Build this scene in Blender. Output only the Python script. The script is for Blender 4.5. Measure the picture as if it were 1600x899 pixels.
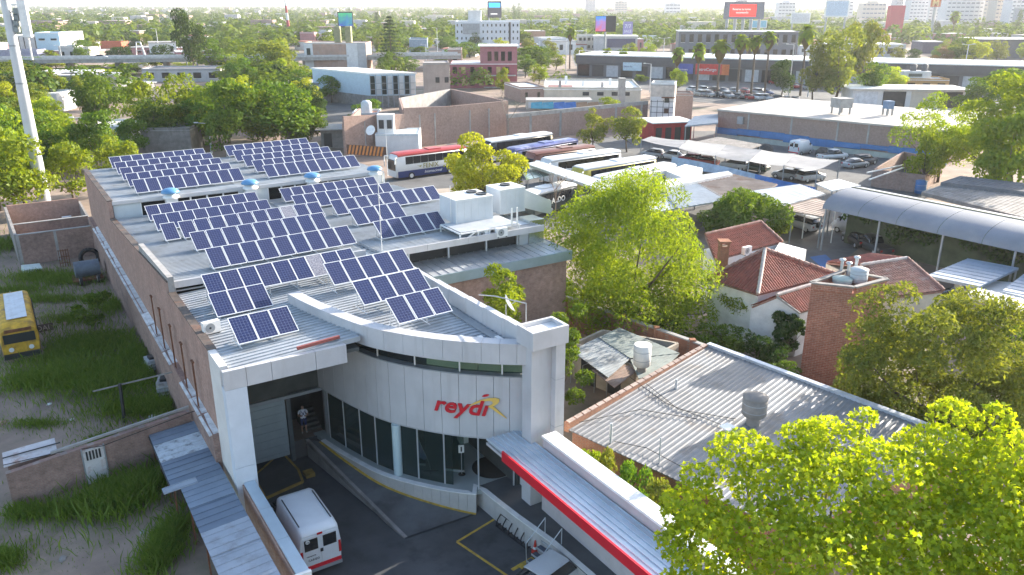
import bpy, bmesh, math, random
import numpy as np
from mathutils import Vector, Matrix
for o in list(bpy.data.objects): bpy.data.objects.remove(o, do_unlink=True)
SC = bpy.context.scene
COL = SC.collection
rad = math.radians
# ---------------------------------------------------------------- camera
H = 23.5                      # drone height over the weedy lot
FPX = 1265.0                  # focal length in pixels of the 1600 px wide photograph
PIT = math.atan(444.5/FPX)
cam_d = bpy.data.cameras.new('camera'); cam = bpy.data.objects.new('camera', cam_d); COL.objects.link(cam)
cam.location = (0, 0, H); cam.rotation_euler = (math.pi/2-PIT, 0, 0)
cam_d.sensor_width = 36; cam_d.lens = 36*FPX/1600; cam_d.clip_start = .5; cam_d.clip_end = 30000
SC.camera = cam
# ---------------------------------------------------------------- sky, sun, exposure
SUN_AZ, SUN_EL = rad(52), rad(18.5)     # clockwise from the view direction (+Y)
wd = bpy.data.worlds.new('World'); SC.world = wd; wd.use_nodes = True
nt = wd.node_tree; nt.nodes.clear()
sky = nt.nodes.new('ShaderNodeTexSky'); sky.sky_type = 'NISHITA'; sky.sun_disc = False
sky.sun_elevation = SUN_EL; sky.sun_rotation = SUN_AZ; sky.air_density = 1.0; sky.dust_density = 1.6; sky.ozone_density = 1.0
bg = nt.nodes.new('ShaderNodeBackground'); bg.inputs[1].default_value = .15
wo = nt.nodes.new('ShaderNodeOutputWorld'); nt.links.new(sky.outputs[0], bg.inputs[0]); nt.links.new(bg.outputs[0], wo.inputs[0])
sd = bpy.data.lights.new('sun', 'SUN'); sd.energy = 4.7; sd.angle = rad(.55); sd.color = (1, .92, .80)
sun = bpy.data.objects.new('sun', sd); COL.objects.link(sun)
sdir = Vector((math.sin(SUN_AZ)*math.cos(SUN_EL), math.cos(SUN_AZ)*math.cos(SUN_EL), math.sin(SUN_EL)))
sun.rotation_euler = sdir.to_track_quat('Z', 'Y').to_euler(); sun.location = (60, 60, 80)
SC.view_settings.view_transform = 'Standard'; SC.view_settings.look = 'None'
SC.view_settings.exposure = 1.62; SC.view_settings.gamma = 1.0; SC.view_settings.use_curve_mapping = False
SC.render.engine = 'CYCLES'
SC.cycles.max_bounces = 5; SC.cycles.diffuse_bounces = 3; SC.cycles.glossy_bounces = 2; SC.cycles.transparent_max_bounces = 8; SC.cycles.volume_bounces = 0; SC.cycles.caustics_reflective = False; SC.cycles.caustics_refractive = False
# ---------------------------------------------------------------- measuring helpers (photo survey -> metres)
def W(px, py, z=0.0):
    u = (px-800)/FPX; v = (py-449.5)/FPX
    d = Vector((u, math.cos(PIT)-v*math.sin(PIT), -math.sin(PIT)-v*math.cos(PIT)))
    t = (z-H)/d.z
    return Vector((d.x*t, d.y*t, z))
def ZAT(py, Y):
    v = (py-449.5)/FPX
    return H+Y*(-math.sin(PIT)-v*math.cos(PIT))/(math.cos(PIT)-v*math.sin(PIT))
def depth(p): return p.y*math.cos(PIT)-(p.z-H)*math.sin(PIT)
def PX(p):
    d = depth(p); return (800+FPX*p.x/d, 449.5-FPX*((p.z-H)*math.cos(PIT)+p.y*math.sin(PIT))/d)
# frame of the store: t to the right along its front, s towards its back
A0 = Vector((-13.17, 33.29, 0)); ROT = math.atan2(.537, .8435); NT = Vector((.8435, .537, 0)); DS = Vector((-.537, .8435, 0))
def BL(t, s, z=0.0): return A0+NT*t+DS*s+Vector((0, 0, z))
def LB(p): q = p-A0; return (q.dot(NT), q.dot(DS))
# ---------------------------------------------------------------- mesh builder
class MB:
    def __init__(s): s.v = []; s.f = []; s.m = []; s.sm = []
    def add(s, vs, fs, mi=0, smooth=False):
        b = len(s.v); s.v += [tuple(v) for v in vs]
        for f in fs: s.f.append(tuple(b+i for i in f)); s.m.append(mi); s.sm.append(smooth)
        return s
    def poly(s, pts, mi=0): return s.add(pts, [tuple(range(len(pts)))], mi)
    def box(s, x0, y0, z0, x1, y1, z1, mi=0):
        if x0 > x1: x0, x1 = x1, x0
        if y0 > y1: y0, y1 = y1, y0
        if z0 > z1: z0, z1 = z1, z0
        return s.add([(x0,y0,z0),(x1,y0,z0),(x1,y1,z0),(x0,y1,z0),(x0,y0,z1),(x1,y0,z1),(x1,y1,z1),(x0,y1,z1)],
            [(0,3,2,1),(4,5,6,7),(0,1,5,4),(1,2,6,5),(2,3,7,6),(3,0,4,7)], mi)
    def hexa(s, lo, hi, mi=0):            # lo, hi: matching rings of points
        n = len(lo); vs = list(lo)+list(hi)
        fs = [tuple(range(n-1, -1, -1)), tuple(range(n, 2*n))]+[(i, (i+1) % n, n+(i+1) % n, n+i) for i in range(n)]
        return s.add(vs, fs, mi)
    def prism(s, pts, z0, z1, mi=0):      # plan polygon (ccw), flat bottom and top
        return s.hexa([(p[0], p[1], z0) for p in pts], [(p[0], p[1], z1) for p in pts], mi)
    def bar(s, a, b, w, h=None, mi=0):    # square bar between two points
        h = h or w; a = Vector(a); b = Vector(b); d = (b-a).normalized()
        up = Vector((0,0,1)) if abs(d.z) < .95 else Vector((0,1,0))
        x = d.cross(up).normalized()*w/2; y = x.cross(d).normalized()*h/2
        return s.hexa([a-x-y, a-x+y, a+x+y, a+x-y], [b-x-y, b-x+y, b+x+y, b+x-y], mi)
    def tube(s, a, b, r0, r1=None, n=10, mi=0, caps=True, smooth=True):
        r1 = r0 if r1 is None else r1; a = Vector(a); b = Vector(b); d = (b-a).normalized()
        up = Vector((0,0,1)) if abs(d.z) < .95 else Vector((0,1,0))
        x = d.cross(up).normalized(); y = d.cross(x).normalized()
        ring = lambda c, r: [c+x*r*math.cos(2*math.pi*i/n)+y*r*math.sin(2*math.pi*i/n) for i in range(n)]
        s.add(ring(a, r0)+ring(b, r1), [(i, (i+1) % n, n+(i+1) % n, n+i) for i in range(n)], mi, smooth)
        if caps: s.add(ring(a, r0), [tuple(range(n-1,-1,-1))], mi); s.add(ring(b, r1), [tuple(range(n))], mi)
        return s
    def path(s, pts, r, n=6, mi=0):
        for a, b in zip(pts, pts[1:]): s.tube(a, b, r, r, n, mi)
        return s
    def lathe(s, prof, n=16, c=(0,0,0), mi=0, smooth=True):
        vs = []; fs = []
        for r, z in prof: vs += [(c[0]+r*math.cos(2*math.pi*i/n), c[1]+r*math.sin(2*math.pi*i/n), c[2]+z) for i in range(n)]
        for k in range(len(prof)-1):
            fs += [(k*n+i, k*n+(i+1) % n, (k+1)*n+(i+1) % n, (k+1)*n+i) for i in range(n)]
        s.add(vs, fs, mi, smooth)
        if prof[0][0] > 1e-4: s.add(vs[:n], [tuple(range(n-1,-1,-1))], mi)
        if prof[-1][0] > 1e-4: s.add(vs[-n:], [tuple(range(n))], mi)
        return s
    def mesh(s, name, mats):
        me = bpy.data.meshes.new(name); me.from_pydata(s.v, [], s.f)
        for m in (mats if isinstance(mats, (list, tuple)) else [mats]): me.materials.append(m)
        me.polygons.foreach_set('material_index', s.m); me.polygons.foreach_set('use_smooth', s.sm); me.update()
        return me
    def obj(s, name, mats, parent=None, **k): return place(name, s.mesh(name, mats), parent, **k)
def place(name, me, parent=None, loc=None, rz=None, **k):
    o = bpy.data.objects.new(name, me); COL.objects.link(o)
    if parent: o.parent = parent
    if loc is not None: o.location = loc
    if rz is not None: o.rotation_euler = (0, 0, rz)
    return tag(o, **k)
def tag(o, label=None, cat=None, group=None, kind=None):
    if label: o['label'] = label
    if cat: o['category'] = cat
    if group: o['group'] = group
    if kind: o['kind'] = kind
    return o
def thing(name, label, cat, loc=(0,0,0), rz=0.0, group=None):
    o = bpy.data.objects.new(name, None); COL.objects.link(o); o.empty_display_size = .3
    o.location = loc; o.rotation_euler = (0, 0, rz)
    return tag(o, label, cat, group)
def copy_tree(o, parent=None, loc=None, rz=None, label=None, group=None, sc=None):
    c = o.copy(); COL.objects.link(c); c.parent = parent
    if loc is not None: c.location = loc
    if rz is not None: c.rotation_euler = (0, 0, rz)
    if sc is not None: c.scale = sc
    if label: c['label'] = label
    if group: c['group'] = group
    for ch in o.children: copy_tree(ch, c)
    return c
def np_mesh(name, V, F, mats, attr=None):
    V = np.asarray(V, dtype=np.float32); F = np.asarray(F, dtype=np.int32); m, k = F.shape
    me = bpy.data.meshes.new(name); me.vertices.add(len(V)); me.vertices.foreach_set('co', V.ravel())
    me.loops.add(m*k); me.loops.foreach_set('vertex_index', F.ravel())
    me.polygons.add(m); me.polygons.foreach_set('loop_start', np.arange(0, m*k, k, dtype=np.int32))
    me.polygons.foreach_set('loop_total', np.full(m, k, dtype=np.int32))
    for mm in (mats if isinstance(mats, (list, tuple)) else [mats]): me.materials.append(mm)
    if attr is not None:
        a = me.attributes.new('v', 'FLOAT', 'POINT'); a.data.foreach_set('value', np.asarray(attr, dtype=np.float32))
    me.update(calc_edges=True); return me
def spline(pts, n=8):
    P = [Vector((p[0], p[1], 0)) for p in pts]; P = [2*P[0]-P[1]]+P+[2*P[-1]-P[-2]]; out = []
    for i in range(1, len(P)-2):
        a, b, c, d = P[i-1:i+3]
        for k in range(n):
            t = k/n
            out.append(.5*((2*b)+(c-a)*t+(2*a-5*b+4*c-d)*t*t+(3*b-a-3*c+d)*t**3))
    return out+[P[-2]]
def offset(pts, d):                     # shift a plan polyline to the right of its direction by d
    out = []
    for i, p in enumerate(pts):
        q = (pts[min(i+1, len(pts)-1)]-pts[max(i-1, 0)]).normalized(); out.append(p+Vector((q.y, -q.x, 0))*d)
    return out
def sheet(poly, zf, ang, pitch, prof, thick=0.0, mi=0, mb=None):
    """profiled sheet: lines parallel to plan angle ang, cross section prof [(frac, height)], clipped to a convex plan polygon"""
    mb = mb or MB(); c, s = math.cos(ang), math.sin(ang)
    uv = [(x*c+y*s, -x*s+y*c) for x, y in poly]       # u along lines, w across
    w0 = min(q[1] for q in uv); w1 = max(q[1] for q in uv)
    def rng(w):
        hits = []
        for (u0, a0), (u1, a1) in zip(uv, uv[1:]+uv[:1]):
            if abs(a1-a0) < 1e-9: continue
            k = (w-a0)/(a1-a0)
            if -1e-6 <= k <= 1+1e-6: hits.append(u0+(u1-u0)*k)
        return (min(hits), max(hits)) if hits else None
    lines = []; i = 0; n = int((w1-w0)/pitch)+2
    for i in range(n):
        for fr, h in prof:
            w = w0+(i+fr)*pitch
            if w > w1+1e-6: break
            w = min(max(w, w0+1e-4), w1-1e-4); r = rng(w)
            if r: lines.append((w, h, r))
    vs = []
    for w, h, (a, b) in lines:
        for u in (a, b):
            x = u*c-w*s; y = u*s+w*c; vs.append((x, y, zf(x, y)+h))
    mb.add(vs, [(2*k, 2*k+1, 2*k+3, 2*k+2) for k in range(len(lines)-1)], mi)
    if thick:
        lo = [(x, y, zf(x, y)-thick) for x, y in poly]; hi = [(x, y, zf(x, y)-.004) for x, y in poly]; mb.hexa(lo, hi, mi)
    return mb
WAVE = [(k/6, .5*math.sin(2*math.pi*k/6)) for k in range(6)]
def wave(h): return [(f, h*2*v) for f, v in WAVE]
def ribp(w, h): return [(0, 0), (.001, h), (w, h), (w+.001, 0)]
# ---------------------------------------------------------------- materials (all procedural)
MATS = {}
def nodes(name):
    m = bpy.data.materials.new(name); m.use_nodes = True; t = m.node_tree; t.nodes.clear()
    return m, t, (lambda ty, **k: _n(t, ty, k)), t.links.new
def _n(t, ty, k):
    n = t.nodes.new('ShaderNode'+ty)
    for a, b in k.items(): setattr(n, a, b)
    return n
def c4(c): return (c[0], c[1], c[2], 1)
def mixrgb(N, L, fac, a, b, mode='MIX'):
    m = N('MixRGB', blend_type=mode)
    for i, x in enumerate((fac, a, b)):
        if isinstance(x, (int, float)): m.inputs[i].default_value = x
        elif isinstance(x, tuple): m.inputs[i].default_value = c4(x)
        else: L(x, m.inputs[i])
    return m.outputs[0]
def noise(N, L, vec, scale, detail=5, rough=.6, lo=.35, hi=.65):
    n = N('TexNoise'); n.inputs['Scale'].default_value = scale; n.inputs['Detail'].default_value = detail; n.inputs['Roughness'].default_value = rough
    L(vec, n.inputs['Vector']); r = N('MapRange'); r.inputs[1].default_value = lo; r.inputs[2].default_value = hi
    L(n.outputs['Fac'], r.inputs[0]); return r.outputs[0], n.outputs['Fac']
def M(name, col, rough=.7, metal=0.0, var=.18, vs=1.2, bump=0.0, bs=25, stain=None, sfac=.6, ss=.7, spec=.5, streak=False):
    """painted / cast / sheet material: colour with uneven tone, optional stains with a shape of their own, fine relief"""
    if name in MATS: return MATS[name]
    m, t, N, L = nodes(name); tc = N('TexCoord'); vec = tc.outputs['Object']
    if streak:
        mp = N('Mapping'); mp.inputs['Scale'].default_value = (3.5, 3.5, .35); L(vec, mp.inputs[0]); svec = mp.outputs[0]
    else: svec = vec
    f, raw = noise(N, L, vec, vs)
    c = mixrgb(N, L, f, tuple(x*(1-var) for x in col), tuple(min(1, x*(1+var*.7)) for x in col))
    if stain:
        g, _ = noise(N, L, svec, ss, 8, .65, .52, .68); mu = N('Math', operation='MULTIPLY'); mu.inputs[1].default_value = sfac; L(g, mu.inputs[0])
        c = mixrgb(N, L, mu.outputs[0], c, stain)
    p = N('BsdfPrincipled'); L(c, p.inputs['Base Color']); p.inputs['Roughness'].default_value = rough; p.inputs['Metallic'].default_value = metal
    p.inputs['Specular IOR Level'].default_value = spec
    if bump:
        b = N('TexNoise'); b.inputs['Scale'].default_value = bs; b.inputs['Detail'].default_value = 4; L(vec, b.inputs['Vector'])
        u = N('Bump'); u.inputs['Strength'].default_value = bump; u.inputs['Distance'].default_value = .05; L(b.outputs['Fac'], u.inputs['Height']); L(u.outputs[0], p.inputs['Normal'])
    o = N('OutputMaterial'); L(p.outputs[0], o.inputs[0]); MATS[name] = m; return m
def BRICK(name, c1, c2, mortar, stain=(.12,.09,.08), sf=.55, bw=.26, bh=.085):
    if name in MATS: return MATS[name]
    m, t, N, L = nodes(name); tc = N('TexCoord'); sp = N('SeparateXYZ'); L(tc.outputs['Object'], sp.inputs[0])
    ad = N('Math', operation='ADD'); L(sp.outputs[0], ad.inputs[0]); L(sp.outputs[1], ad.inputs[1])
    cb = N('CombineXYZ'); L(ad.outputs[0], cb.inputs[0]); L(sp.outputs[2], cb.inputs[1])
    b = N('TexBrick'); L(cb.outputs[0], b.inputs['Vector'])
    b.inputs['Color1'].default_value = c4(c1); b.inputs['Color2'].default_value = c4(c2); b.inputs['Mortar'].default_value = c4(mortar)
    b.inputs['Scale'].default_value = 1; b.inputs['Brick Width'].default_value = bw; b.inputs['Row Height'].default_value = bh; b.inputs['Mortar Size'].default_value = .011; b.inputs['Bias'].default_value = -.1
    f, _ = noise(N, L, tc.outputs['Object'], .55, 8, .65, .42, .7)
    mu = N('Math', operation='MULTIPLY'); mu.inputs[1].default_value = sf; L(f, mu.inputs[0])
    c = mixrgb(N, L, mu.outputs[0], b.outputs['Color'], stain)
    f2, _ = noise(N, L, tc.outputs['Object'], 3.1, 6, .7, .3, .7)
    c = mixrgb(N, L, .55, c, mixrgb(N, L, f2, (.55,.5,.48), (1.35,1.3,1.3)), 'MULTIPLY')
    p = N('BsdfPrincipled'); L(c, p.inputs['Base Color']); p.inputs['Roughness'].default_value = .9; p.inputs['Specular IOR Level'].default_value = .2
    u = N('Bump'); u.inputs['Strength'].default_value = .5; u.inputs['Distance'].default_value = .012; u.invert = True; L(b.outputs['Fac'], u.inputs['Height']); L(u.outputs[0], p.inputs['Normal'])
    o = N('OutputMaterial'); L(p.outputs[0], o.inputs[0]); MATS[name] = m; return m
def LEAF(name, c1, c2, tr=.45, tint=(1.25,1.15,.35), gloss=.012):
    if name in MATS: return MATS[name]
    c1 = tuple(x*1.5 for x in c1); c2 = tuple(x*1.5 for x in c2)
    m, t, N, L = nodes(name); at = N('Attribute', attribute_name='v'); oi = N('ObjectInfo')
    c = mixrgb(N, L, at.outputs['Fac'], c1, c2)
    hs = N('HueSaturation'); L(c, hs.inputs['Color'])
    r = N('MapRange'); r.inputs[3].default_value = .86; r.inputs[4].default_value = 1.16; L(oi.outputs['Random'], r.inputs[0]); L(r.outputs[0], hs.inputs['Value'])
    r2 = N('MapRange'); r2.inputs[3].default_value = .492; r2.inputs[4].default_value = .512; L(oi.outputs['Random'], r2.inputs[0]); L(r2.outputs[0], hs.inputs['Hue'])
    d = N('BsdfDiffuse'); L(hs.outputs[0], d.inputs[0]); tl = N('BsdfTranslucent'); L(mixrgb(N, L, 1.0, hs.outputs[0], tuple(tint), 'MULTIPLY'), tl.inputs[0])
    mx = N('MixShader'); mx.inputs[0].default_value = tr; L(d.outputs[0], mx.inputs[1]); L(tl.outputs[0], mx.inputs[2])
    g = N('BsdfGlossy'); g.inputs['Roughness'].default_value = .5
    mg = N('MixShader'); mg.inputs[0].default_value = gloss; L(mx.outputs[0], mg.inputs[1]); L(g.outputs[0], mg.inputs[2])
    o = N('OutputMaterial'); L(mg.outputs[0], o.inputs[0]); MATS[name] = m; return m
def GLASS(name, col=(.02,.03,.03), rough=.05, alpha=.35):
    """pane: mostly dark reflecting glass that lets some of the room show through"""
    if name in MATS: return MATS[name]
    m, t, N, L = nodes(name); p = N('BsdfPrincipled'); p.inputs['Base Color'].default_value = c4(col); p.inputs['Roughness'].default_value = rough
    tr = N('BsdfTransparent'); tr.inputs[0].default_value = (.8,.9,.88,1); fr = N('Fresnel'); fr.inputs[0].default_value = 1.5
    ma = N('MapRange'); ma.inputs[1].default_value = 0; ma.inputs[2].default_value = 1; ma.inputs[3].default_value = alpha; ma.inputs[4].default_value = 1; L(fr.outputs[0], ma.inputs[0])
    mx = N('MixShader'); L(ma.outputs[0], mx.inputs[0]); L(tr.outputs[0], mx.inputs[1]); L(p.outputs[0], mx.inputs[2])
    o = N('OutputMaterial'); L(mx.outputs[0], o.inputs[0]); MATS[name] = m; return m
def PV(name, dusty=False):
    """photovoltaic glass: 6 x 10 cells with thin pale joints and busbars, in panel coordinates (metres)"""
    m, t, N, L = nodes(name); tc = N('TexCoord'); sp = N('SeparateXYZ'); L(tc.outputs['Object'], sp.inputs[0])
    def line(src, period, width, off=0.0):
        a = N('Math', operation='ADD'); a.inputs[1].default_value = off; L(src, a.inputs[0])
        b = N('Math', operation='PINGPONG'); b.inputs[1].default_value = period/2; L(a.outputs[0], b.inputs[0])
        c = N('Math', operation='LESS_THAN'); c.inputs[1].default_value = width; L(b.outputs[0], c.inputs[0]); return c.outputs[0]
    cw = .95/6; ch = 1.60/10
    gx = line(sp.outputs[0], cw, .0055, -.02); gy = line(sp.outputs[1], ch, .005, -.025); bb = line(sp.outputs[0], cw/3, .0016, -.02-cw/6)
    f, _ = noise(N, L, tc.outputs['Object'], 9, 3, .5, .3, .7)
    oi = N('ObjectInfo')
    base = mixrgb(N, L, f, (.012,.017,.062), (.02,.03,.10))
    base = mixrgb(N, L, oi.outputs['Random'], base, mixrgb(N, L, .5, base, (.03,.03,.075)))
    c = mixrgb(N, L, bb, base, (.07,.085,.16)); mx = N('Math', operation='MAXIMUM'); L(gx, mx.inputs[0]); L(gy, mx.inputs[1])
    c = mixrgb(N, L, mx.outputs[0], c, (.15,.17,.27))
    if dusty:
        g, _ = noise(N, L, tc.outputs['Object'], 14, 4, .7, .35, .6); c = mixrgb(N, L, g, c, (.30,.30,.33))
    p = N('BsdfPrincipled'); L(c, p.inputs['Base Color']); p.inputs['Roughness'].default_value = .55 if dusty else .16; p.inputs['Specular IOR Level'].default_value = .55
    o = N('OutputMaterial'); L(p.outputs[0], o.inputs[0]); return m
def EMIT(name, col, s):
    if name in MATS: return MATS[name]
    m, t, N, L = nodes(name); e = N('Emission'); e.inputs[0].default_value = c4(col); e.inputs[1].default_value = s; o = N('OutputMaterial'); L(e.outputs[0], o.inputs[0]); MATS[name] = m; return m
white = M('white_cladding', (.53,.52,.53), .5, 0, .07, .8, stain=(.42,.405,.40), sfac=.5, ss=.5, streak=True)
whitep = M('white_paint', (.80,.79,.77), .55, 0, .1, 1.5, stain=(.45,.42,.38), sfac=.35)
galv = M('galvanised_sheet', (.56,.58,.60), .42, .35, .12, 1.1, stain=(.34,.33,.33), sfac=.35)
roofm = M('white_ribbed_sheet', (.42,.445,.47), .5, .1, .12, .6, stain=(.27,.265,.26), sfac=.55, ss=.9)
alu = M('aluminium', (.70,.72,.74), .35, .6, .06)
grey = M('grey_metal', (.33,.35,.37), .5, .3, .12)
dark = M('dark_metal', (.035,.037,.04), .5, .2, .2)
black = M('black_rubber', (.02,.02,.022), .8, 0, .2)
rust = M('rusty_iron', (.20,.085,.045), .85, .2, .35, 3, .3, 30)
conc = M('concrete', (.36,.345,.33), .88, 0, .18, .9, .25, 18, stain=(.2,.185,.17), sfac=.6)
concd = M('weathered_concrete', (.27,.25,.235), .9, 0, .25, .8, .3, 14, stain=(.12,.11,.1), sfac=.7)
brick = BRICK('brick_rose', (.44,.27,.215), (.37,.225,.18), (.40,.33,.29), (.2,.15,.13), .5)
brickd = BRICK('brick_brown', (.36,.235,.195), (.30,.19,.16), (.33,.27,.24), (.14,.11,.1), .6)
bricko = BRICK('brick_orange', (.42,.19,.11), (.36,.16,.095), (.34,.27,.22), (.16,.11,.08), .45)
brickf = BRICK('brick_far', (.37,.26,.22), (.34,.24,.20), (.33,.27,.24), (.22,.16,.14), .4)
asph = M('asphalt', (.078,.081,.086), .85, 0, .3, .35, .35, 60, stain=(.035,.035,.036), sfac=.75, ss=.55)
asphl = M('pale_asphalt', (.13,.128,.125), .9, 0, .22, .3, .3, 40, stain=(.07,.068,.065), sfac=.6, ss=.35)
yellow = M('yellow_paint', (.55,.36,.05), .7, 0, .2, 4, stain=(.2,.15,.06), sfac=.6, ss=3)
red = M('red_paint', (.62,.015,.03), .4, 0, .08)
redd = M('dark_red_paint', (.35,.03,.04), .6, 0, .15)
bark = M('bark', (.13,.10,.075), .95, 0, .3, 4, .6, 30)
barkl = M('pale_bark', (.28,.24,.20), .9, 0, .25, 4, .5, 30)
tile = M('clay_tile', (.30,.085,.055), .8, 0, .3, 1.6, .2, 25, stain=(.14,.07,.06), sfac=.6, ss=1.8)
tilec = M('clay_tile_faded', (.33,.17,.13), .85, 0, .3, 1.6, .2, 25, stain=(.5,.42,.38), sfac=.5, ss=1.8)
tarp = M('blue_tarp', (.03,.13,.36), .6, 0, .2, 1)
shade = M('shade_net', (.34,.34,.345), .8, 0, .2, .5, stain=(.6,.6,.6), sfac=.5)
glassd = GLASS('window_glass', (.015,.02,.022), .06, .45)
glasss = GLASS('shop_glass', (.02,.035,.035), .04, .22)
carglass = M('car_glass', (.015,.018,.02), .08, 0, .05, spec=.8)
wood = M('old_wood', (.20,.14,.09), .85, 0, .3, 3, .4, 30)
tyrem = black
# ---------------------------------------------------------------- the store with the solar roof
def roofz(t, s):
    if s >= 36: return 8.3-(s-36)*.01
    if s >= 11.8: return 8.5-(s-11.8)*(1.6/24.2)
    return 7.8+.045*t
ST = thing('store_building', 'long brick store with solar panel roof and curved white front reading reydi', 'store', A0, ROT)
# left brick wall, stepped like the roofs behind it
prof = [(2.2,0),(53,0),(53,8.25),(35.9,8.45),(35.9,7.0),(24,7.75),(11.6,8.66),(11.6,8.02),(2.2,7.98)]
b = MB(); b.hexa([(0,s,z) for s,z in prof][::-1], [(.3,s,z) for s,z in prof][::-1]); side = b.obj('side_wall', brick, ST)
b = MB(); b.box(-.34,2.2,-1.2,-.003,53,3.55); b.obj('lower_wall', brickd, ST)
b = MB()
for (s0,z0),(s1,z1) in (((2.2,7.98),(11.6,8.02)),((11.6,8.66),(24,7.75)),((24,7.75),(35.9,7.0)),((35.9,8.45),(53,8.25))):
    b.hexa([(-.06,s0,z0),(.36,s0,z0),(.36,s1,z1),(-.06,s1,z1)], [(-.06,s0,z0+.07),(.36,s0,z0+.07),(.36,s1,z1+.07),(-.06,s1,z1+.07)])
b.obj('coping', M('dark_flashing', (.11,.085,.07), .7, .2, .35, 2, stain=(.25,.12,.07), sfac=.6), ST)
# raised parapet piece on the long wall
b = MB(); b.hexa([(.02,11.5,7.6),(.34,11.5,7.6),(.34,21.6,7.4),(.02,21.6,7.4)], [(.02,11.5,8.98),(.34,11.5,8.98),(.34,21.6,8.45),(.02,21.6,8.45)]); b.obj('parapet', conc, ST)
rnd = random.Random(4)
wm = [M('flashing_%d' % i, (v, v, v*1.02), .6, .1, .2, 2.5, stain=(.3,.29,.28), sfac=.7, ss=2) for i, v in enumerate((.62,.5,.7))]
s = 2.3
while s < 50:
    ln = rnd.uniform(2.2, 3.6)
    if rnd.random() < .93:
        b = MB(); z = 3.55+rnd.uniform(.0,.02); y = rnd.uniform(-.05,.02); b.hexa([(-.48,0,z-.1),(-.003,0,z+.003),(-.003,ln-.15,z+.003),(-.48,ln-.15,z-.1+y)],[(-.48,0,z-.05),(-.003,0,z+.05),(-.003,ln-.15,z+.05),(-.48,ln-.15,z-.05+y)])
        b.obj('ledge_flashing', wm[rnd.randrange(3)], ST, loc=(0, s, 0))
    s += ln
# white end panels where the wall meets the front
for i, s0 in enumerate((0, .74, 1.48)):
    MB().box(-.05,s0,-1.2,.3,s0+.725,8.0).obj('cladding_panel', M('warm_white_cladding', (.70,.67,.64), .55, 0, .08, .8), ST)
# roofs
P1 = [(0.3,36.0),(24,36.0),(24,53),(0.3,53)]
sheet(P1, lambda x,y: roofz(x,y), 0, .42, ribp(.08,.045), .25).obj('roof', roofm, ST)
P2 = [(0.36,11.8),(12.0,11.8),(12.0,35.9),(0.36,35.9)]
sheet(P2, roofz, 0, .36, ribp(.12,.055), .22).obj('roof', roofm, ST)
P2b = [(12.7,10.6),(25,10.6),(25,35.9),(12.7,35.9)]
sheet(P2b, lambda x,y: 8.5-(y-11.8)*(1.6/24.2), 0, .36, ribp(.12,.055), .22).obj('roof', roofm, ST)
MB().hexa([(12.0,11.0,8.2),(12.7,11.0,8.2),(12.7,35.9,6.6),(12.0,35.9,6.6)], [(12.0,11.0,8.3),(12.7,11.0,8.3),(12.7,35.9,6.7),(12.0,35.9,6.7)]).obj('valley_gutter', galv, ST)
b = MB()
for k in range(26): b.box(12.1,11.6+k*.7,8.335-k*.0463,12.6,11.75+k*.7,8.365-k*.0463)
b.obj('cable_tray', grey, ST)
# fascias and clerestories
def fascia(s, z0, z1, t0, t1, n=1, name='fascia_panel'):
    for k in range(n):
        a = t0+(t1-t0)*k/n; c = t0+(t1-t0)*(k+1)/n-.02
        MB().box(a, s-.12, z0, c, s, z1).obj(name, white, ST)
fascia(36.0, 8.12, 8.40, .3, 24, 6); fascia(11.8, 8.22, 8.62, .36, 12.0, 3); fascia(10.6, 8.25, 8.68, 12.7, 25, 4)
def clerestory(s, z0, z1, spans, blank):
    for a, c in blank: MB().box(a, s, z0, c, s+.12, z1).obj('clerestory_panel', M('pale_grey_panel', (.55,.60,.62), .5, 0, .06), ST)
    for a, c, n in spans:
        w = (c-a)/n
        for k in range(n):
            wn = MB(); x0 = a+k*w; x1 = x0+w
            wn.box(x0, s, z0, x0+.07, s+.1, z1); wn.box(x1-.07, s, z0, x1, s+.1, z1); wn.box(x0+.07, s, z0, x1-.07, s+.1, z0+.08); wn.box(x0+.07, s, z1-.08, x1-.07, s+.1, z1)
            wo_ = wn.obj('window', whitep, ST)
            MB().box(x0+.07, s+.05, z0+.08, x1-.07, s+.07, z1-.08).obj('pane', glassd, wo_)
clerestory(36.1, 6.86, 8.1, [(2.4,4.5,1),(5.0,10.4,4),(12.9,16.6,3),(17.2,22.3,4)], [(.36,2.4),(4.5,5.0),(10.4,12.9),(16.6,17.2),(22.3,24)])
MB().box(.36,37.3,5.5,24,37.5,8.0).obj('inner_wall', dark, ST)
clerestory(12.0, 7.9, 8.25, [(.4,11.9,7)], []); MB().box(.4,12.9,7.3,24.8,13.1,8.1).obj('inner_wall', dark, ST)
MB().box(23.8,35.9,0,24.05,53,8.2).obj('side_wall', M('pale_wall', (.58,.6,.6), .7, 0, .1), ST)
MB().box(24.8,12.3,0,25.02,35.9,6.7).obj('side_wall', M('pale_wall', (.58,.6,.6)), ST)
# lower strip roof and the brick wall facing the front on the right
sheet([(13.05,8.9),(26.2,8.9),(26.2,12.2),(13.05,12.2)], lambda x,y: 6.95+(y-8.9)*.03, math.pi/2, .6, ribp(.06,.04), .12).obj('strip_roof', galv, ST)
MB().box(13.0,8.78,6.35,26.25,8.895,7.02).obj('strip_fascia', M('blue_grey_metal', (.33,.42,.46), .4, .4, .08), ST)
MB().box(13.3,9.1,-.5,26.0,9.4,6.8).obj('front_wall', brick, ST)
MB().box(13.05,12.2,6.95,24.8,12.32,8.3).obj('gap_wall', dark, ST)
for t in (15,18,21,23.6): MB().box(t,11.9,7.0,t+.12,12.02,8.25).obj('gap_post', alu, ST)
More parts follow.
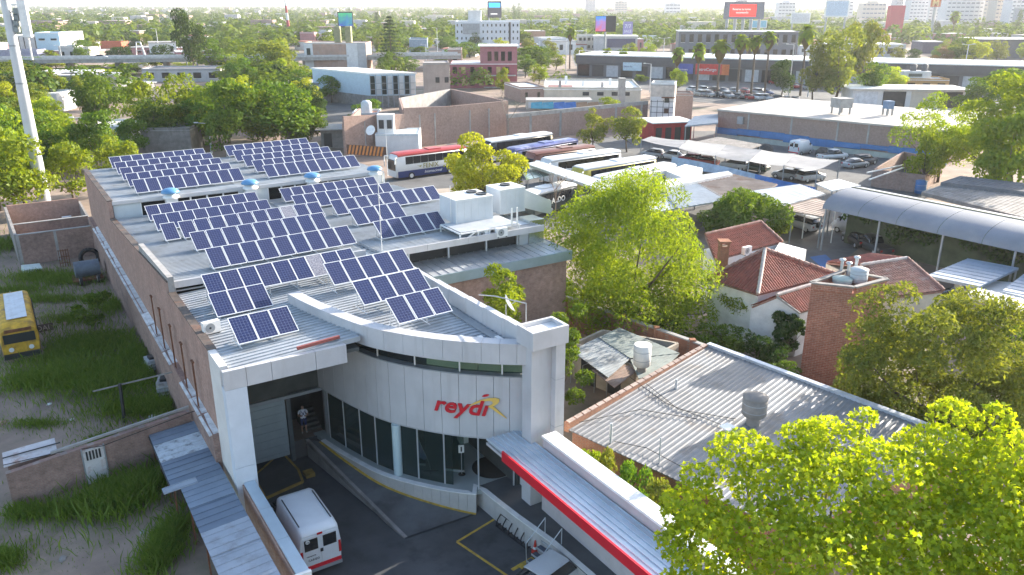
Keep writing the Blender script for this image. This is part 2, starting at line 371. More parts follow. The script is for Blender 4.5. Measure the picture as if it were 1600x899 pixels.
# front roofs and curved front
CL = spline([(5.75,8.2),(6.3,4.8),(7.02,1.9),(7.9,-.5),(9.6,-2.95),(11.5,-4.8),(13.35,-6.15)], 6)
FO = offset(CL, .85); FI = offset(CL, .2)
sheet([(.36,-.35),(6.6,-.35),(6.6,11.78),(.36,11.78)], lambda x,y: 7.8+.045*x, 0, .36, ribp(.12,.055), .2).obj('roof', roofm, ST)
arcp = [(p.x, p.y) for p in FI if p.y < 9 and p.x < 12.9]
sheet([(5.2,11.78)]+arcp+[(12.9,-5.7),(12.9,11.78)], lambda x,y: 7.815+.03*x, 0, .36, ribp(.12,.055), .0).obj('roof', roofm, ST)
def band(curve_o, curve_i, z0, z1, name, m, step=1, gap=.012, parent=ST, i0=0, i1=None, lab=None):
    i1 = len(curve_o)-1 if i1 is None else i1; i = i0
    while i < i1:
        j = min(i+step, i1); lo = []; 
        oc = [curve_o[k].copy() for k in range(i, j+1)]; ic = [curve_i[k].copy() for k in range(i, j+1)]
        d = (oc[-1]-oc[-2]).normalized()*gap; oc[-1] -= d; ic[-1] -= d
        ring = oc+ic[::-1]; ring = ring[::-1]
        MB().hexa([(p.x,p.y,z0) for p in ring],[(p.x,p.y,z1) for p in ring]).obj(name, m, parent); i = j
band(FO, FI, 7.62, 8.6, 'fascia_panel', white, 2, i0=3)
# flat soffit lip and clerestory band of the curve
band(offset(CL,.83), offset(CL,-.1), 7.54, 7.616, 'soffit', white, 35, 0, i0=8)
n = len(CL)
for i in range(11, n-1, 5):
    j = min(i+5, n-1); a = offset(CL,-.25)[i]; c = offset(CL,-.25)[j]
    ring = [a, c, offset(CL,-.31)[j], offset(CL,-.31)[i]]
    MB().hexa([(p.x,p.y,6.6) for p in ring][::-1],[(p.x,p.y,7.54) for p in ring][::-1]).obj('pane', GLASS('clerestory_glass', (.015,.02,.022), .06, .12), ST)
    q = offset(CL,-.2)[i]; MB().tube((q.x,q.y,6.5),(q.x,q.y,7.54),.045,n=6).obj('mullion', whitep, ST)
q0 = [offset(CL,-.9)[k] for k in range(11, n)]
band([offset(CL,-.5)[k] for k in range(n)], [offset(CL,-.54)[k] for k in range(n)], 6.5, 7.54, 'inner_blind', M('cream_blind', (.88,.80,.58), .8, 0, .06), 6, .05, i0=22, i1=n-3)
band(offset(CL,.05), offset(CL,-2.2), 6.5, 6.56, 'sill', M('grey_sill', (.30,.32,.34), .5, .2), 60, 0, i0=8)
band(CL, offset(CL,-.2), 3.12, 6.495, 'cladding_panel', white, 2, .02, i0=2)
MB().hexa([(p.x,p.y,3.05) for p in (CL[2:]+[Vector((13.3,6,0)),Vector((6.2,6.8,0))])][::1],[(p.x,p.y,3.115) for p in (CL[2:]+[Vector((13.3,6,0)),Vector((6.2,6.8,0))])]).obj('soffit', M('soffit_grey', (.42,.42,.43), .7), ST)
# corner tower and right parapet
tw = [(12.15,-7.25),(13.95,-7.25),(13.95,-5.3),(12.15,-5.3)]
MB().box(13.42,-7.25,-1.2,13.95,-6.1,8.6).obj('tower', white, ST)
MB().box(12.3,-6.88,-1.2,13.415,-6.1,8.6).obj('tower', white, ST)
for x0,y0,x1,y1 in ((12.05,-7.35,14.05,-7.2),(12.05,-6.15,14.05,-6.0),(12.05,-7.2,12.2,-6.15),(13.9,-7.2,14.05,-6.15)): MB().box(x0,y0,8.62,x1,y1,9.5).obj('tower_parapet', white, ST)
MB().box(12.2,-7.2,8.62,13.9,-6.15,9.3).obj('tower_roof', whitep, ST)
for zz in (1.9,4.3,6.8): MB().box(13.41,-7.262,zz,13.962,-6.09,zz+.02).obj('panel_joint', grey, ST)
for k,(s0,s1) in enumerate(((-5.99,-4.2),(-4.18,-2.4),(-2.38,-.6),(-.58,1.2),(1.22,3.0))): MB().box(12.35,s0,7.4,12.7,s1,9.2-.05*k).obj('parapet_panel', white, ST)
for k,(s0,s1) in enumerate(((3.02,6.3),(6.32,9.6))): MB().box(12.6,s0,7.4,12.85,s1,8.8).obj('parapet_panel', white, ST)
MB().box(12.92,-5.3,0,13.18,8.9,7.39).obj('side_wall', M('pale_wall', (.58,.6,.6)), ST)
MB().box(11.75,-5.0,8.2,12.2,4.2,8.27).obj('box_gutter', grey, ST)
for x,y in ((10.3,-4.6),(11.0,-5.1),(11.7,-5.55)): MB().box(x,y+.35,8.0,x+.2,y+.95,8.5).obj('fascia_bracket', whitep, ST)
# front-left portal
fz = 7.98
for a,c in ((-.05,.95),(.97,2.1),(2.12,4.2),(4.22,5.75)): MB().box(a,-.62,7.05,c,-.36,fz).obj('fascia_panel', white, ST)
for z0,z1 in ((-1.2,3.0),(3.02,7.04)): MB().box(-.05,-.62,z0,.92,-.02,z1).obj('pillar_panel', M('blue_white_cladding', (.62,.66,.72), .5, 0, .06), ST)
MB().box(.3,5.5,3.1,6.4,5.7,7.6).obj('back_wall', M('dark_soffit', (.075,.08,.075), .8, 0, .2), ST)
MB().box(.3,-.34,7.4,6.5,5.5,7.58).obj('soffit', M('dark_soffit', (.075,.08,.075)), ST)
MB().box(.3,5.28,2.92,6.4,5.46,3.1).obj('lintel', grey, ST)
door = MB()
for k in range(14): z = -.55+k*.245; door.box(1.75,5.32+(.03 if k % 2 else 0),z,4.15,5.4,z+.24)
door.obj('shutter_door', M('shutter_grey', (.34,.39,.41), .5, .3, .08), ST)
for t in (1.5, 4.2): MB().box(t,5.25,-1.1,t+.24,5.49,2.91).obj('door_post', M('dark_frame', (.10,.12,.13), .5, .2), ST)
MB().box(6.35,5.25,0,6.5,5.49,2.91).obj('door_post', grey, ST)
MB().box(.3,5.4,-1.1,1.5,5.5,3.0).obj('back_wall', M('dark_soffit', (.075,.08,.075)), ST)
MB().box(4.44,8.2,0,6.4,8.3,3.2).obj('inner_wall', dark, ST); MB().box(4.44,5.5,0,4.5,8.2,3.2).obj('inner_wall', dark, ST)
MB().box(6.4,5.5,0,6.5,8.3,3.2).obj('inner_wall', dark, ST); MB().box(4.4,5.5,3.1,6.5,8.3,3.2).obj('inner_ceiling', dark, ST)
st = MB()
for k in range(5): st.box(5.4,6.2+k*.3,.1,6.35,6.5+k*.3,.26+k*.16)
st.obj('inner_steps', M('dark_steps', (.07,.07,.065), .8), ST)
# shop level: floor, glazing along the curve, column
fl = [p for p in offset(CL,.35) if -4.4 < p.y < 6]+[Vector((11.35,-4.6,0))]
ring = fl+[Vector((11.3,-7.4,0)),Vector((13.0,-7.4,0)),Vector((13.0,6,0))]
MB().prism([(p.x,p.y) for p in ring], -.1, .1).obj('shop_floor', M('grey_tile_floor', (.36,.39,.38), .35, 0, .08, .8), ST)
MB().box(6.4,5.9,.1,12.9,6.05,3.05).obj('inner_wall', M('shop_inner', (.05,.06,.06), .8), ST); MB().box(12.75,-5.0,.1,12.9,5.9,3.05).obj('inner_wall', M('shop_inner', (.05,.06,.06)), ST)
G = offset(CL,-.12); gi = [k for k in range(len(G)) if G[k].y < 4.9 and G[k].y > -3.3]; k = gi[0]
while k < gi[-1]:
    j = min(k+3, gi[-1]); d = Vector((0,0,0)); a, c = G[k], G[j]; nn = (c-a).normalized(); nn = Vector((nn.y,-nn.x,0))*.015
    ring = [a-nn, c-nn, c+nn, a+nn]
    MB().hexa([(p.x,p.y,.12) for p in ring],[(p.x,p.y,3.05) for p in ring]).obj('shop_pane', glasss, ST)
    MB().tube((a.x,a.y,.1),(a.x,a.y,3.05),.05,n=6).obj('mullion', alu, ST); k = j
MB().tube((8.05,-.75,.1),(8.05,-.75,3.06),.24,n=18).obj('column', M('pale_blue_column', (.50,.60,.62), .5, 0, .05), ST)
for x,y in ((10.9,-4.25),(12.6,-4.9)): MB().tube((x,y,.1),(x,y,3.05),.05,n=6).obj('mullion', alu, ST)
# ventilators with blue domes on the clerestory edge
vm = MB(); vm.box(-.45,-.45,-.5,.45,.45,.22,0); vm.lathe([(.62,.22),(.66,.34),(.36,.52),(.3,.62)], 20, mi=0)
vd = MB(); vd.lathe([(.42,.6),(.72,.66),(.74,.74),(.62,.9),(.4,1.0),(.15,1.05),(0,1.055)], 20)
V0 = None
for i,(t,lab) in enumerate(((4.75,'leftmost, in front of the left panel block'),(11.3,'second from the left, beside the white gutter'),(16.9,'third from the left, in front of the right panel block'),(23.0,'rightmost, at the roof corner near the red coach'))):
    if V0 is None:
        V0 = thing('roof_ventilator', '', 'ventilator', BL(t,35.75,8.0), ROT, 'blue domed ventilators on the store roof'); vm.obj('base', whitep, V0); vd.obj('dome', M('blue_dome', (.10,.27,.48), .35, 0, .05), V0); o = V0
    else: o = copy_tree(V0, loc=BL(t,35.75,8.0))
    o['label'] = 'blue domed roof ventilator, '+lab
# ---------------------------------------------------------------- solar arrays
PVM, PVD = PV('solar_cells'), PV('solar_cells_dusty', True)
MATS['white_frame'] = M('white_frame', (.78,.79,.8), .4, .2, .04)
PL, PWD, TILT, PAZ = 1.65, .985, rad(33), rad(54)
fm = MB()
for x0,y0,x1,y1 in ((0,0,PWD,.038),(0,PL-.038,PWD,PL),(0,.038,.034,PL-.038),(PWD-.034,.038,PWD,PL-.038)): fm.box(x0,y0,-.02,x1,y1,.022)
fme = fm.mesh('frame', MATS['white_frame'])
gm = MB().box(.034,.038,-.012,PWD-.034,PL-.038,.012).mesh('solar_panel', PVM); gmd = gm.copy(); gmd.materials[0] = PVD
E3 = Vector((math.sin(PAZ), math.cos(PAZ), 0)); N3 = Vector((-math.cos(PAZ), math.sin(PAZ), 0))
ROWLOG = []
def array(px, py, n, label, low=.25, dusty=(), tr=None):
    z = 9.4
    for _ in range(6):
        tl = W(px, py, z); bt = tl-N3*PL*math.cos(TILT); t, s = LB(bt); t2, s2 = LB(bt+E3*n*.5); zb = roofz(t2, s2)+low; z = zb+PL*math.sin(TILT)
    bt = tl-N3*PL*math.cos(TILT); bt.z = zb
    pitch = 1.012
    if tr:
        e = PX(tl+E3*n*1.012); ROWLOG.append((label, tr, e)); pitch = 1.012*min(1.05, max(.95, (tr-px)/(e[0]-px)))
    R = thing('solar_array', label, 'solar array', bt, math.pi/2-PAZ, 'rows of solar panels on the store roof')
    for k in range(n):
        q = place('solar_panel', gmd if k in dusty else gm, R, (k*pitch, 0, 0)); q.rotation_euler = (TILT, 0, 0); place('frame', fme, q)
    r = MB(); w = n*pitch; hy = PL*math.cos(TILT); hz = PL*math.sin(TILT)
    for y in (.22, .78): r.bar((-.05,y*hy+.03,y*hz-.05),(w+.05,y*hy+.03,y*hz-.05),.04)
    k = 0.15
    while k < w:
        r.bar((k,hy*.8,hz*.8-.05),(k,hy*.86,-low+.03),.035); r.bar((k,.22*hy,.22*hz-.05),(k,.2*hy,-low+.03),.035); r.bar((k,.05,-low+.05),(k,hy,-low+.05),.035); r.bar((k,.2*hy,-low+.05),(k,hy*.8,hz*.8-.06),.025); k += 1.6
    r.obj('rack', alu, R)
bk = 'solar panel row, %s row of the %s block'
O5 = ('rearmost','second','middle','fourth','frontmost')
for i,(px,py,n,tr) in enumerate(((169.6,246.1,9,317.4),(177.7,254.2,9,329.6),(185.8,262.8,9,343.4),(194.7,271.7,9,358),(205.3,281.5,9,373.5))): array(px,py,n,bk % (O5[i],'far left'),tr=tr)
for i,(px,py,n,tr) in enumerate(((349.5,228.2,9,478.7),(362.5,235.7,9,495.7),(377.1,243.3,9,512.8),(392.6,251.1,9,531.5),(409.6,258.7,9,553.4))): array(px,py,n,bk % (O5[i],'far right'),tr=tr)
O6 = ('rearmost','second','third','fourth','fifth','frontmost and half dusty')
for i,(px,py,n,tr,d) in enumerate(((225.2,322.5,9,398.2,()),(236.6,336.3,9,416.1,()),(277.2,346.9,10,513,(7,)),(295.1,363.9,9,505.6,()),(319.4,389.1,9,543.8,()))): array(px,py,n,bk % (O6[i],'middle left'),tr=tr,dusty=d)
array(313.3,430.3,9,bk % (O6[5],'middle left'),.62,(6,),tr=547)
array(248.8,350.4,1,'single solar panel set apart at the left end of the middle left block')
for i,(px,py,n,tr) in enumerate(((435.3,295.3,9,584.3),(454.3,306.2,9,607.2),(514.6,313.6,9,681.2))): array(px,py,n,bk % (O5[i],'middle right'),tr=tr)
array(544.6,327.7,4,'short row of four solar panels in the middle right block',tr=622.6); array(582,346.9,5,'row of five solar panels at the front edge of the middle right roof',tr=685)
array(324,459.5,3,'row of three solar panels behind the wall air conditioner, front left roof',.15,tr=411); array(355,498,3,'three solar panels nearest the portal, half in shade of the curved fascia',.3,tr=449)
array(504.5,412.5,5,'row of five solar panels, rearmost on the curved front roof',.55,tr=630); array(549,441,4,'row of four solar panels, middle one on the curved front roof',.55,tr=655); array(601.5,467.5,3,'row of three solar panels nearest the curved white fascia',.5,tr=686)
# ---------------------------------------------------------------- ground, forecourt
soil = M('bare_soil', (.29,.215,.17), .95, 0, .3, .25, .35, 6, stain=(.10,.115,.05), sfac=.75, ss=.07)
b = MB(); R_ = 7000
for t0,s0,t1,s1 in ((-R_,-200,.3,5.45),(11.6,-200,R_,5.45),(-R_,5.45,R_,R_*1.6),(.3,-200,11.6,-45)): b.poly([(t0,s0,0),(t1,s0,0),(t1,s1,0),(t0,s1,0)])
b.obj('ground', soil, loc=A0, rz=ROT, kind='structure')
b = MB(); b.poly([(.3,-45,-1.0),(11.7,-45,-1.0),(11.7,5.45,-1.0),(.3,5.45,-1.0)]); b.poly([(.3,5.45,-1),(6.6,5.45,-1),(6.6,5.45,.1),(.3,5.45,.1)]); b.obj('forecourt', asph, loc=A0, rz=ROT, kind='structure')
RC = [p for p in offset(CL,.5) if p.y < 5.2 and p.x < 10.75]; NR = len(RC)
b = MB(); O = [Vector((5.15,5.3,0)).lerp(Vector((6.6,-4.5,0)), k/(NR-1)) for k in range(NR)]
zz = [.09-1.08*(k/(NR-1)) for k in range(NR)]; top = []
for k in range(NR-1):
    b.poly([(O[k].x,O[k].y,zz[k]),(O[k+1].x,O[k+1].y,zz[k+1]),(RC[k+1].x,RC[k+1].y,zz[k+1]),(RC[k].x,RC[k].y,zz[k])]); b.poly([(O[k].x,O[k].y,-1.1),(O[k+1].x,O[k+1].y,-1.1),(O[k+1].x,O[k+1].y,zz[k+1]),(O[k].x,O[k].y,zz[k])],1)
rampo = b.obj('ramp', [M('ramp_asphalt', (.115,.118,.122), .85, 0, .3, .5, .3, 50, stain=(.05,.05,.05), sfac=.7, ss=.7), conc], loc=A0, rz=ROT, kind='structure')
b = MB()
for k in range(NR-1): b.hexa([(O[k].x-.06,O[k].y,zz[k]-.2),(O[k].x+.12,O[k].y,zz[k]-.2),(O[k+1].x+.12,O[k+1].y,zz[k+1]-.2),(O[k+1].x-.06,O[k+1].y,zz[k+1]-.2)],[(O[k].x-.06,O[k].y,zz[k]+.05),(O[k].x+.12,O[k].y,zz[k]+.05),(O[k+1].x+.12,O[k+1].y,zz[k+1]+.05),(O[k+1].x-.06,O[k+1].y,zz[k+1]+.05)])
b.obj('ramp_kerb', concd, rampo)
RY = offset(RC,.16); b = MB()
for k in range(NR-1): b.poly([(RY[k].x,RY[k].y,zz[k]+.006),(RY[k+1].x,RY[k+1].y,zz[k+1]+.006),(RC[k+1].x,RC[k+1].y,zz[k+1]+.006),(RC[k].x,RC[k].y,zz[k]+.006)])
b.obj('yellow_edge_line', yellow, rampo)
b = MB(); e0 = O[-1]; e1 = RC[-1]; dd = (e1-e0).normalized(); nn = Vector((dd.y,-dd.x,0))*.09; ring=[e0+nn,e1+nn,e1-nn,e0-nn]; b.poly([(p.x,p.y,-.985) for p in ring]); b.obj('drain_strip', dark, rampo)
# retaining wall: slabs with joints and a pale coping
RW = thing('retaining_wall', 'low curved wall of pale slabs between the ramp and the shop floor', 'wall', BL(9,-3), ROT)
inv = Matrix.Rotation(0,4,'Z')
def rel(p): return Vector((p.x-9, p.y+3, 0))
wl = [p for p in offset(CL,.5) if p.y < 4.9 and p.x < 10.7]+[Vector((10.95,-3.95,0)),Vector((11.05,-5.6,0)),Vector((11.2,-7.3,0)),Vector((11.5,-9.7,0)),Vector((11.6,-12.5,0)),Vector((11.65,-30,0))]
wl2 = [wl[0]]
for a,c in zip(wl, wl[1:]):
    m_ = max(1, round((c-a).length/.62)); wl2 += [a.lerp(c,(i+1)/m_) for i in range(m_)]
slab = M('pale_slab', (.50,.475,.45), .75, 0, .1, 1.2, stain=(.34,.31,.29), sfac=.4); wi = offset(wl2,-.2)
for k in range(len(wl2)-1):
    if wl2[k].y < -16: break
    a,c,d_,e_ = rel(wl2[k]),rel(wl2[k+1]),rel(wi[k+1]),rel(wi[k]); g_ = (c-a).normalized()*.012; ring=[e_,d_-g_,c-g_,a]
    MB().hexa([(p.x,p.y,-1.2) for p in ring][::-1],[(p.x,p.y,.1) for p in ring][::-1]).obj('slab', slab, RW)
b = MB(); cw0 = offset(wl2,.03); cw1 = offset(wl2,-.24)
for k in range(len(wl2)-1):
    ring=[rel(q) for q in (cw1[k],cw1[k+1],cw0[k+1],cw0[k])][::-1]; b.hexa([(p.x,p.y,.1) for p in ring],[(p.x,p.y,.15) for p in ring])
b.obj('coping', whitep, RW)
MB().poly([(p[0],p[1],.106) for p in ((10.98,-4.0),(11.2,-7.3),(11.5,-9.7),(11.65,-40),(13.0,-40),(13.0,-4.0))]).obj('walkway', M('dark_pavers', (.085,.09,.095), .8, 0, .2, 1, .2, 30), loc=A0, rz=ROT, kind='structure')
# painted bay
def strip(pts, w, z, name, m, **k):
    b = MB(); P_ = [Vector((p[0],p[1],0)) for p in pts]; o1 = offset(P_,w/2); o2 = offset(P_,-w/2)
    for i in range(len(P_)-1): b.poly([(o1[i].x,o1[i].y,z),(o1[i+1].x,o1[i+1].y,z),(o2[i+1].x,o2[i+1].y,z),(o2[i].x,o2[i].y,z)])
    return b.obj(name, m, **k)
pb = [LB(W(x,y,-1)) for x,y in ((772,812),(714,847),(800,905),(838,876))]
strip([pb[1],pb[0]], .13, -.992, 'bay_marking', yellow, loc=A0, rz=ROT, kind='structure'); strip([pb[1],pb[2]], .13, -.994, 'bay_marking', yellow, loc=A0, rz=ROT, kind='structure'); strip([LB(W(800,891,-1)),LB(W(833,872,-1))], .2, -.992, 'bay_marking', yellow, loc=A0, rz=ROT, kind='structure')
# loading platform with yellow edge
pf = [LB(W(x,y,-.6)) for x,y in ((396,745),(440,706),(466,734),(473,752),(415,778))]
DK = thing('loading_platform', 'dark loading platform with worn yellow edge by the roller shutter', 'platform', BL(3,4), ROT)
pr = [(p[0]-3,p[1]-4) for p in pf][::-1]; MB().prism(pr, -1.0, -.6).obj('deck', M('dark_deck', (.05,.055,.055), .8, 0, .2), DK)
for a,c in zip(pr, pr[1:]+pr[:1]): MB().bar((a[0],a[1],-.64),(c[0],c[1],-.64),.13,.1).obj('edge', M('worn_yellow', (.30,.20,.05), .8, 0, .25, 3, stain=(.08,.07,.05), sfac=.8, ss=2.5), DK)
MB().box(1.3,-.9,-1,1.8,-.3,-.8).obj('step', M('worn_yellow', (.30,.20,.05)), DK)
# canopy with red edge
CP = thing('canopy', 'ribbed pale blue metal canopy with bright red edge leading from the tower', 'canopy', BL(11.6,-10), ROT)
sheet([(-.9,-25),(.95,-25),(.95,4.6),(-.9,4.6)], lambda x,y: 3.6-.03*x, math.pi/2, .3, ribp(.13,.05), .06).obj('roof_sheet', M('blue_white_sheet', (.56,.62,.68), .4, .15, .08), CP)
MB().box(-1.02,-25,3.28,-.92,3.0,3.78).obj('red_fascia', red, CP); MB().box(-.915,-25,3.3,-.88,3.0,3.42).obj('gutter', alu, CP)
MB().box(-.9,3.0,3.3,.95,4.6,3.44).obj('inner_end', white, CP)
CW = thing('boundary_wall', 'rendered wall with broad white coping right of the red edged canopy', 'wall', BL(12.75,-10), ROT)
MB().box(-.12,-25,-1,.2,2.6,4.1).obj('wall', M('mauve_render', (.50,.45,.45), .85, 0, .1, .8, stain=(.35,.3,.3), sfac=.4), CW)
for k in range(11): MB().box(-.2,-25+k*2.51,4.1,.62,-25+k*2.51+2.49,4.22).obj('coping', whitep, CW)
# divider wall of the forecourt
DW = thing('divider_wall', 'brick wall with wide pale metal capping between white van and lean-to roofs', 'wall', BL(.4,-4), ROT)
MB().box(-.22,-4.3,-1.2,.18,3.38,2.1).obj('wall', brick, DW)
for k in range(3): MB().box(-.16,-4.28+k*2.55,2.12,.36,-4.28+k*2.55+2.53,2.2).obj('capping', M('blue_cap', (.45,.55,.63), .4, .3, .06), DW)
MB().box(-.25,-4.46,-1.2,.4,-4.31,2.24).obj('end_panel', whitep, DW)
# lean-to roofs on the left of the divider
LT = thing('lean_to', 'run of patched low sheet roofs along the divider wall', 'shed', BL(-1.3,0), ROT)
ltm = [M('sheet_grey', (.20,.25,.32), .5, .2, .12, 1, stain=(.18,.2,.22), sfac=.4), M('sheet_flaking', (.52,.56,.60), .7, 0, .15, 2, stain=(.12,.12,.13), sfac=.9, ss=2.2), M('sheet_blue_grey', (.15,.195,.26), .5, .2, .1, 1), M('sheet_pale', (.33,.37,.43), .55, .1, .1, 1, stain=(.2,.2,.2), sfac=.5, ss=1.6)]
def lt(s0,s1,m,x0=-1.35,x1=1.05,dz=0): sheet([(x0,s0),(x1,s0),(x1,s1),(x0,s1)], lambda x,y: 1.95+.07*x+dz, 0, .5, ribp(.06,.03), .02).obj('roof_sheet', ltm[m], LT)
lt(5.9,7.2,0,dz=.02); lt(3.9,5.95,1); lt(3.0,3.95,2,dz=.02); lt(2.0,3.05,0); lt(1.0,2.05,2,dz=.02); lt(.9,1.5,3,-1.75,-.2,.05); lt(-1.0,1.05,0,-1.0,dz=.03); lt(-3.1,-.95,2,-1.0,dz=.01); lt(-5.0,-3.05,3,-1.0,dz=.03); lt(-7.2,-4.95,3,-1.0); lt(-9.5,-7.15,3,-1.0,dz=.02)
for y in (7.0,5.0,3.0,1.2,-1.0,-4,-7): MB().bar((-1.25 if y>0 else -.95,y,0),(-1.25 if y>0 else -.95,y,1.8),.07).obj('post', rust, LT)
MB().bar((-1.36,1.0,1.78),(-1.36,7.1,1.78),.08).obj('edge_beam', dark, LT)
# ---------------------------------------------------------------- vehicles
def loft(st, mi=0, mb=None, smooth=True, r=.14):
    mb = mb or MB(); n = 8; vs = []
    for y,zb,zt,wb,wm,wt in st:
        zm = zb+(zt-zb)*.5; k = min(r, wt*.4); vs += [(-wb,y,zb),(-wm,y,zm),(-wt,y,zt-k*.6),(-wt+k,y,zt),(wt-k,y,zt),(wt,y,zt-k*.6),(wm,y,zm),(wb,y,zb)]
    fs = []
    for i in range(len(st)-1):
        for j in range(n): fs.append((i*n+j, (i+1)*n+j, (i+1)*n+(j+1) % n, i*n+(j+1) % n))
    mb.add(vs, fs, mi, smooth); mb.add(vs[:n], [tuple(range(n))], mi); mb.add(vs[-n:], [tuple(range(n-1,-1,-1))], mi); return mb
def wheel_meshes(r, w):
    t = MB(); t.tube((-w/2,0,0),(w/2,0,0),r,n=18); k = MB(); k.tube((-w/2-.012,0,0),(w/2+.012,0,0),r*.6,n=14); return t.mesh('wheel', tyrem), k.mesh('rim', alu)
WHE = {}
def wheels(par, pts, r=.31, w=.2):
    if (r,w) not in WHE: WHE[(r,w)] = wheel_meshes(r, w)
    for x,y in pts: q = place('wheel', WHE[(r,w)][0], par, (x,y,r)); place('rim', WHE[(r,w)][1], q)
def paint(name, c, rough=.28): return M(name, c, rough, .0, .05, 1.5, spec=.6)
headm = M('headlight_glass', (.7,.72,.75), .15, 0, .05); tailm = M('tail_light', (.45,.01,.015), .25, 0, .05)
CARS = {}
def car_meshes(kind):
    if kind in CARS: return CARS[kind]
    if kind == 'sedan': L_,body,cab,roof = 4.4,[(-2.2,.35,.75,.7,.8,.74),(-2.05,.22,.92,.78,.87,.8),(-1.2,.2,.96,.8,.87,.8),(.9,.2,.95,.8,.87,.8),(1.9,.22,.84,.78,.86,.76),(2.2,.35,.66,.66,.75,.64)],[(-1.75,.9,.98,.76,.78,.74),(-1.0,.9,1.4,.77,.74,.6),(.25,.9,1.43,.77,.74,.6),(1.15,.9,.97,.76,.78,.74)],[(-1.02,1.36,1.425,.58,.6,.56),(.27,1.38,1.455,.58,.6,.56)]
    elif kind == 'hatch': L_,body,cab,roof = 3.9,[(-1.95,.35,.85,.7,.8,.74),(-1.8,.22,.98,.78,.86,.8),(.8,.2,.95,.8,.86,.8),(1.7,.22,.84,.78,.85,.74),(1.95,.35,.66,.64,.74,.62)],[(-1.85,.92,1.0,.76,.78,.72),(-1.5,.92,1.43,.76,.73,.58),(.15,.92,1.47,.77,.74,.6),(1.0,.92,.98,.76,.78,.72)],[(-1.55,1.38,1.45,.56,.58,.54),(.18,1.42,1.495,.58,.6,.56)]
    elif kind == 'suv': L_,body,cab,roof = 4.3,[(-2.15,.45,.95,.74,.85,.78),(-2.0,.3,1.1,.82,.9,.84),(.9,.28,1.08,.84,.9,.84),(1.9,.3,1.0,.82,.89,.8),(2.15,.45,.8,.7,.8,.7)],[(-2.05,1.04,1.12,.8,.82,.78),(-1.85,1.04,1.62,.8,.78,.64),(.3,1.04,1.64,.8,.78,.66),(1.15,1.04,1.1,.8,.82,.76)],[(-1.9,1.58,1.655,.62,.64,.6),(.32,1.6,1.67,.63,.65,.61)]
    else: L_,body,cab,roof = 5.0,[(-2.5,.5,1.0,.8,.88,.82),(-2.4,.35,1.02,.82,.9,.84),(-.5,.33,1.02,.84,.9,.84),(-.45,.33,1.06,.84,.9,.84),(1.3,.33,1.06,.84,.9,.84),(2.3,.36,1.0,.82,.89,.8),(2.5,.5,.8,.7,.8,.7)],[(-.6,1.0,1.08,.8,.8,.76),(-.45,1.0,1.66,.8,.78,.64),(.7,1.0,1.68,.8,.78,.66),(1.45,1.0,1.08,.8,.82,.76)],[(-.48,1.62,1.69,.62,.64,.6),(.72,1.64,1.71,.63,.65,.61)]
    bm_ = loft(body).mesh('body', paint('car_paint_base', (.5,.5,.5))); cm = loft(cab).mesh('cabin_glass', carglass); rm = loft(roof, r=.1).mesh('roof', paint('car_paint_base', (.5,.5,.5)))
    h = MB(); t = MB()
    for sx in (-1,1): h.box(sx*.5-.16,L_/2-.18,.56,sx*.5+.16,L_/2-.02,.72); t.box(sx*.62-.12,-L_/2+.0,.66,sx*.62+.12,-L_/2+.12,.86)
    CARS[kind] = (L_, bm_, cm, rm, h.mesh('headlight', headm), t.mesh('tail_light', tailm)); return CARS[kind]
def car(kind, col, label, loc, rz, group=None, name='parked_car', cat='car', parts=True):
    L_,bm_,cm,rm,h,t = car_meshes(kind); C = thing(name, label, cat, loc, rz, group)
    pm = paint('car_paint_%02d_%02d_%02d' % tuple(int(x*99) for x in col), col)
    for nm, me in (('body',bm_),('roof',rm)):
        o = place(nm, me, C); o.material_slots[0].link = 'OBJECT'; o.material_slots[0].material = pm
    place('cabin_glass', cm, C)
    if parts:
        place('headlights', h, C); place('tail_lights', t, C)
        y = L_*.31; wheels(C, ((-.76,y),(.76,y),(-.76,-y),(.76,-y)), .32 if kind in ('sedan','hatch') else .36)
    if kind == 'pickup': MB().box(-.72,-2.3,1.0,.72,-.62,1.03).obj('cargo_bed', dark, C)
    return C
WH=(.62,.63,.64); SI=(.36,.37,.38); BK=(.02,.02,.022); RD=(.33,.02,.02); BU=(.03,.07,.2); GY=(.13,.135,.14); GN=(.03,.06,.04)
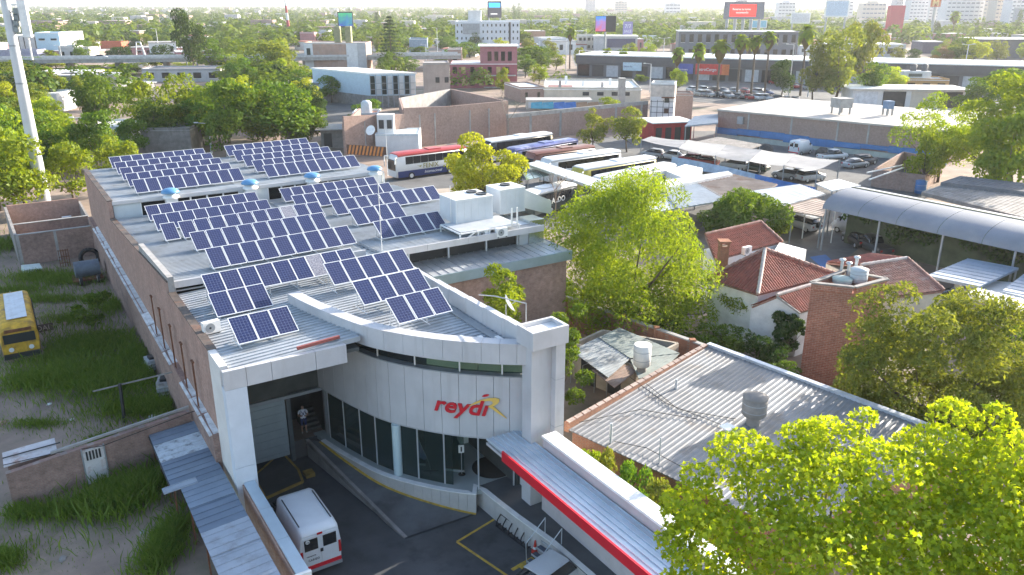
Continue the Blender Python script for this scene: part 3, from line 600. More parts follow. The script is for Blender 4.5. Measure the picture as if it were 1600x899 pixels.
def van(label, loc, rz, L_=4.9, near=False):
    V = thing('white_van', label, 'van', loc, rz); wv = paint('van_white', (.66,.68,.70), .35)
    hl = L_/2
    loft([(-hl,.42,2.2,.9,.96,.86),(-hl+.06,.34,2.36,.92,.98,.86),(-hl+.5,.32,2.42,.93,.985,.87),(hl-1.75,.32,2.42,.93,.985,.87),(hl-1.45,.32,2.34,.93,.98,.84),(hl-.85,.32,1.5,.93,.97,.8),(hl-.25,.36,1.15,.88,.94,.74),(hl,.45,.9,.74,.8,.66)], r=.12).obj('body', wv, V)
    for sx in (-1,1):
        d = MB(); d.box(sx*.02,-hl-.03,.62,sx*.80,-hl+.02,2.1); dd = d.obj('rear_door', wv, V)
        MB().box(sx*.12,-hl-.045,1.42,sx*.74,-hl-.028,2.0).obj('window', carglass, dd)
        MB().box(sx*.83,-hl-.035,.85,sx*.94,-hl+.05,1.45).obj('tail_light', tailm, V)
        MB().box(sx*.72,-hl+.5,2.41,sx*.76,hl-1.9,2.455).obj('roof_rail', dark, V)
        MB().box(sx*.86,hl-1.4,1.35,sx*.93,hl-.95,1.85).obj('side_window', carglass, V); MB().box(sx*1.0,hl-1.2,1.3,sx*1.2,hl-1.0,1.62).obj('mirror', wv, V)
    MB().box(-.12,-hl-.05,2.12,.12,-hl+.05,2.2).obj('brake_light', tailm, V); MB().box(-.9,-hl-.06,.44,.9,-hl+.04,.6).obj('red_stripe', red, V); MB().box(-.92,-hl-.1,.28,.92,-hl+.04,.43).obj('bumper', grey, V)
    MB().box(-.03,-hl-.06,1.2,.1,-hl-.028,1.36).obj('handle', black, V)
    MB().poly([(-.74,hl-1.38,2.3),(.74,hl-1.38,2.3),(.78,hl-.9,1.56),(-.78,hl-.9,1.56)]).obj('windscreen', carglass, V)
    b = MB().tube((-.58,-hl-.05,1.9),(-.58,-hl-.047,1.9),.1,n=14).obj('sticker', whitep, V)
    wheels(V, ((-.85,hl-1.0),(.85,hl-1.0),(-.85,-hl+.9),(.85,-hl+.9)), .34)
    return V
van('white panel van seen from behind, parked beside the divider wall', BL(2.35,-2.35,-1.0), ROT)
for tx,sz,x,z in (('112',.1,-.66,1.86),('Bienvenidos',.075,-.72,1.02),('CARGO',.1,-.66,.9)): pass
# ---------------------------------------------------------------- lettering
def textme(s, size, ext=.01, shear=0.0, off=0.0, align='LEFT', name='lettering', m=None):
    cu = bpy.data.curves.new(name, 'FONT'); cu.body = s; cu.size = size; cu.extrude = ext; cu.shear = shear; cu.offset = off; cu.align_x = align; cu.resolution_u = 3
    o = bpy.data.objects.new('tmp', cu); COL.objects.link(o); dg = bpy.context.evaluated_depsgraph_get(); me = bpy.data.meshes.new_from_object(o.evaluated_get(dg))
    bpy.data.objects.remove(o, do_unlink=True); me.name = name
    if m: me.materials.clear(); me.materials.append(m)
    return me
def text(s, size, m, parent, loc, rot=(math.pi/2,0,0), **k):
    o = place('lettering', textme(s, size, m=m, **k), parent, loc); o.rotation_euler = rot; return o
V = bpy.data.objects['white_van']
text('CARGO', .15, dark, V, (-.62,-2.485,.86)); text('transporte', .1, dark, V, (-.68,-2.485,1.1)); text('112', .1, dark, V, (-.67,-2.51,1.86))
CLL = [0]
for a,c in zip(CL, CL[1:]): CLL.append(CLL[-1]+(c-a).length)
def on_curve(d, out):
    d = max(0, min(CLL[-1]-1e-4, d)); i = max(k for k in range(len(CLL)-1) if CLL[k] <= d); f = (d-CLL[i])/(CLL[i+1]-CLL[i]); p = CL[i].lerp(CL[i+1], f); q = (CL[i+1]-CL[i]).normalized(); return p+Vector((q.y,-q.x,0))*out
def curvefit(px, py):
    best = None
    for i in range(0, int(CLL[-1]*20)):
        p = on_curve(i/20, .05)
        w_ = BL(p.x,p.y,0); z = ZAT(py, w_.y); e = abs(PX(Vector((w_.x,w_.y,z)))[0]-px)
        if 3 < z < 7 and (best is None or e < best[0]): best = (e, i/20, z)
    return best[1:]
d0, z0 = curvefit(678, 637); d1, z1 = curvefit(763, 637); kk = (d1-d0)
lm = textme('reydı', 1.0, .03, .28, .02); xs = [v.co.x for v in lm.vertices]; x0, x1 = min(xs), max(xs); zs = kk/(x1-x0)
def bend(me, du, z, sx, sy, name, m):
    for v in me.vertices:
        p = on_curve(du+v.co.x*sx, .06+v.co.z); v.co = (p.x, p.y, z+v.co.y*sy)
    me.materials.clear(); me.materials.append(m); return place(name, me, ST)
bend(lm, d0-x0*zs, z0-.12, zs, zs*.86, 'lettering', red)
u2 = lambda px: (px-678)/(763-678)*kk; v2 = lambda py: (637-py)*kk/(763-678)*1.02
gold = M('gold_paint', (.80,.52,.12), .45, 0, .06)
def flatlogo(up, lo, name, m):
    b = MB()
    for (a,c),(d_,e_) in zip(zip(up,up[1:]),zip(lo,lo[1:])): b.hexa([(u2(a[0]),v2(a[1]),0),(u2(c[0]),v2(c[1]),0),(u2(e_[0]),v2(e_[1]),0),(u2(d_[0]),v2(d_[1]),0)],[(u2(a[0]),v2(a[1]),.03),(u2(c[0]),v2(c[1]),.03),(u2(e_[0]),v2(e_[1]),.03),(u2(d_[0]),v2(d_[1]),.03)])
    return bend(b.mesh(name, m), d0, z0, 1, 1, name, m)
flatlogo([(733,626.5),(742,620),(752,615),(763,611.5),(773,610.5),(779,612),(779,616)],[(733,627),(743,622.5),(753,618),(762,616),(767,616),(769,618),(771,620)],'logo_figure',gold)
flatlogo([(779,615),(777,619),(770,624.5)],[(770,618),(768,621),(761,625.5)],'logo_figure',gold)
flatlogo([(766,623),(773,627),(781,634),(790,643)],[(762,625.5),(770,630),(778,636),(789.8,643.5)],'logo_figure',gold)
flatlogo([(753,609.5),(756,606.8),(760,605.5),(764,606)],[(753.2,610),(757,610.3),(761,608.8),(764,606.5)],'logo_head',red)
# ---------------------------------------------------------------- things on the forecourt and in the shop
def flag(label, loc, rz, m, txt=None, tm=None, h=2.5, lean=.0):
    F = thing('feather_flag', label, 'flag', loc, rz); b = MB(); pts = []
    for k in range(13):
        t = k/12; pts.append((.42*math.sin(t*1.5)**2*(-1)*.9-lean*t*h, 0, .1+t*h*.97))
    b.path(pts, .018, 6); b.obj('pole', alu, F); f = MB(); n = len(pts)
    for k in range(4, n-1):
        w = lambda i: .5*math.sin(math.pi*min(1,(i-3.6)/(n-4.2))**.8)*1.0+.02
        a, c = pts[k], pts[k+1]; f.hexa([(a[0],-.006,a[2]),(a[0]-w(k),-.006,a[2]-.12),(c[0]-w(k+1),-.006,c[2]-.12),(c[0],-.006,c[2])],[(a[0],.006,a[2]),(a[0]-w(k),.006,a[2]-.12),(c[0]-w(k+1),.006,c[2]-.12),(c[0],.006,c[2])])
    f.obj('cloth', m, F); g = MB(); g.bar((-.4,0,.04),(.4,0,.04),.04); g.bar((0,-.4,.075),(0,.4,.075),.03); g.obj('cross_foot', black, F)
    if txt: o = text(txt, .3, tm, F, (-.42,-.02,1.0)); o.rotation_euler = (math.pi/2, -1.35, 0)
    return F
lav = M('lavender_cloth', (.30,.30,.52), .8, 0, .15, 3, stain=(.42,.34,.5), sfac=.6, ss=3); pinkc = M('maroon_cloth', (.36,.14,.18), .8, 0, .15, 3); dkc = M('brown_cloth', (.09,.06,.05), .8)
p = LB(W(678,742,.1)); flag('lavender feather flag leaning behind the shop glass right of the column', BL(p[0],p[1]+.35,.1), ROT-.5, lav, None, None, 2.3, .12)
p = LB(W(618,728,.1)); flag('maroon feather flag with pale writing just left of the round column', BL(p[0]-.2,p[1]+1.6,.1), ROT-.6, pinkc, 'KAPPA', whitep, 2.7, .1)
p = LB(W(600,722,.1)); flag('dark feather flag reading MARRO in pale pink letters', BL(p[0]+.1,p[1]+1.9,.1), ROT-.6, dkc, 'MARRO', M('pale_pink_print', (.55,.3,.28), .7), 2.9, .1)
# display shelf, door leaves, mat, sign stand
S_ = thing('display_shelf', 'dark display shelf with red and white boxes behind the shop glass', 'shelf', BL(*[LB(W(588,722,.1))[k]+(.35,1.1)[k] for k in (0,1)],.1), ROT-.5)
for z in (.1,.5,.9): MB().box(-.5,-.2,z,.5,.2,z+.05).obj('board', redd, S_)
for i,(x,z) in enumerate(((-.3,.55),(.1,.55),(.35,.15),(-.2,.15),(.15,.95),(-.25,.95))): MB().box(x-.1,-.15,z,x+.12,.1,z+.2).obj('box', (whitep, redd, dark)[i % 3], S_)
p = LB(W(770,730,.1)); MT = MB().lathe([(1.12,0),(1.1,.012),(0,.012)], 40).obj('round_mat', M('black_mat', (.012,.013,.013), .9, 0, .2, 3), loc=BL(p[0],p[1],.105), label='large round black mat on the entrance floor', cat='mat')
p = LB(W(768,715,.1))
for k,(x,y,w) in enumerate(((655,735,.9),(713,745,1.1))):
    q = LB(W(x,y,.1)); D = thing('glass_door', ('left','right')[k]+' glass door leaf of the shop front with pale rails', 'door', BL(q[0]+.15,q[1]+.5,.12), ROT-.75)
    MB().box(-w/2,-.02,.12,w/2,.02,2.3).obj('pane', glasss, D); MB().box(-w/2,-.035,0,w/2,.035,.12).obj('rail', alu, D); MB().box(-w/2,-.035,2.3,w/2,.035,2.42).obj('rail', alu, D)
q = LB(W(722,745,.1)); SG = thing('sign_stand', 'thin stand holding a small white notice by the entrance', 'sign', BL(q[0]+.1,q[1]+.2,.1), ROT-.4); MB().tube((0,0,0),(0,0,1.3),.02,n=6).obj('pole', alu, SG); MB().box(-.15,-.02,1.3,.15,.02,1.75).obj('board', whitep, SG); MB().box(-.04,-.03,1.38,.04,-.021,1.66).obj('print', dark, SG); MB().lathe([(.2,0),(.18,.03),(0,.03)],12).obj('foot', black, SG)
q = LB(W(742,690,.8)); TB = thing('reception_desk', 'white reception desk with dark screen inside the entrance', 'desk', BL(q[0]+.4,q[1]+1.4,.1), ROT-.2); MB().box(-.6,-.3,0,.6,.3,1.05).obj('desk', whitep, TB); MB().box(-.3,-.33,.55,.35,-.302,.95).obj('screen', dark, TB)
# person in the doorway
def person(label, loc, rz, hgt=1.8):
    Pn = thing('person', label, 'person', loc, rz); k = hgt/1.8
    sk = M('skin', (.38,.22,.16), .6, 0, .06); me = bpy.data.meshes.new('body')
    J = [(0,0,.98),(0,0,1.18),(0,.0,1.40),(0,-.01,1.52),(0,-.02,1.60),(0,-.02,1.72),(.2,0,1.42),(.27,-.03,1.16),(.06,-.24,1.14),(-.2,0,1.42),(-.27,-.03,1.16),(-.06,-.25,1.19),(.1,0,.9),(.11,0,.5),(.12,.02,.09),(.13,-.13,.04),(-.1,0,.9),(-.11,-.01,.5),(-.12,.02,.09),(-.14,-.13,.04)]
    Ed = [(0,1),(1,2),(2,3),(3,4),(4,5),(2,6),(6,7),(7,8),(2,9),(9,10),(10,11),(0,12),(12,13),(13,14),(14,15),(0,16),(16,17),(17,18),(18,19)]
    Rr = [.16,.15,.15,.06,.075,.1,.07,.05,.04,.07,.05,.04,.1,.065,.045,.045,.1,.065,.045,.045]
    me.from_pydata([(x*k,y*k,z*k) for x,y,z in J], Ed, []); o = bpy.data.objects.new('body', me); COL.objects.link(o)
    o.modifiers.new('skin','SKIN'); me.skin_vertices[0].data[0].use_root = True
    for i,r in enumerate(Rr): me.skin_vertices[0].data[i].radius = (r*k, r*k*(.72 if i in (0,1,2) else 1))
    sb = o.modifiers.new('sub','SUBSURF'); sb.levels = 2; sb.render_levels = 2
    dg = bpy.context.evaluated_depsgraph_get(); m2 = bpy.data.meshes.new_from_object(o.evaluated_get(dg)); bpy.data.objects.remove(o, do_unlink=True)
    shirt = M('white_shirt', (.68,.68,.74), .85, 0, .05); blue = M('navy_cloth', (.02,.035,.12), .9, 0, .1); hair = M('brown_hair', (.05,.035,.025), .8); shoe = M('pale_shoe', (.35,.34,.33), .7)
    m2.materials.clear()
    for q in (sk, shirt, blue, hair, shoe): m2.materials.append(q)
    for f in m2.polygons:
        c = f.center/k; f.use_smooth = True; r_ = math.hypot(c.x,c.y)
        if c.z < .1: f.material_index = 4
        elif .5 < c.z < .98 and abs(c.x) < .26 and not (abs(c.x) > .2 and c.z > .95): f.material_index = 2
        elif c.z >= .98 and c.z < 1.53 and not (c.z < 1.27 and (c.y < -.12 or abs(c.x) > .21)): f.material_index = 1
        elif c.z > 1.76 or (c.z > 1.62 and c.y > .0): f.material_index = 3
        else: f.material_index = 0
    place('body', m2, Pn)
    b = MB(); b.bar((-.13*k,-.115*k,1.46*k),(.1*k,-.165*k,1.12*k),.03,.02); b.bar((.13*k,-.115*k,1.46*k),(-.05*k,-.165*k,1.2*k),.03,.02); b.obj('strap', blue, Pn)
    nose = MB(); nose.tube((0,-.115*k,1.69*k),(0,-.14*k,1.665*k),.018,.02,6); nose.obj('nose', sk, Pn)
    for sx in (-1,1): MB().lathe([(0,-.012),(.012,0),(0,.012)],8,(sx*.035*k,-.112*k,1.70*k)).obj('eye', dark, Pn)
    return Pn
q = LB(W(476,676,.1)); person('person in white shirt and navy shorts standing with folded arms in the dark doorway', BL(q[0],q[1]+.0,.1), ROT-.15)
# bicycle rack, metal stair, cones, white car
q = LB(W(803,838,-1)); BR = thing('bicycle_rack', 'black wire bicycle rack against the pale slab wall', 'bike rack', BL(q[0]+.1,q[1],-1), ROT-math.pi/2+.12); b = MB()
for y,z in ((-.3,.05),(.3,.05),(0,.6)): b.tube((-1.15,y,z),(1.15,y,z),.035,n=6)
b.obj('rails', black, BR)
for k in range(6):
    x = -1.15+k*.46
    MB().path([(x,-.3,.05),(x,-.22,.35),(x,-.02,.6),(x,.02,.6),(x,.22,.35),(x,.3,.05),(x,-.3,.05)],.032,6).obj('hoop', black, BR)
q = LB(W(853,868,-.6)); SR = thing('metal_stair', 'short metal stair with yellow landing rising to the walkway', 'stair', BL(q[0],q[1],-1), ROT+.15)
for k in range(4):
    MB().box(-.75+k*.3,-.5,.16+k*.22,-.47+k*.3,.5,.2+k*.22).obj('tread', M('blue_grey_tread', (.10,.12,.16), .5, .3), SR); MB().box(-.76+k*.3,-.51,.13+k*.22,-.73+k*.3,.51,.21+k*.22).obj('nosing', alu, SR)
MB().box(.42,-.75,1.04,.85,.75,1.1).obj('landing', yellow, SR); MB().box(-1.15,-.7,.0,-.8,.7,.05).obj('landing', yellow, SR)
for y in (-.55,.55): MB().path([(-.7,y,0),(-.75,y,1.1),(.45,y,1.95),(.45,y,1.0)],.025,6).obj('handrail', alu, SR)
b = MB(); b.box(-.17,-.17,0,.17,.17,.03); b.lathe([(.13,.03),(.03,.62),(.025,.66)],12); cm_ = b.mesh('cone', M('cone_red', (.65,.05,.03), .5)); b = MB(); b.lathe([(.1,.2),(.08,.32)],12); cs = b.mesh('band', whitep)
for i,(x,y) in enumerate(((836,863),(846,858))):
    C = thing('traffic_cone', ('left','right')[i]+' red traffic cone between bicycle rack and metal stair', 'traffic cone', W(x,y,-1)); place('body', cm_, C); place('band', cs, C).scale = (1.03,1.03,1)
car('hatch', WH, 'white car at the bottom edge in front of the metal stair', W(838,935,-1), ROT+math.pi*.5+.25)
# roof extras: small wall air conditioner, red beam, dish, roof units
def ac_small(label, loc, rz, w=.85, parent=None):
    a = thing('air_conditioner', label, 'air conditioner', loc, rz); MB().box(-w/2,-.16,.06,w/2,.16,.66).obj('casing', whitep, a)
    b = MB(); b.tube((-.1,-.165,.36),(-.1,-.175,.36),.24,n=20); b.obj('grille', grey, a); b = MB(); b.tube((-.1,-.176,.36),(-.1,-.18,.36),.06,n=10); b.obj('fan_hub', dark, a)
    for x in (-w/2+.1,w/2-.1): MB().box(x-.04,-.18,0,x+.04,.18,.06).obj('foot', dark, a)
    return a
q = LB(W(331,520,7.9)); ac_small('white outdoor air conditioner by the panels at the front left roof', BL(q[0],q[1],7.86), ROT+.15)
q = LB(W(498,538,8.1)); MB().box(-1.1,-.07,0,1.1,.07,.14).obj('red_beam', M('faded_red_beam', (.26,.07,.06), .6, 0, .15), loc=BL(q[0],q[1],8.12), rz=ROT+.12, label='faded red beam lying on the shaded front roof', cat='beam')
def dish(label, loc, rz, r=.45, mast=1.0):
    a = thing('satellite_dish', label, 'satellite dish', loc, rz); MB().tube((0,0,0),(0,0,mast),.03,n=6).obj('mast', grey, a); b = MB()
    b.lathe([(r,.14*r/.45),(r*.7,.05),(r*.35,.01),(0,0),(r*.35,.02),(r*.7,.062),(r*1.0,.15*r/.45)],18); o = b.obj('reflector', whitep, a); o.location = (0,-.08,mast); o.rotation_euler = (rad(62),0,0)
    MB().tube((0,-.1,mast-.1),(0,-.55,mast+.15),.015,n=5).obj('arm', grey, a); return a
q = LB(W(812,505,8.0)); dish('white satellite dish behind the right parapet near the tower', BL(13.6,-2.6,7.2), ROT+1.2, .5, 1.9)
MB().path([(0,0,0),(0,0,1.2),(-.3,2.4,.9),(-.2,4.2,.4)],.03,6).obj('stay_cable', grey, loc=BL(13.5,-4.6,8.6), rz=ROT, label='bent grey stay pipe along the right parapet', cat='pipe')
def hvac(label, t, s, z, w, d, h, fans, duct=False):
    a = thing('rooftop_unit', label, 'rooftop unit', BL(t,s,z), ROT); MB().box(-w/2,-d/2,.1,w/2,d/2,h).obj('casing', M('hvac_white', (.60,.63,.66), .45, .1, .05), a); MB().box(-w/2-.02,-d/2-.02,h,w/2+.02,d/2+.02,h+.05).obj('lid', whitep, a)
    for x,y in fans: b = MB(); b.lathe([(.42,h+.05),(.42,h+.14),(.36,h+.14),(.3,h+.1),(0,h+.1)],20,(x,y,0)); b.obj('fan', dark, a)
    for k in range(5): MB().box(-w/2+.1+k*(w-.2)/5,-d/2-.012,.25,-w/2+.1+(k+1)*(w-.2)/5-.04,-d/2-.002,h-.1).obj('panel', M('hvac_panel', (.54,.58,.62), .45, .1, .05), a)
    if duct: MB().hexa([(w/2,-d/2+.1,.3),(w/2+2.6,-d/2+.3,-.6),(w/2+2.6,d/2-.1,-.6),(w/2,d/2-.1,.3)],[(w/2,-d/2+.1,h-.2),(w/2+2.6,-d/2+.3,.5),(w/2+2.6,d/2-.1,.5),(w/2,d/2-.1,h-.2)]).obj('duct', M('hvac_white', (.60,.63,.66)), a)
    return a
q = LB(W(742,345,9.0)); hvac('larger white rooftop unit with two fans, left of the pair', q[0],q[1]+1.2, 8.85, 3.0, 2.4, 1.75, ((.7,.4),(1.0,-.5)))
q = LB(W(800,330,9.0)); hvac('white rooftop unit with sloping duct, right of the pair', q[0]+.2,q[1]+1.2, 8.7, 2.2, 2.0, 1.9, ((.1,.2),), True)
q = LB(W(835,372,7.4)); DB = thing('duct_box', 'tall shiny metal duct box at the right end of the strip roof', 'duct', BL(q[0],q[1]+.6,6.95), ROT); mir = M('polished_sheet', (.62,.66,.62), .18, .85, .06)
for z0_,z1_ in ((0,.9),(.92,1.8)): MB().box(-.5,-.7,z0_,.75,.8,z1_).obj('panel', mir, DB)
MB().box(-1.3,-.6,0,-.52,.6,1.6).obj('plinth', M('hvac_panel', (.54,.58,.62)), DB)
q = LB(W(760,372,8.3)); FRM = thing('unit_frame', 'white tubular steel frame below the rooftop units', 'frame', BL(q[0],q[1]+1.1,8.25), ROT)
for a_,c_ in (((-2.1,-1.2,.65),(2.6,-1.2,.65)),((-2.1,1.6,.65),(2.6,1.6,.65)),((-2.1,-1.2,.65),(-2.1,1.6,.65)),((2.6,-1.2,.65),(2.6,1.6,.65)),((.2,-1.2,.65),(.2,1.6,.65)),((-2.1,-1.2,0),(-2.1,-1.2,.65)),((2.6,-1.2,0),(2.6,-1.2,.65)),((.2,-1.2,0),(.2,-1.2,.65)),((-2.1,1.6,0),(-2.1,1.6,.65)),((-2.1,-1.2,0),(-.9,-1.2,.65)),((.2,-1.2,0),(1.4,-1.2,.65)),((2.0,-1.2,.65),(2.0,-1.2,1.9)),((2.45,-1.2,.65),(2.45,-1.2,1.9))): MB().bar(a_,c_,.09).obj('bar', whitep, FRM)
MB().box(-2.0,-1.1,.7,2.5,1.5,.73).obj('grating', galv, FRM)
q = LB(W(752,372,8.3)); ac_small('small white air conditioner at the edge below the rooftop units', BL(q[0],q[1]-.1,8.3), ROT); q = LB(W(782,370,8.3)); ac_small('small dark fronted air conditioner right of the white one below the units', BL(q[0],q[1]-.1,8.3), ROT)
for i,(x,y,h) in enumerate(((597,400,5.6),(705,365,3.6),(606,272,4.5))):
    q = LB(W(x,y,8.2)); MB().tube((0,0,0),(0,0,h),.035,.02,6).obj('antenna_mast', alu, loc=BL(q[0],q[1],8.0), label=('thin pale antenna mast in front of the middle right panels','thin dark mast beside the rooftop units','thin mast at the roof corner near the striped barrier')[i], cat='mast')
# rusty lattice stubs on the ledge
b = MB()
for x,y in ((-.12,0),(.12,0)): b.bar((x,y,0),(x,y,2.6),.045)
for k in range(7): b.bar((-.12,0,.1+k*.38),(.12,0,.1+k*.38+(.3 if k % 2 else .05)),.03)
b.box(-.2,-.06,2.58,.2,.06,2.66); lme = b.mesh('lattice_stub', rust)
for i,s in enumerate((5.6,8.4,11.4,14.6,17.2)):
    place('lattice_stub', lme, None, BL(-.25,s,3.55), ROT+math.pi/2, label=('nearest','second','third','fourth','farthest')[i]+' rusty lattice bracket on the ledge of the long brick wall', cat='bracket', group='rusty lattice brackets on the ledge')
# ---------------------------------------------------------------- weedy lot on the left
def wallseg(P_, a, c, h, th=.25, m=brick, name='wall', z0=0.0, h2=None):
    a = Vector((a[0],a[1],0)); c = Vector((c[0],c[1],0)); d = (c-a).normalized(); n = Vector((-d.y,d.x,0))*th/2; h2 = h if h2 is None else h2
    return MB().hexa([a-n+Vector((0,0,z0)),c-n+Vector((0,0,z0)),c+n+Vector((0,0,z0)),a+n+Vector((0,0,z0))],[a-n+Vector((0,0,h)),c-n+Vector((0,0,h2)),c+n+Vector((0,0,h2)),a+n+Vector((0,0,h))]).obj(name, m, P_)
CWL = thing('yard_wall', 'weathered brown brick wall with a barred white door across the weedy lot', 'wall', BL(-4.8,7.3), ROT)
wallseg(CWL, (-4.4,-.45), (4.35,.25), 1.95, .3, brickd, h2=2.55)
MB().hexa([(-2.4,.0,2.1),(4.4,.48,2.56),(4.4,.62,2.56),(-2.4,.14,2.1)],[(-2.4,.0,2.22),(4.4,.48,2.68),(4.4,.62,2.68),(-2.4,.14,2.22)]).obj('coping', conc, CWL)
dr = MB(); dr.box(-.48,-.04,0,.48,.04,1.95); do = dr.obj('door', M('white_rusty_door', (.62,.6,.6), .6, .1, .1, 2, stain=(.30,.10,.03), sfac=.9, ss=1.1), CWL); q = LB(W(152,742,.25)); dx_ = q[0]+4.8; do.location = (dx_, -.45+(dx_+4.4)/8.75*.7-.21, .12); do.rotation_euler = (0,0,.08)
for k in range(5): MB().box(-.36+k*.15,-.055,1.35,-.27+k*.15,-.042,1.85).obj('bar_opening', dark, do)
MB().box(-.55,-.03,-.05,-.485,.05,2.02).obj('frame', grey, do); MB().box(.485,-.03,-.05,.55,.05,2.02).obj('frame', grey, do)
RSH = thing('rusty_shed', 'low shed roofed with a pale rusty sheet behind the yard wall', 'shed', BL(-7.9,8.1), ROT)
sheet([(-1.35,-.75),(1.0,-.55),(1.0,.75),(-1.35,.55)], lambda x,y: 2.12+.12*y, .08, .3, wave(.012), .03).obj('roof_sheet', M('rusty_white_sheet', (.55,.52,.52), .7, .1, .12, 1.5, stain=(.30,.13,.07), sfac=.9, ss=.9), RSH); MB().box(-1.2,-.4,0,.9,.5,1.95).obj('wall', brickd, RSH); MB().bar((-1.35,-.1,2.2),(1.2,.1,2.2),.05).obj('batten', dark, RSH)
PB = thing('post_and_beam', 'leaning dark post carrying a long thin pale beam over the weeds', 'frame', W(195,660,0), 0)
a0 = W(195,660,0); a1 = W(145,612,2.0)-a0; a2 = W(276,580,2.9)-a0; a3 = W(187,600,2.4)-a0
MB().bar((0,0,0),a3,.14).obj('post', dark, PB); MB().bar(a1,a2,.07).obj('beam', concd, PB)
a4 = W(275,605,0)-a0; MB().bar(a4,a2,.07).obj('post', rust, PB)
wr = MB(); p0 = W(5,727,2.1); p1 = W(92,707,2.1); p2 = W(160,697,2.2); p3 = W(310,640,3.2); wr.path([p0-p0,p1-p0,p2-p0,p3-p0],.02,5); wr.obj('black_cable', black, loc=p0, label='black cable running along the top of the yard wall', cat='cable')
# brick enclosure and antenna mast
EN = thing('brick_enclosure', 'roofless brick enclosure around the foot of the white mast', 'enclosure', BL(-3.2,52), ROT)
wallseg(EN, (-3.4,-.3), (3.1,-.3), 2.9, .25, brickd); wallseg(EN, (-3.4,4.3), (3.1,4.3), 2.9, .22, brickd); wallseg(EN, (-3.8,13), (3.1,13), 3.1, .25, brick); wallseg(EN, (-3.52,-.4), (-3.9,13), 3.0, .25, concd)
wallseg(EN, (3.15,-.4), (3.15,13), 2.7, .2, concd)
for x in (-3.4,-.3,3.0): MB().box(x-.12,-.45,0,x+.12,-.43,2.9).obj('pilaster', conc, EN)
for y,z in ((-.3,2.9),(4.3,2.9)): MB().box(-3.5,y-.16,z,3.1,y+.16,z+.07).obj('coping', conc, EN)
MB().box(1.0,9,0,1.9,9.6,2.0).obj('cabinet', M('cabinet_grey', (.42,.44,.46), .5), EN); MB().box(-2.6,8,0,-1.7,8.8,1.2).obj('cabinet', whitep, EN)
PO = W(72,330,.6); AM = thing('antenna_mast', 'tall tapered pale steel mast with antenna panels, cut by the left top corner', 'mast', (PO.x,PO.y,0))
MB().tube((0,0,0),(0,0,26),.75,.42,20).obj('pole', M('pale_steel', (.55,.57,.60), .45, .3, .08, .6), AM); MB().tube((0,0,26),(0,0,34),.42,.34,16).obj('pole', M('pale_steel', (.55,.57,.60)), AM)
for z in (8.5,15,19): MB().lathe([(.74-.014*z,z),(.78-.014*z,z+.05),(.78-.014*z,z+.2),(.74-.014*z,z+.25)],18).obj('flange', grey, AM)
pan = MB(); pan.box(1.3,-.2,20.0,2.2,.2,24.5); pan.obj('antenna_panel', whitep, AM); MB().tube((1.75,0,17.6),(1.75,0,26),.1,n=8).obj('panel_pipe', whitep, AM)
for z in (20.4,22.6,24.4): MB().bar((.2,0,z),(1.5,0,z),.14).obj('bracket', grey, AM)
for k in range(4): MB().box(.5+.12*k,-.3,20.5+k*.6,.95+.12*k,.2,21.2+k*.6).obj('radio_box', M('radio_grey', (.24,.27,.27), .5), AM)
# wrecks and junk
YB = thing('yellow_bus', 'abandoned rusty yellow bus with a pale sheet laid on its roof', 'bus', BL(-7.75,26.3), ROT-.0)
ym = M('old_yellow_paint', (.55,.33,.03), .7, 0, .3, 2.2, .3, 12, stain=(.13,.07,.045), sfac=1.0, ss=.9)
loft([(0,.55,2.5,1.05,1.12,1.0),(.25,.5,2.75,1.12,1.18,1.02),(1.0,.5,2.85,1.15,1.2,1.02),(7.6,.5,2.85,1.15,1.2,1.02),(8,.6,2.6,1.1,1.15,.95)], r=.22).obj('body', ym, YB)
MB().box(-.95,-.05,1.5,.95,.12,2.15).obj('windscreen', M('broken_opening', (.02,.025,.025), .8), YB); MB().box(-.8,-.04,2.28,.8,.13,2.5).obj('sign_opening', M('rusty_iron', (.2,.085,.045)), YB)
MB().box(-1.1,-.14,.4,1.1,.06,.75).obj('bumper', dark, YB)
for k in range(7): MB().box(1.14,.7+k,1.55,1.21,1.5+k,2.2).obj('side_opening', M('broken_opening', (.02,.025,.025)), YB)
sheet([(-.55,1.0),(.7,1.0),(.7,7.2),(-.55,7.2)], lambda x,y: 2.93+.02*x, math.pi/2, .3, ribp(.1,.02), .02).obj('roof_sheet', M('pale_blue_sheet', (.60,.64,.68), .5, .1, .08, stain=(.3,.3,.3), sfac=.4, ss=2), YB)
for x in (-.6,.6): MB().tube((x,-.07,1.05),(x,-.03,1.05),.16,n=14).obj('headlight', headm, YB)
wheels(YB, ((-1.0,1.4),(1.0,1.4),(-1.0,6.2),(1.0,6.2)), .45, .28)
sg = MB().box(-.7,-.03,0,.7,.03,.55).obj('fallen_sign', M('brown_board', (.10,.06,.045), .8), loc=W(68,518,.05), rz=ROT+.0, label='fallen dark brown board with pale letters DAI beside the yellow bus', cat='sign'); sg.rotation_euler = (rad(-35),0,ROT)
text('DAI', .55, M('letter_tan', (.42,.33,.24), .7), sg, (-.45,-.045,.07))
TK = thing('rusty_tanker', 'blue grey tank lying on a rusty wheeled frame by the enclosure', 'tank', W(140,440,0), ROT); b = MB(); b.tube((-1.0,.4,1.1),(1.0,.4,1.1),.75,n=18); b.obj('tank', M('blue_grey_rust', (.14,.17,.21), .6, .2, .2, 1.5, stain=(.1,.07,.06), sfac=.7), TK); MB().box(-1.3,-.9,.35,1.1,1.1,.5).obj('frame', rust, TK)
for x,y in ((-.7,-.9),(.7,-.9)): q = MB().tube((x-.12,y,.4),(x+.12,y,.4),.4,n=16).obj('wheel', tyrem, TK); MB().tube((x-.13,y,.4),(x+.13,y,.4),.24,n=12).obj('rim', whitep, q)
b = MB(); 
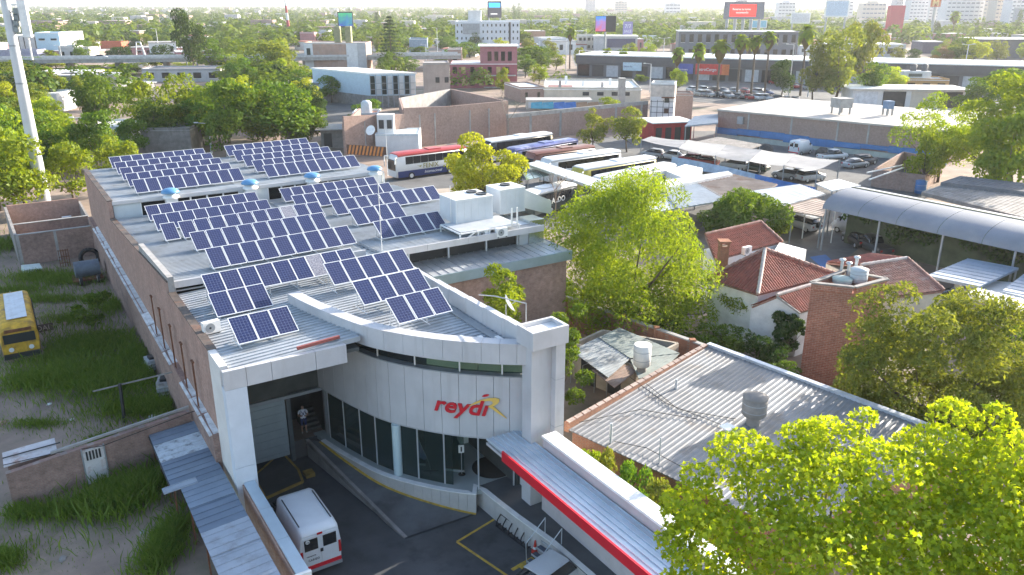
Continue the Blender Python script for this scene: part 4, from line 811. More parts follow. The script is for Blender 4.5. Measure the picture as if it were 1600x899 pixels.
for k in range(20):
    a = 2*math.pi*k/20; c = 2*math.pi*(k+1)/20; b.tube((.75*math.cos(a),0,.75+.75*math.sin(a)),(.75*math.cos(c),0,.75+.75*math.sin(c)),.2,n=8)
b.obj('old_tyre', tyrem, loc=W(142,414,0), rz=ROT, label='large old tyre leaning upright behind the blue grey tank', cat='tyre')
b = MB(); b.box(-.75,-.5,0,.75,.5,.55,0); b.box(.2,-.52,.1,.7,-.5,.45,1); o = b.obj('dumped_cabinet', [M('pale_green_white', (.55,.62,.58), .6, 0, .12), dark], loc=W(50,425,0), rz=ROT+.2, label='pale green dumped cabinet lying below the enclosure wall', cat='cabinet'); o.rotation_euler = (.25,.1,ROT+.2)
b = MB()
for k in range(5): b.bar((-.4+k*.2,0,0),(-.4+k*.2,.0,1.7),.06)
for z in (.4,1.0,1.6): b.bar((-.45,0,z),(.45,0,z),.06)
b.obj('iron_grille', rust, loc=W(103,417,0), rz=ROT, label='rusty iron frame leaning on the enclosure wall', cat='frame')
def junk(label, px, py, sx, sy, sz, m, rz):
    T = thing('dumped_machine', label, 'machine', W(px,py,0), ROT+rz); MB().box(-sx/2,-sy/2,.15,sx/2,sy/2,sz).obj('casing', m, T); MB().box(-sx*.3,-sy*.3,sz,sx*.35,sy*.25,sz*1.18).obj('top', dark, T)
    for k in range(3): MB().bar((-sx/2,-sy/2-.05,.2+k*sz*.25),(sx/2,-sy/2-.05,.3+k*sz*.25),.07).obj('pipe', alu, T)
    for x in (-1,1): MB().box(x*sx*.4-.06,-sy*.4,0,x*sx*.4+.06,sy*.4,.15).obj('foot', dark, T)
junk('dumped pale machine with pipes at the foot of the long wall, farther one', 240,577,.8,1.1,.85,M('dirty_pale', (.45,.46,.48), .6, .1, .25, 3, stain=(.1,.1,.1), sfac=.8, ss=3),.1)
junk('dumped rounded pale machine at the foot of the long wall, nearer one', 262,615,1.0,1.2,1.0,M('dirty_pale2', (.40,.39,.38), .7, .1, .25, 3, stain=(.12,.11,.1), sfac=.8, ss=2),-.3)
# ---------------------------------------------------------------- neighbours on the right
NS = thing('metal_roof_shed', 'brick shed with broad silvery corrugated roof right of the canopy', 'shed', BL(22,-8), ROT)
Q = [(-6.8,2.0),(6.4,5.4),(8.4,-10),(-4.2,-10)]; ca = math.atan2(3.4,13.2)
sheet(Q, lambda x,y: 3.2+.02*(x), ca, .3, wave(.028), .05).obj('roof_sheet', M('silver_corrugated', (.20,.205,.215), .55, .2, .2, .5, stain=(.14,.12,.105), sfac=.75, ss=.6), NS)
MB().prism([(q[0]*.97,q[1]*.97) for q in Q][::-1], 0, 3.0).obj('walls', bricko, NS)
wallseg(NS, (-6.85,2.12), (6.45,5.55), 3.42, .3, bricko, 'parapet', 2.9); wallseg(NS, (6.55,5.5), (8.6,-10), 3.5, .35, M('silver_flashing', (.52,.55,.60), .45, .3, .2, 1, stain=(.3,.3,.3), sfac=.5), 'parapet', 2.9)
for i in range(22):
    f = i/22; x = -6.8+13.2*f; y = 2.12+3.4*f; MB().hexa([(x,y-.16,3.42),(x+.52,y-.03,3.42),(x+.52,y+.25,3.42),(x,y+.12,3.42)],[(x,y-.16,3.48),(x+.52,y-.03,3.48),(x+.52,y+.25,3.48),(x,y+.12,3.48)]).obj('coping_brick', brick, NS)
def pipe(x, y, h, r=.06, cap=False):
    MB().tube((x,y,3.1),(x,y,3.2+h),r,n=8).obj('vent_pipe', galv, NS)
    if cap: MB().box(x-.3,y-.3,3.25+h,x+.3,y+.3,3.3+h).obj('vent_cap', whitep, NS)
for px,py,h,r,cp in ((954,690,1.0,.07,0),(1056,608,.6,.07,0),(1135,692,.8,.12,1),(1030,722,1.3,.03,0)):
    q = LB(W(px,py,3.2)); pipe(q[0]-22,q[1]+8,h,r,cp)
def tank(label, loc, r, h, stub=.4, m=None, lid=True, cat='water tank'):
    T = thing('water_tank', label, cat, loc); m = m or concd
    MB().lathe([(r*.55,0),(r*.55,stub)],16).obj('stub', concd, T); b = MB()
    b.lathe([(r*.85,stub),(r,stub+.1),(r,stub+h),(r*.96,stub+h)],22); b.obj('barrel', m, T)
    if lid: MB().lathe([(r*1.03,stub+h),(r*1.03,stub+h+.06),(r*.5,stub+h+.18),(0,stub+h+.2)],22).obj('lid', m, T)
    else: MB().lathe([(r*.95,stub+h-.12),(0,stub+h-.12)],22).obj('rusty_inside', rust, T)
    for z in (stub+h*.3,stub+h*.7): MB().lathe([(r*1.005,z),(r*1.02,z+.02),(r*1.005,z+.04)],22).obj('hoop', grey, T)
    return T
tank('squat concrete water tank on the silvery corrugated roof', W(1176,664,3.2), .62, 1.0, .55)
for i,pts in enumerate((((985,590),(1040,630),(1130,665)),((905,660),(1000,640),(1090,655)),((960,690),(1010,700),(1075,735)),((1010,600),(1060,640),(1150,655)))):
    w0 = W(*pts[0],3.3); MB().path([W(*q,3.28)-w0+Vector((0,0,.0)) for q in pts],.018,5).obj('roof_cable', black, loc=w0, label=('long','upper','lower','dark red')[i]+' cable lying across the silvery corrugated roof', cat='cable')
GW = thing('garden_wall', 'low orange brick garden wall below the big feathery tree', 'wall', W(985,500,0)); o0 = W(985,500,0)
g0 = W(858,455,2.4)-o0; g1 = W(1112,545,2.4)-o0; wallseg(GW, g0, g1, 2.4, .25, bricko); wallseg(GW, g0, g1, 2.5, .34, conc, 'coping', 2.405)
for f in (.1,.3,.5,.7,.9): p = g0.lerp(g1,f); MB().box(p.x-.2,p.y-.2,0,p.x+.2,p.y+.2,2.6).obj('pier', bricko, GW)
HT = thing('patched_hut', 'ruinous hut with patched sheet and board roofs beside the white tower', 'hut', W(975,560,0)); o0 = W(975,560,0)
def L2(px,py,z): p = W(px,py,z)-o0; return (p.x,p.y)
hm = [M('patch_grey', (.30,.32,.33), .7, .1, .2, 1, stain=(.16,.15,.14), sfac=.7), M('patch_rust', (.26,.18,.14), .8, .1, .25, 1, stain=(.4,.38,.36), sfac=.6), M('patch_green_grey', (.25,.28,.26), .85, 0, .2, .8, stain=(.14,.13,.12), sfac=.7)]
for pl,z,m_,w_ in (([(893,548),(935,527),(985,560),(950,590)],2.7,0,.02),([(935,527),(968,512),(1062,552),(985,560)],2.75,2,.012),([(925,578),(955,562),(998,578),(960,606)],2.55,1,.02),([(985,562),(1062,552),(1035,580),(998,592)],2.72,2,.015)):
    q = [L2(x,y,z) for x,y in pl]; sheet(q, lambda x,y,z=z: z, .75, .25, wave(w_), .04).obj('roof_sheet', hm[m_], HT)
wq = [L2(x,y,0) for x,y in ((896,590),(940,568),(1055,590),(990,628))]
for a,c in zip(wq, wq[1:]+wq[:1]): wallseg(HT, a, c, 2.5, .18, M('stained_plaster', (.42,.36,.29), .9, 0, .2, 1, stain=(.2,.16,.13), sfac=.6))
for f0,f1 in ((.15,.4),(.6,.8)):
    a = Vector(wq[0]).lerp(Vector(wq[3]),f0); c = Vector(wq[0]).lerp(Vector(wq[3]),f1); wallseg(HT, (a.x-.02,a.y-.02), (c.x-.02,c.y-.02), 2.1, .24, dark, 'opening')
for f in (.1,.3,.5,.7): a = Vector(wq[0]).lerp(Vector(wq[3]),f); MB().path([(a.x-.6,a.y-.5,0),(a.x-.6,a.y-.5,1.6),(a.x+.3,a.y-.1,1.75)],.025,5).obj('rail', grey, HT)
tank('white open topped water tank on a stub on the patched hut', W(1002,583,2.6), .52, 1.35, .5, M('tank_white', (.62,.60,.56), .6, 0, .1, 2, stain=(.3,.2,.15), sfac=.5), False)
# tile-roofed house
TH = thing('tile_roof_house', 'white house with red clay tile hip roofs right of the big feathery tree', 'house', W(1200,480,0)); o0 = W(1200,480,0)
def tiled(pts, m=tile, pitch=.24, name='tile_roof'):
    """roof plane of rolled tiles; pts: eave a, eave b, then ridge points, all 3D in house coordinates"""
    a, c = Vector(pts[0]), Vector(pts[1]); u = (c-a).normalized(); nrm = (Vector(pts[1])-Vector(pts[0])).cross(Vector(pts[2])-Vector(pts[1])).normalized()
    if nrm.z < 0: nrm = -nrm
    v = nrm.cross(u); loc = [((Vector(p)-a).dot(u),(Vector(p)-a).dot(v)) for p in pts]
    mb = MB(); u0 = min(q[0] for q in loc); u1 = max(q[0] for q in loc); n = int((u1-u0)/pitch)+1; sgn = 1 if max(q[1] for q in loc) > .01 else -1
    def rng(x):
        h = []
        for (x0,y0),(x1,y1) in zip(loc, loc[1:]+loc[:1]):
            if abs(x1-x0) < 1e-9: continue
            k = (x-x0)/(x1-x0)
            if -1e-6 <= k <= 1+1e-6: h.append(y0+(y1-y0)*k)
        return (min(h), max(h)) if len(h) > 1 else None
    cs = .38
    for i in range(n):
        rows = []
        for fr,hh in ((0,.0),(.2,.07),(.5,.1),(.8,.07),(1,.0)):
            x = min(max(u0+(i+fr)*pitch, u0+.003), u1-.003); r = rng(x)
            if not r: rows = []; break
            rows.append((x,hh,r))
        if not rows: continue
        mid = rows[2][2]; m_ = max(1, int((mid[1]-mid[0])/cs))
        for k in range(m_):
            vs = []
            for x,hh,(y0,y1) in rows:
                for kk,dz in ((k,.035),(k+1,.0)): p = a+u*x+v*(y0+(y1-y0)*kk/m_)+nrm*(hh+dz); vs.append(p)
            mb.add(vs, [(2*j,2*j+2,2*j+3,2*j+1) for j in range(4)])
    o = mb.obj(name, m, TH); MB().add([Vector(p)-nrm*.02 for p in pts]+[Vector(p)-nrm*.14 for p in pts], [tuple(range(len(pts))), tuple(range(2*len(pts)-1,len(pts)-1,-1))]+[(i,len(pts)+i,len(pts)+(i+1)%len(pts),(i+1)%len(pts)) for i in range(len(pts))]).obj('roof_deck', tilec, TH); return o
def ridge(a, c, m=tilec, n=None):
    a, c = Vector(a), Vector(c); n = n or max(2, int((c-a).length/.45))
    for k in range(n): p = a.lerp(c,k/n); q = a.lerp(c,(k+.92)/n); MB().tube(p+Vector((0,0,.08)), q+Vector((0,0,.11)), .13, .15, 8).obj('ridge_tile', m, TH)
def G3(px,py,z): return W(px,py,z)-o0
ap = G3(1195,391,6.1); n1 = G3(1184,461,4.1); r1 = G3(1307,430,4.1); l1 = G3(1104,436,4.1); bk_ = l1+r1-n1
tiled([n1,r1,ap]); tiled([l1,n1,ap]); tiled([r1,bk_,ap]); tiled([bk_,l1,ap])
whr = M('white_ridge_tile', (.55,.47,.42), .8, 0, .2, 3); ridge(n1,ap,whr); ridge(r1,ap); ridge(l1,ap)
MB().hexa([p*.93+ap*.07-Vector((0,0,p.z*.93+ap.z*.07)) for p in (l1,n1,r1,bk_)],[Vector(((p*.93+ap*.07).x,(p*.93+ap*.07).y,4.0)) for p in (l1,n1,r1,bk_)]).obj('walls', whitep, TH)
# front gable wing
g0 = G3(1214,463,4.3); g1 = G3(1300,437,4.3); e0 = G3(1250,489,3.3); e1 = e0+(g1-g0); f0 = g0-(e0-g0); f0.z = 3.3; f1 = f0+(g1-g0)
tiled([e0,e1,g1,g0]); tiled([f1,f0,g0,g1]); ridge(g0,g1,whr)
MB().add([(e0.x,e0.y,0),(f0.x,f0.y,0),(f0.x,f0.y,3.2),(g0.x,g0.y,4.15),(e0.x,e0.y,3.2),(e1.x,e1.y,0),(f1.x,f1.y,0),(f1.x,f1.y,3.2),(g1.x,g1.y,4.15),(e1.x,e1.y,3.2)], [(0,1,2,3,4),(0,4,9,5),(1,6,7,2),(5,9,8,7,6)]).obj('gable_walls', whitep, TH)
MB().bar(G3(1214,464,4.28),G3(1250,490,3.3),.12).obj('verge', conc, TH)
# rear roof and right wing
h0 = G3(1102,368,5.4); h1 = G3(1188,348,5.4); k0 = G3(1118,407,4.3); k1 = G3(1222,379,4.3); tiled([k0,k1,h1,h0]); ridge(h0,h1); ridge(k1,h1); MB().hexa([Vector((p.x,p.y,0)) for p in (k0,k1,h1,h0)],[Vector((p.x,p.y,4.2)) for p in (k0,k1,h1,h0)]).obj('walls', whitep, TH)
h0 = G3(1345,416,4.6); h1 = G3(1417,405,4.6); k0 = G3(1400,464,3.6); k1 = G3(1474,455,3.6); tiled([k0,k1,h1,h0], tilec); ridge(h0,h1,whr); ridge(k1,h1)
j0 = h0*2-k0; j1 = h1*2-k1; j0.z = j1.z = 3.6; tiled([j1,j0,h0,h1], tile); MB().hexa([Vector((p.x,p.y,0)) for p in (k0*.97+h0*.03,k1*.97+h1*.03,j1,j0)],[Vector((p.x,p.y,3.5)) for p in (k0*.97+h0*.03,k1*.97+h1*.03,j1,j0)]).obj('walls', M('cream_wall', (.60,.53,.42), .85, 0, .1), TH)
c0 = G3(1195,402,4.9); MB().hexa([Vector((p.x,p.y,0)) for p in (G3(1200,408,4.4),G3(1244,404,4.4),G3(1260,390,4.4),G3(1218,379,4.4))],[p for p in (G3(1200,408,4.4),G3(1244,404,4.4),G3(1260,390,4.4),G3(1218,379,4.4))]).obj('flat_block', whitep, TH)
ch = G3(1129,407,4.4); MB().box(ch.x-.35,ch.y-.35,3,ch.x+.35,ch.y+.35,5.6).obj('chimney', bricko, TH); MB().box(ch.x-.45,ch.y-.45,5.9,ch.x+.45,ch.y+.45,6.05).obj('chimney_cap', bricko, TH)
for x,y in ((-.3,-.3),(.3,-.3),(.3,.3),(-.3,.3)): MB().box(ch.x+x-.08,ch.y+y-.08,5.6,ch.x+x+.08,ch.y+y+.08,5.9).obj('chimney_post', bricko, TH)
ac_small('white air conditioner on the tiled roof of the house', W(1166,398,4.7), .6)
# brick tower with tanks
tp = [W(x,y,6.9) for x,y in ((1268,443),(1335,450),(1386,437),(1320,424))]; o0 = Vector((tp[0].x+2,tp[0].y,0)); BT = thing('brick_tower', 'square red brick tower carrying water tanks and flues', 'tower', o0, math.atan2(tp[1].y-tp[0].y, tp[1].x-tp[0].x))
RR = Matrix.Rotation(-BT.rotation_euler[2],3,'Z'); tl = [RR@(p-o0) for p in tp]
MB().hexa([(p.x,p.y,0) for p in tl],[(p.x,p.y,6.5) for p in tl]).obj('shaft', BRICK('brick_tower', (.43,.19,.125), (.33,.135,.09), (.46,.34,.28), (.2,.1,.08), .4, .34, .12), BT)
for a,c in zip(tl, tl[1:]+tl[:1]): wallseg(BT, a+(c-a)*.04, c-(c-a)*.04, 6.9, .2, MATS['brick_tower'], 'parapet', 6.5); wallseg(BT, a, c, 7.0, .3, concd, 'coping', 6.9)
for px,py,h in ((1313,432,1.3),(1324,433,1.1),(1335,433,1.5)): q = RR@(W(px,py,6.6)-o0); MB().tube((q.x,q.y,6.4),(q.x,q.y,6.4+h),.1,n=8).obj('flue', galv, BT); MB().lathe([(.2,6.4+h),(.2,6.5+h),(0,6.55+h)],10,(q.x,q.y,0)).obj('flue_cap', galv, BT)
tank('domed pale water tank on the brick tower, taller one', W(1340,443,6.55), .55, .8, .1, M('tank_pale', (.5,.52,.53), .6, 0, .1)); tank('low pale green water tank on the brick tower', W(1315,445,6.55), .6, .3, .08, M('tank_green', (.42,.47,.42), .7, 0, .15))
# ---------------------------------------------------------------- bus yard and car parks behind the store
def plan(pts, z): return [tuple(W(x,y,0).xy)+(z,) for x,y in pts]
MB().poly(plan([(575,300),(640,262),(700,225),(900,222),(1010,205),(1125,205),(1420,248),(1460,300),(1300,420),(1240,420),(1130,360),(900,370),(690,320)],.006)).obj('bus_yard', asphl, kind='structure')
MB().poly(plan([(620,300),(760,290),(770,322),(640,322)],.012)).obj('dirt_patch', M('pale_dirt', (.36,.30,.24), .95, 0, .15, .4), kind='structure')
def coach(label, pf, pr, zr, cols, group='coaches parked in the bus yard', mirror=True, L_=None, w=1.28):
    """pf, pr: front and rear centre of the roof; cols: body, roof, skirt, window"""
    f = W(*pf,zr); r = W(*pr,zr); d = f-r; d.z = 0; L_ = L_ or d.length; c = r+d.normalized()*L_/2; rz = math.atan2(d.y,d.x)-math.pi/2
    B = thing('coach', label, 'coach', (c.x,c.y,0), rz, group); hl = L_/2
    loft([(-hl,.45,zr-.35,w-.08,w,w-.14),(-hl+.12,.35,zr-.03,w-.04,w,w-.1),(hl-1.2,.35,zr,w-.04,w,w-.1),(hl-.45,.35,zr-.1,w-.06,w,w-.14),(hl-.08,.4,zr-.75,w-.1,w-.04,w-.16),(hl,.5,1.5,w-.2,w-.12,w-.2)], r=.24).obj('body', cols[0], B)
    loft([(-hl+.05,zr-.38,zr+.01,w-.05,w-.04,w-.1),(hl-.9,zr-.38,zr+.04,w-.05,w-.04,w-.1),(hl-.4,zr-.42,zr-.06,w-.08,w-.06,w-.14)], r=.24).obj('roof', cols[1], B)
    for sx in (-1,1):
        n = 8; y0 = -hl+.5; y1 = hl-1.5
        for k in range(n): MB().box(sx*(w-.05),y0+(y1-y0)*k/n,zr-1.55,sx*(w+.015),y0+(y1-y0)*(k+1)/n-.05,zr-.5).obj('side_window', cols[3], B)
        MB().box(sx*(w-.06),-hl+.1,.36,sx*(w+.01),hl-.3,1.25).obj('skirt', cols[2], B)
        if mirror: MB().path([(sx*(w-.2),hl-.3,zr-.55),(sx*(w+.25),hl+.25,zr-.5),(sx*(w+.3),hl+.3,zr-1.3)],.09,6).obj('mirror_arm', whitep, B)
    MB().add([(-w+.14,hl-.42,zr-.3),(w-.14,hl-.42,zr-.3),(w-.14,hl-.02,zr-.95),(w-.16,hl+.03,1.35),(-w+.16,hl+.03,1.35),(-w+.14,hl-.02,zr-.95)],[(0,5,2,1),(5,4,3,2)]).obj('windscreen', carglass, B)
    MB().box(-.75,-1.8,zr+.0,.75,.2,zr+.16).obj('roof_unit', cols[1], B)
    wheels(B, ((-w+.1,hl-2.4),(w-.1,hl-2.4),(-w+.1,-hl+3.0),(w-.1,-hl+3.0)), .5, .3); return B
cw_ = M('coach_white', (.66,.66,.66), .35, 0, .06, .5); cb = M('coach_navy', (.02,.035,.13), .35, 0, .08); cr = M('coach_red', (.45,.055,.05), .4, 0, .1); cg = M('coach_glass', (.02,.022,.025), .12, 0, .1); cn = M('coach_brown', (.22,.085,.055), .4, 0, .1); cy = M('coach_yellow', (.50,.42,.06), .4, 0, .1); cl = M('coach_pale_blue', (.42,.52,.62), .4, 0, .08); cv = M('coach_violet', (.10,.12,.30), .4, 0, .3, .6, stain=(.55,.55,.6), sfac=.8, ss=.4)
FX = coach('red roofed white and navy coach lettered FENIX', (611,240), (722,227), 3.7, (cw_,cr,cb,cg), None)
hl = (W(611,240,3.7)-W(722,227,3.7)).length/2
olive = M('olive_gold', (.30,.27,.08), .5)
def sidetext(B, s, size, y, z, m, side=1, **k):
    o = text(s, size, m, B, (side*1.305, y, z), rot=(math.pi/2,0,math.pi/2*side), **k); return o
sidetext(FX, 'FENIX', .85, hl-8.3, 1.35, olive, -1) if False else None
o = text('FENIX', .95, olive, FX, (-1.31, 1.6, 1.38), rot=(math.pi/2,0,-math.pi/2), off=.01); o = text('Internacional', .55, whitep, FX, (-1.325, 1.4, .65), rot=(math.pi/2,0,-math.pi/2), shear=.25)
MB().add([(-1.312,2.6,1.9),(-1.312,2.0,1.55),(-1.312,1.75,1.85),(-1.312,2.2,1.75)],[(0,1,2,3)]).obj('emblem', olive, FX)
coach('white and black coach, rearmost by the long brick wall', (757,219), (856,206), 3.5, (cg,cw_,cw_,cg))
coach('violet and white coach behind the brown one', (795,232), (895,216), 3.5, (cv,cv,cn,cg))
coach('brown coach with blue front and patchwork roof', (826,238), (922,226), 3.5, (cn,cn,cb,cg), mirror=False)
coach('white coach with black windows, between brown and yellow fronted coaches', (850,248), (962,233), 3.5, (cw_,cw_,cw_,cg))
coach('white coach with yellow green front corner', (900,261), (1016,243), 3.5, (cy,cw_,cb,cg))
MA = coach('white coach with blue letters M.AR near its rear', (932,277), (1046,254), 3.6, (cl,cw_,cl,cw_))
text('M.AR', 1.1, M('deep_blue_print', (.02,.08,.28), .5), MA, (-1.32, -2.4, 1.7), rot=(math.pi/2,0,-math.pi/2), off=.02)
OA = coach('dark minibus lettered OR ALDO below the glass canopy', (893,283), (822,300), 3.0, (M('dark_green_grey', (.05,.065,.06), .5),cw_,M('dark_green_grey', (.05,.065,.06)),cg), None, False)
text('OR ALDO', .9, whitep, OA, (1.31, -2.6, 1.3), rot=(math.pi/2,0,math.pi/2), off=.02)
# glass canopy, long white roof
a_ = [W(x,y,3.6) for x,y in ((812,262),(850,253),(872,272),(822,282))]
GC = thing('glass_canopy', 'small canopy of greenish panes behind the yellow green tree', 'canopy', (a_[0].x,a_[0].y,0)); R0 = Vector((a_[0].x,a_[0].y,0))
for i in range(4):
    for j in range(4):
        P_ = [a_[0].lerp(a_[1],u).lerp(a_[3].lerp(a_[2],u),v)-R0 for u,v in ((i/4+.01,j/4+.01),((i+1)/4-.01,j/4+.01),((i+1)/4-.01,(j+1)/4-.01),(i/4+.01,(j+1)/4-.01))]
        MB().hexa([p for p in P_],[p+Vector((0,0,.04)) for p in P_]).obj('pane', M('green_glass', (.10,.17,.16), .2, 0, .15), GC)
for p in a_: MB().bar(p-R0-Vector((0,0,3.6)), p-R0-Vector((0,0,.02)), .1).obj('post', dark, GC)
def slabroof(label, pts, z, m, th=.25, posts=True, name='open_shed', cat='shed', ang=None, pr=None, group=None):
    P_ = [W(x,y,z) for x,y in pts]; c = sum(P_, Vector())/len(P_); c.z = 0; T = thing(name, label, cat, c, 0, group); q = [((p-c).x,(p-c).y) for p in P_]
    if ang is None: d = P_[1]-P_[0]; ang = math.atan2(d.y,d.x)
    area = sum(a[0]*b_[1]-b_[0]*a[1] for a,b_ in zip(q,q[1:]+q[:1])); q = q if area > 0 else q[::-1]
    sheet(q, lambda x,y: z, ang, .5 if pr is None else pr[0], ribp(.15,.05) if pr is None else pr[1], th).obj('roof_sheet', m, T)
    if posts:
        for x,y in q: MB().bar((x*.95,y*.95,0),(x*.95,y*.95,z-th),.12).obj('post', grey, T)
    return T
slabroof('long narrow white roof over the coach wash bay', [(822,256),(842,252),(962,288),(938,296)], 4.2, galv, .3)
slabroof('small white flat roof left of the M.AR coach rear', [(1040,267),(1070,257),(1098,263),(1065,277)], 3.0, whitep, .9)
rs = M('rust_patch_sheet', (.34,.27,.23), .75, .1, .25, .5, stain=(.20,.085,.05), sfac=.9, ss=.35)
slabroof('long white edged roof strip beside rusty sheets', [(1030,283),(1138,268),(1145,272),(1034,294)], 3.6, whitep, .5, False)
slabroof('rust streaked corrugated roof behind the big feathery tree', [(1085,285),(1145,272),(1215,288),(1150,322)], 3.3, rs, .15, True, ang=-.15)
slabroof('plain grey corrugated roof beside the rusty one', [(1034,294),(1088,285),(1140,312),(1060,325)], 3.3, galv, .15, True, ang=-.15)
slabroof('pale sunlit sheet roof above the dark tree', [(1165,300),(1250,288),(1290,303),(1210,325)], 3.6, galv, .15)
slabroof('rusty brown carport roof in front of the vaulted shed', [(1205,325),(1268,308),(1300,318),(1285,338)], 3.4, rs, .12)
slabroof('sunlit white sheet between the carport and the vaulted shed', [(1275,287),(1310,280),(1345,290),(1300,298)], 3.6, whitep, .12)
bt = thing('blue_tarpaulin', 'long blue tarpaulin strip hanging beside the car park', 'tarpaulin', W(1150,280,0)); o0 = W(1150,280,0)
pt = [(1050,245),(1090,252),(1140,262),(1180,272),(1225,283),(1275,293)]
for k in range(5): a = W(*pt[k],2.6)-o0; c = W(*pt[k+1],2.6)-o0; MB().add([a,c,c-Vector((.25,.9,.9)),a-Vector((.25,.9,1.1))],[(0,1,2,3)]).obj('sheet', (tarp, M('grey_blue_tarp', (.25,.33,.42), .7, 0, .2))[k < 3], bt)
for k in range(6): a = W(*pt[k],2.6)-o0; MB().bar((a.x,a.y,0),a,.07).obj('post', grey, bt)
# shade-sail carports with cars below
nets = [M('net_a', (.24,.24,.25), .9, 0, .15, .4, stain=(.36,.36,.36), sfac=.7, ss=.35), M('net_b', (.32,.315,.31), .9, 0, .12, .5)]
cpx = [((1002,219),(1018,213),3.2),((1060,231),(1075,219),3.5),((1118,243),(1135,227),3.3),((1170,252),(1190,235),3.6),((1225,259),(1243,241),3.4),((1277,266),(1312,250),3.6)]
CPT = thing('shade_net_carport', 'long sagging pale shade net carport over parked cars', 'carport', W(1150,265,0)); o0 = W(1150,265,0)
for k in range(5):
    (a,b_,z0_),(c,d_,z1_) = cpx[k],cpx[k+1]; n = 5; b = MB(); vs = []
    for i in range(n+1):
        f = i/n
        for j in range(4):
            g = j/3; p = W(a[0]+(b_[0]-a[0])*g,a[1]+(b_[1]-a[1])*g,z0_).lerp(W(c[0]+(d_[0]-c[0])*g,c[1]+(d_[1]-c[1])*g,z1_),f)-o0; p.z -= .14*math.sin(math.pi*f)+.1*math.sin(g*9+k); vs.append(p)
    b.add(vs, [(i*4+j,(i+1)*4+j,(i+1)*4+j+1,i*4+j+1) for i in range(n) for j in range(3)], 0, True); b.obj('net', nets[k % 2], CPT)
for a,b_,z in cpx:
    for p in (W(*a,z),W(*b_,z)): q = p-o0; MB().bar((q.x,q.y,0),q,.12).obj('post', grey, CPT)
gcar = 'cars parked under the shade nets'
for i,(k,c,px,py,rz,lab) in enumerate((('hatch',SI,1020,246,.9,'silver hatchback at the left end under the shade net'),('sedan',WH,1050,249,.9,'white car, second from the left under the shade net'),('hatch',RD,1078,254,.9,'dark red car, left of two under the shade net'),('sedan',RD,1100,258,.9,'red car, right of two under the shade net'),('suv',WH,1147,265,.9,'white car in the middle under the shade net'),('suv',GN,1178,268,.8,'dark green car under the middle of the shade net'),('hatch',SI,1228,279,.8,'silver car backing out near the right end of the shade net'),('suv',BK,1246,281,.8,'dark car between silver and white cars under the net'))): car(k,c,lab,W(px,py,0),rz,gcar)
car('suv',WH,'white hatchback with spare wheel at the open end of the shade net',W(1266,283,0),-1.15,gcar)
car('sedan',SI,'silver sedan alone on open asphalt below the blue strip',W(1336,262,0),-1.1); car('pickup',WH,'white pickup parked by the blue painted wall',W(1300,250,0),-1.2)
q = car('suv',(.1,.1,.11),'dark hatchback touching the silver sedan',W(1350,257,0),-1.1); 
van('white van seen from behind among junk by the blue strip', W(1251,241,0), -.9, 4.4)
for i,(px,py,s) in enumerate(((1140,232,1.2),(1165,236,1.0),(1195,240,1.1),(1285,243,.9))):
    b = MB(); b.lathe([(0,0),(1.3*s,.05),(1.2*s,.8*s),(.6*s,1.4*s),(0,1.5*s)],9); b.obj('junk_heap', M('scrap_dark', (.06,.06,.06), .9, 0, .5, 2, .8, 5), loc=W(px,py,0), label=('leftmost','second','third','rightmost')[i]+' dark heap of scrap below the blue painted strip', cat='scrap heap', group='scrap heaps by the warehouse')
# brick warehouse with blue painted base strip
a = W(1122,171,5.2); c = W(1424,199,5.2); dd = (c-a).normalized(); nn = Vector((-dd.y,dd.x,0)); WHS = thing('brick_warehouse', 'long brick warehouse with sunlit white roof and a blue painted strip', 'warehouse', (a.x,a.y,0), math.atan2(dd.y,dd.x)); Lw = (c-a).length+6
MB().box(0,0,0,Lw,26,5.0).obj('walls', brickf, WHS)
for x in (6,14,22,27,33): MB().box(x,-.06,1.2,x+.3,-.004,5.0).obj('pilaster', conc, WHS)
MB().box(0,-.3,4.95,Lw+.1,26,5.25).obj('roof', M('tan_roof', (.42,.385,.35), .8, 0, .2, .25, stain=(.26,.235,.21), sfac=.6, ss=.15), WHS); MB().box(4.2,-.5,3.0,5.3,-.05,4.3).obj('wall_unit', grey, WHS)
for k in range(9): MB().box(Lw*k/9,-.35-.1*(k % 2),.9+.25*math.sin(k*1.3),Lw*(k+1)/9,-.07,2.0+.2*math.sin(k*.9)).obj('blue_strip', M('blue_wall_paint', (.05,.18,.42), .7, 0, .15), WHS)
MB().box(-.2,-.25,0,Lw,-.065,.85).obj('pale_base', M('pale_green_wall', (.42,.46,.42), .85, 0, .12), WHS)
for px,py,w,h,m_,lab in ((1313,178,2.6,1.6,conc,'square concrete water tank on legs on the white warehouse roof'),(1386,180,1.3,1.3,M('tank_blue', (.12,.2,.32), .6),'blue water tank on legs on the white warehouse roof')):
    p = W(px,py,5.3); T = thing('water_tank', lab, 'water tank', p, .3); MB().box(-w/2,-w/2,1.1,w/2,w/2,1.1+h).obj('tank', m_, T)
    for x in (-1,1):
        for y in (-1,1): MB().box(x*w*.4-.12,y*w*.4-.12,0,x*w*.4+.12,y*w*.4+.12,1.1).obj('leg', conc, T)
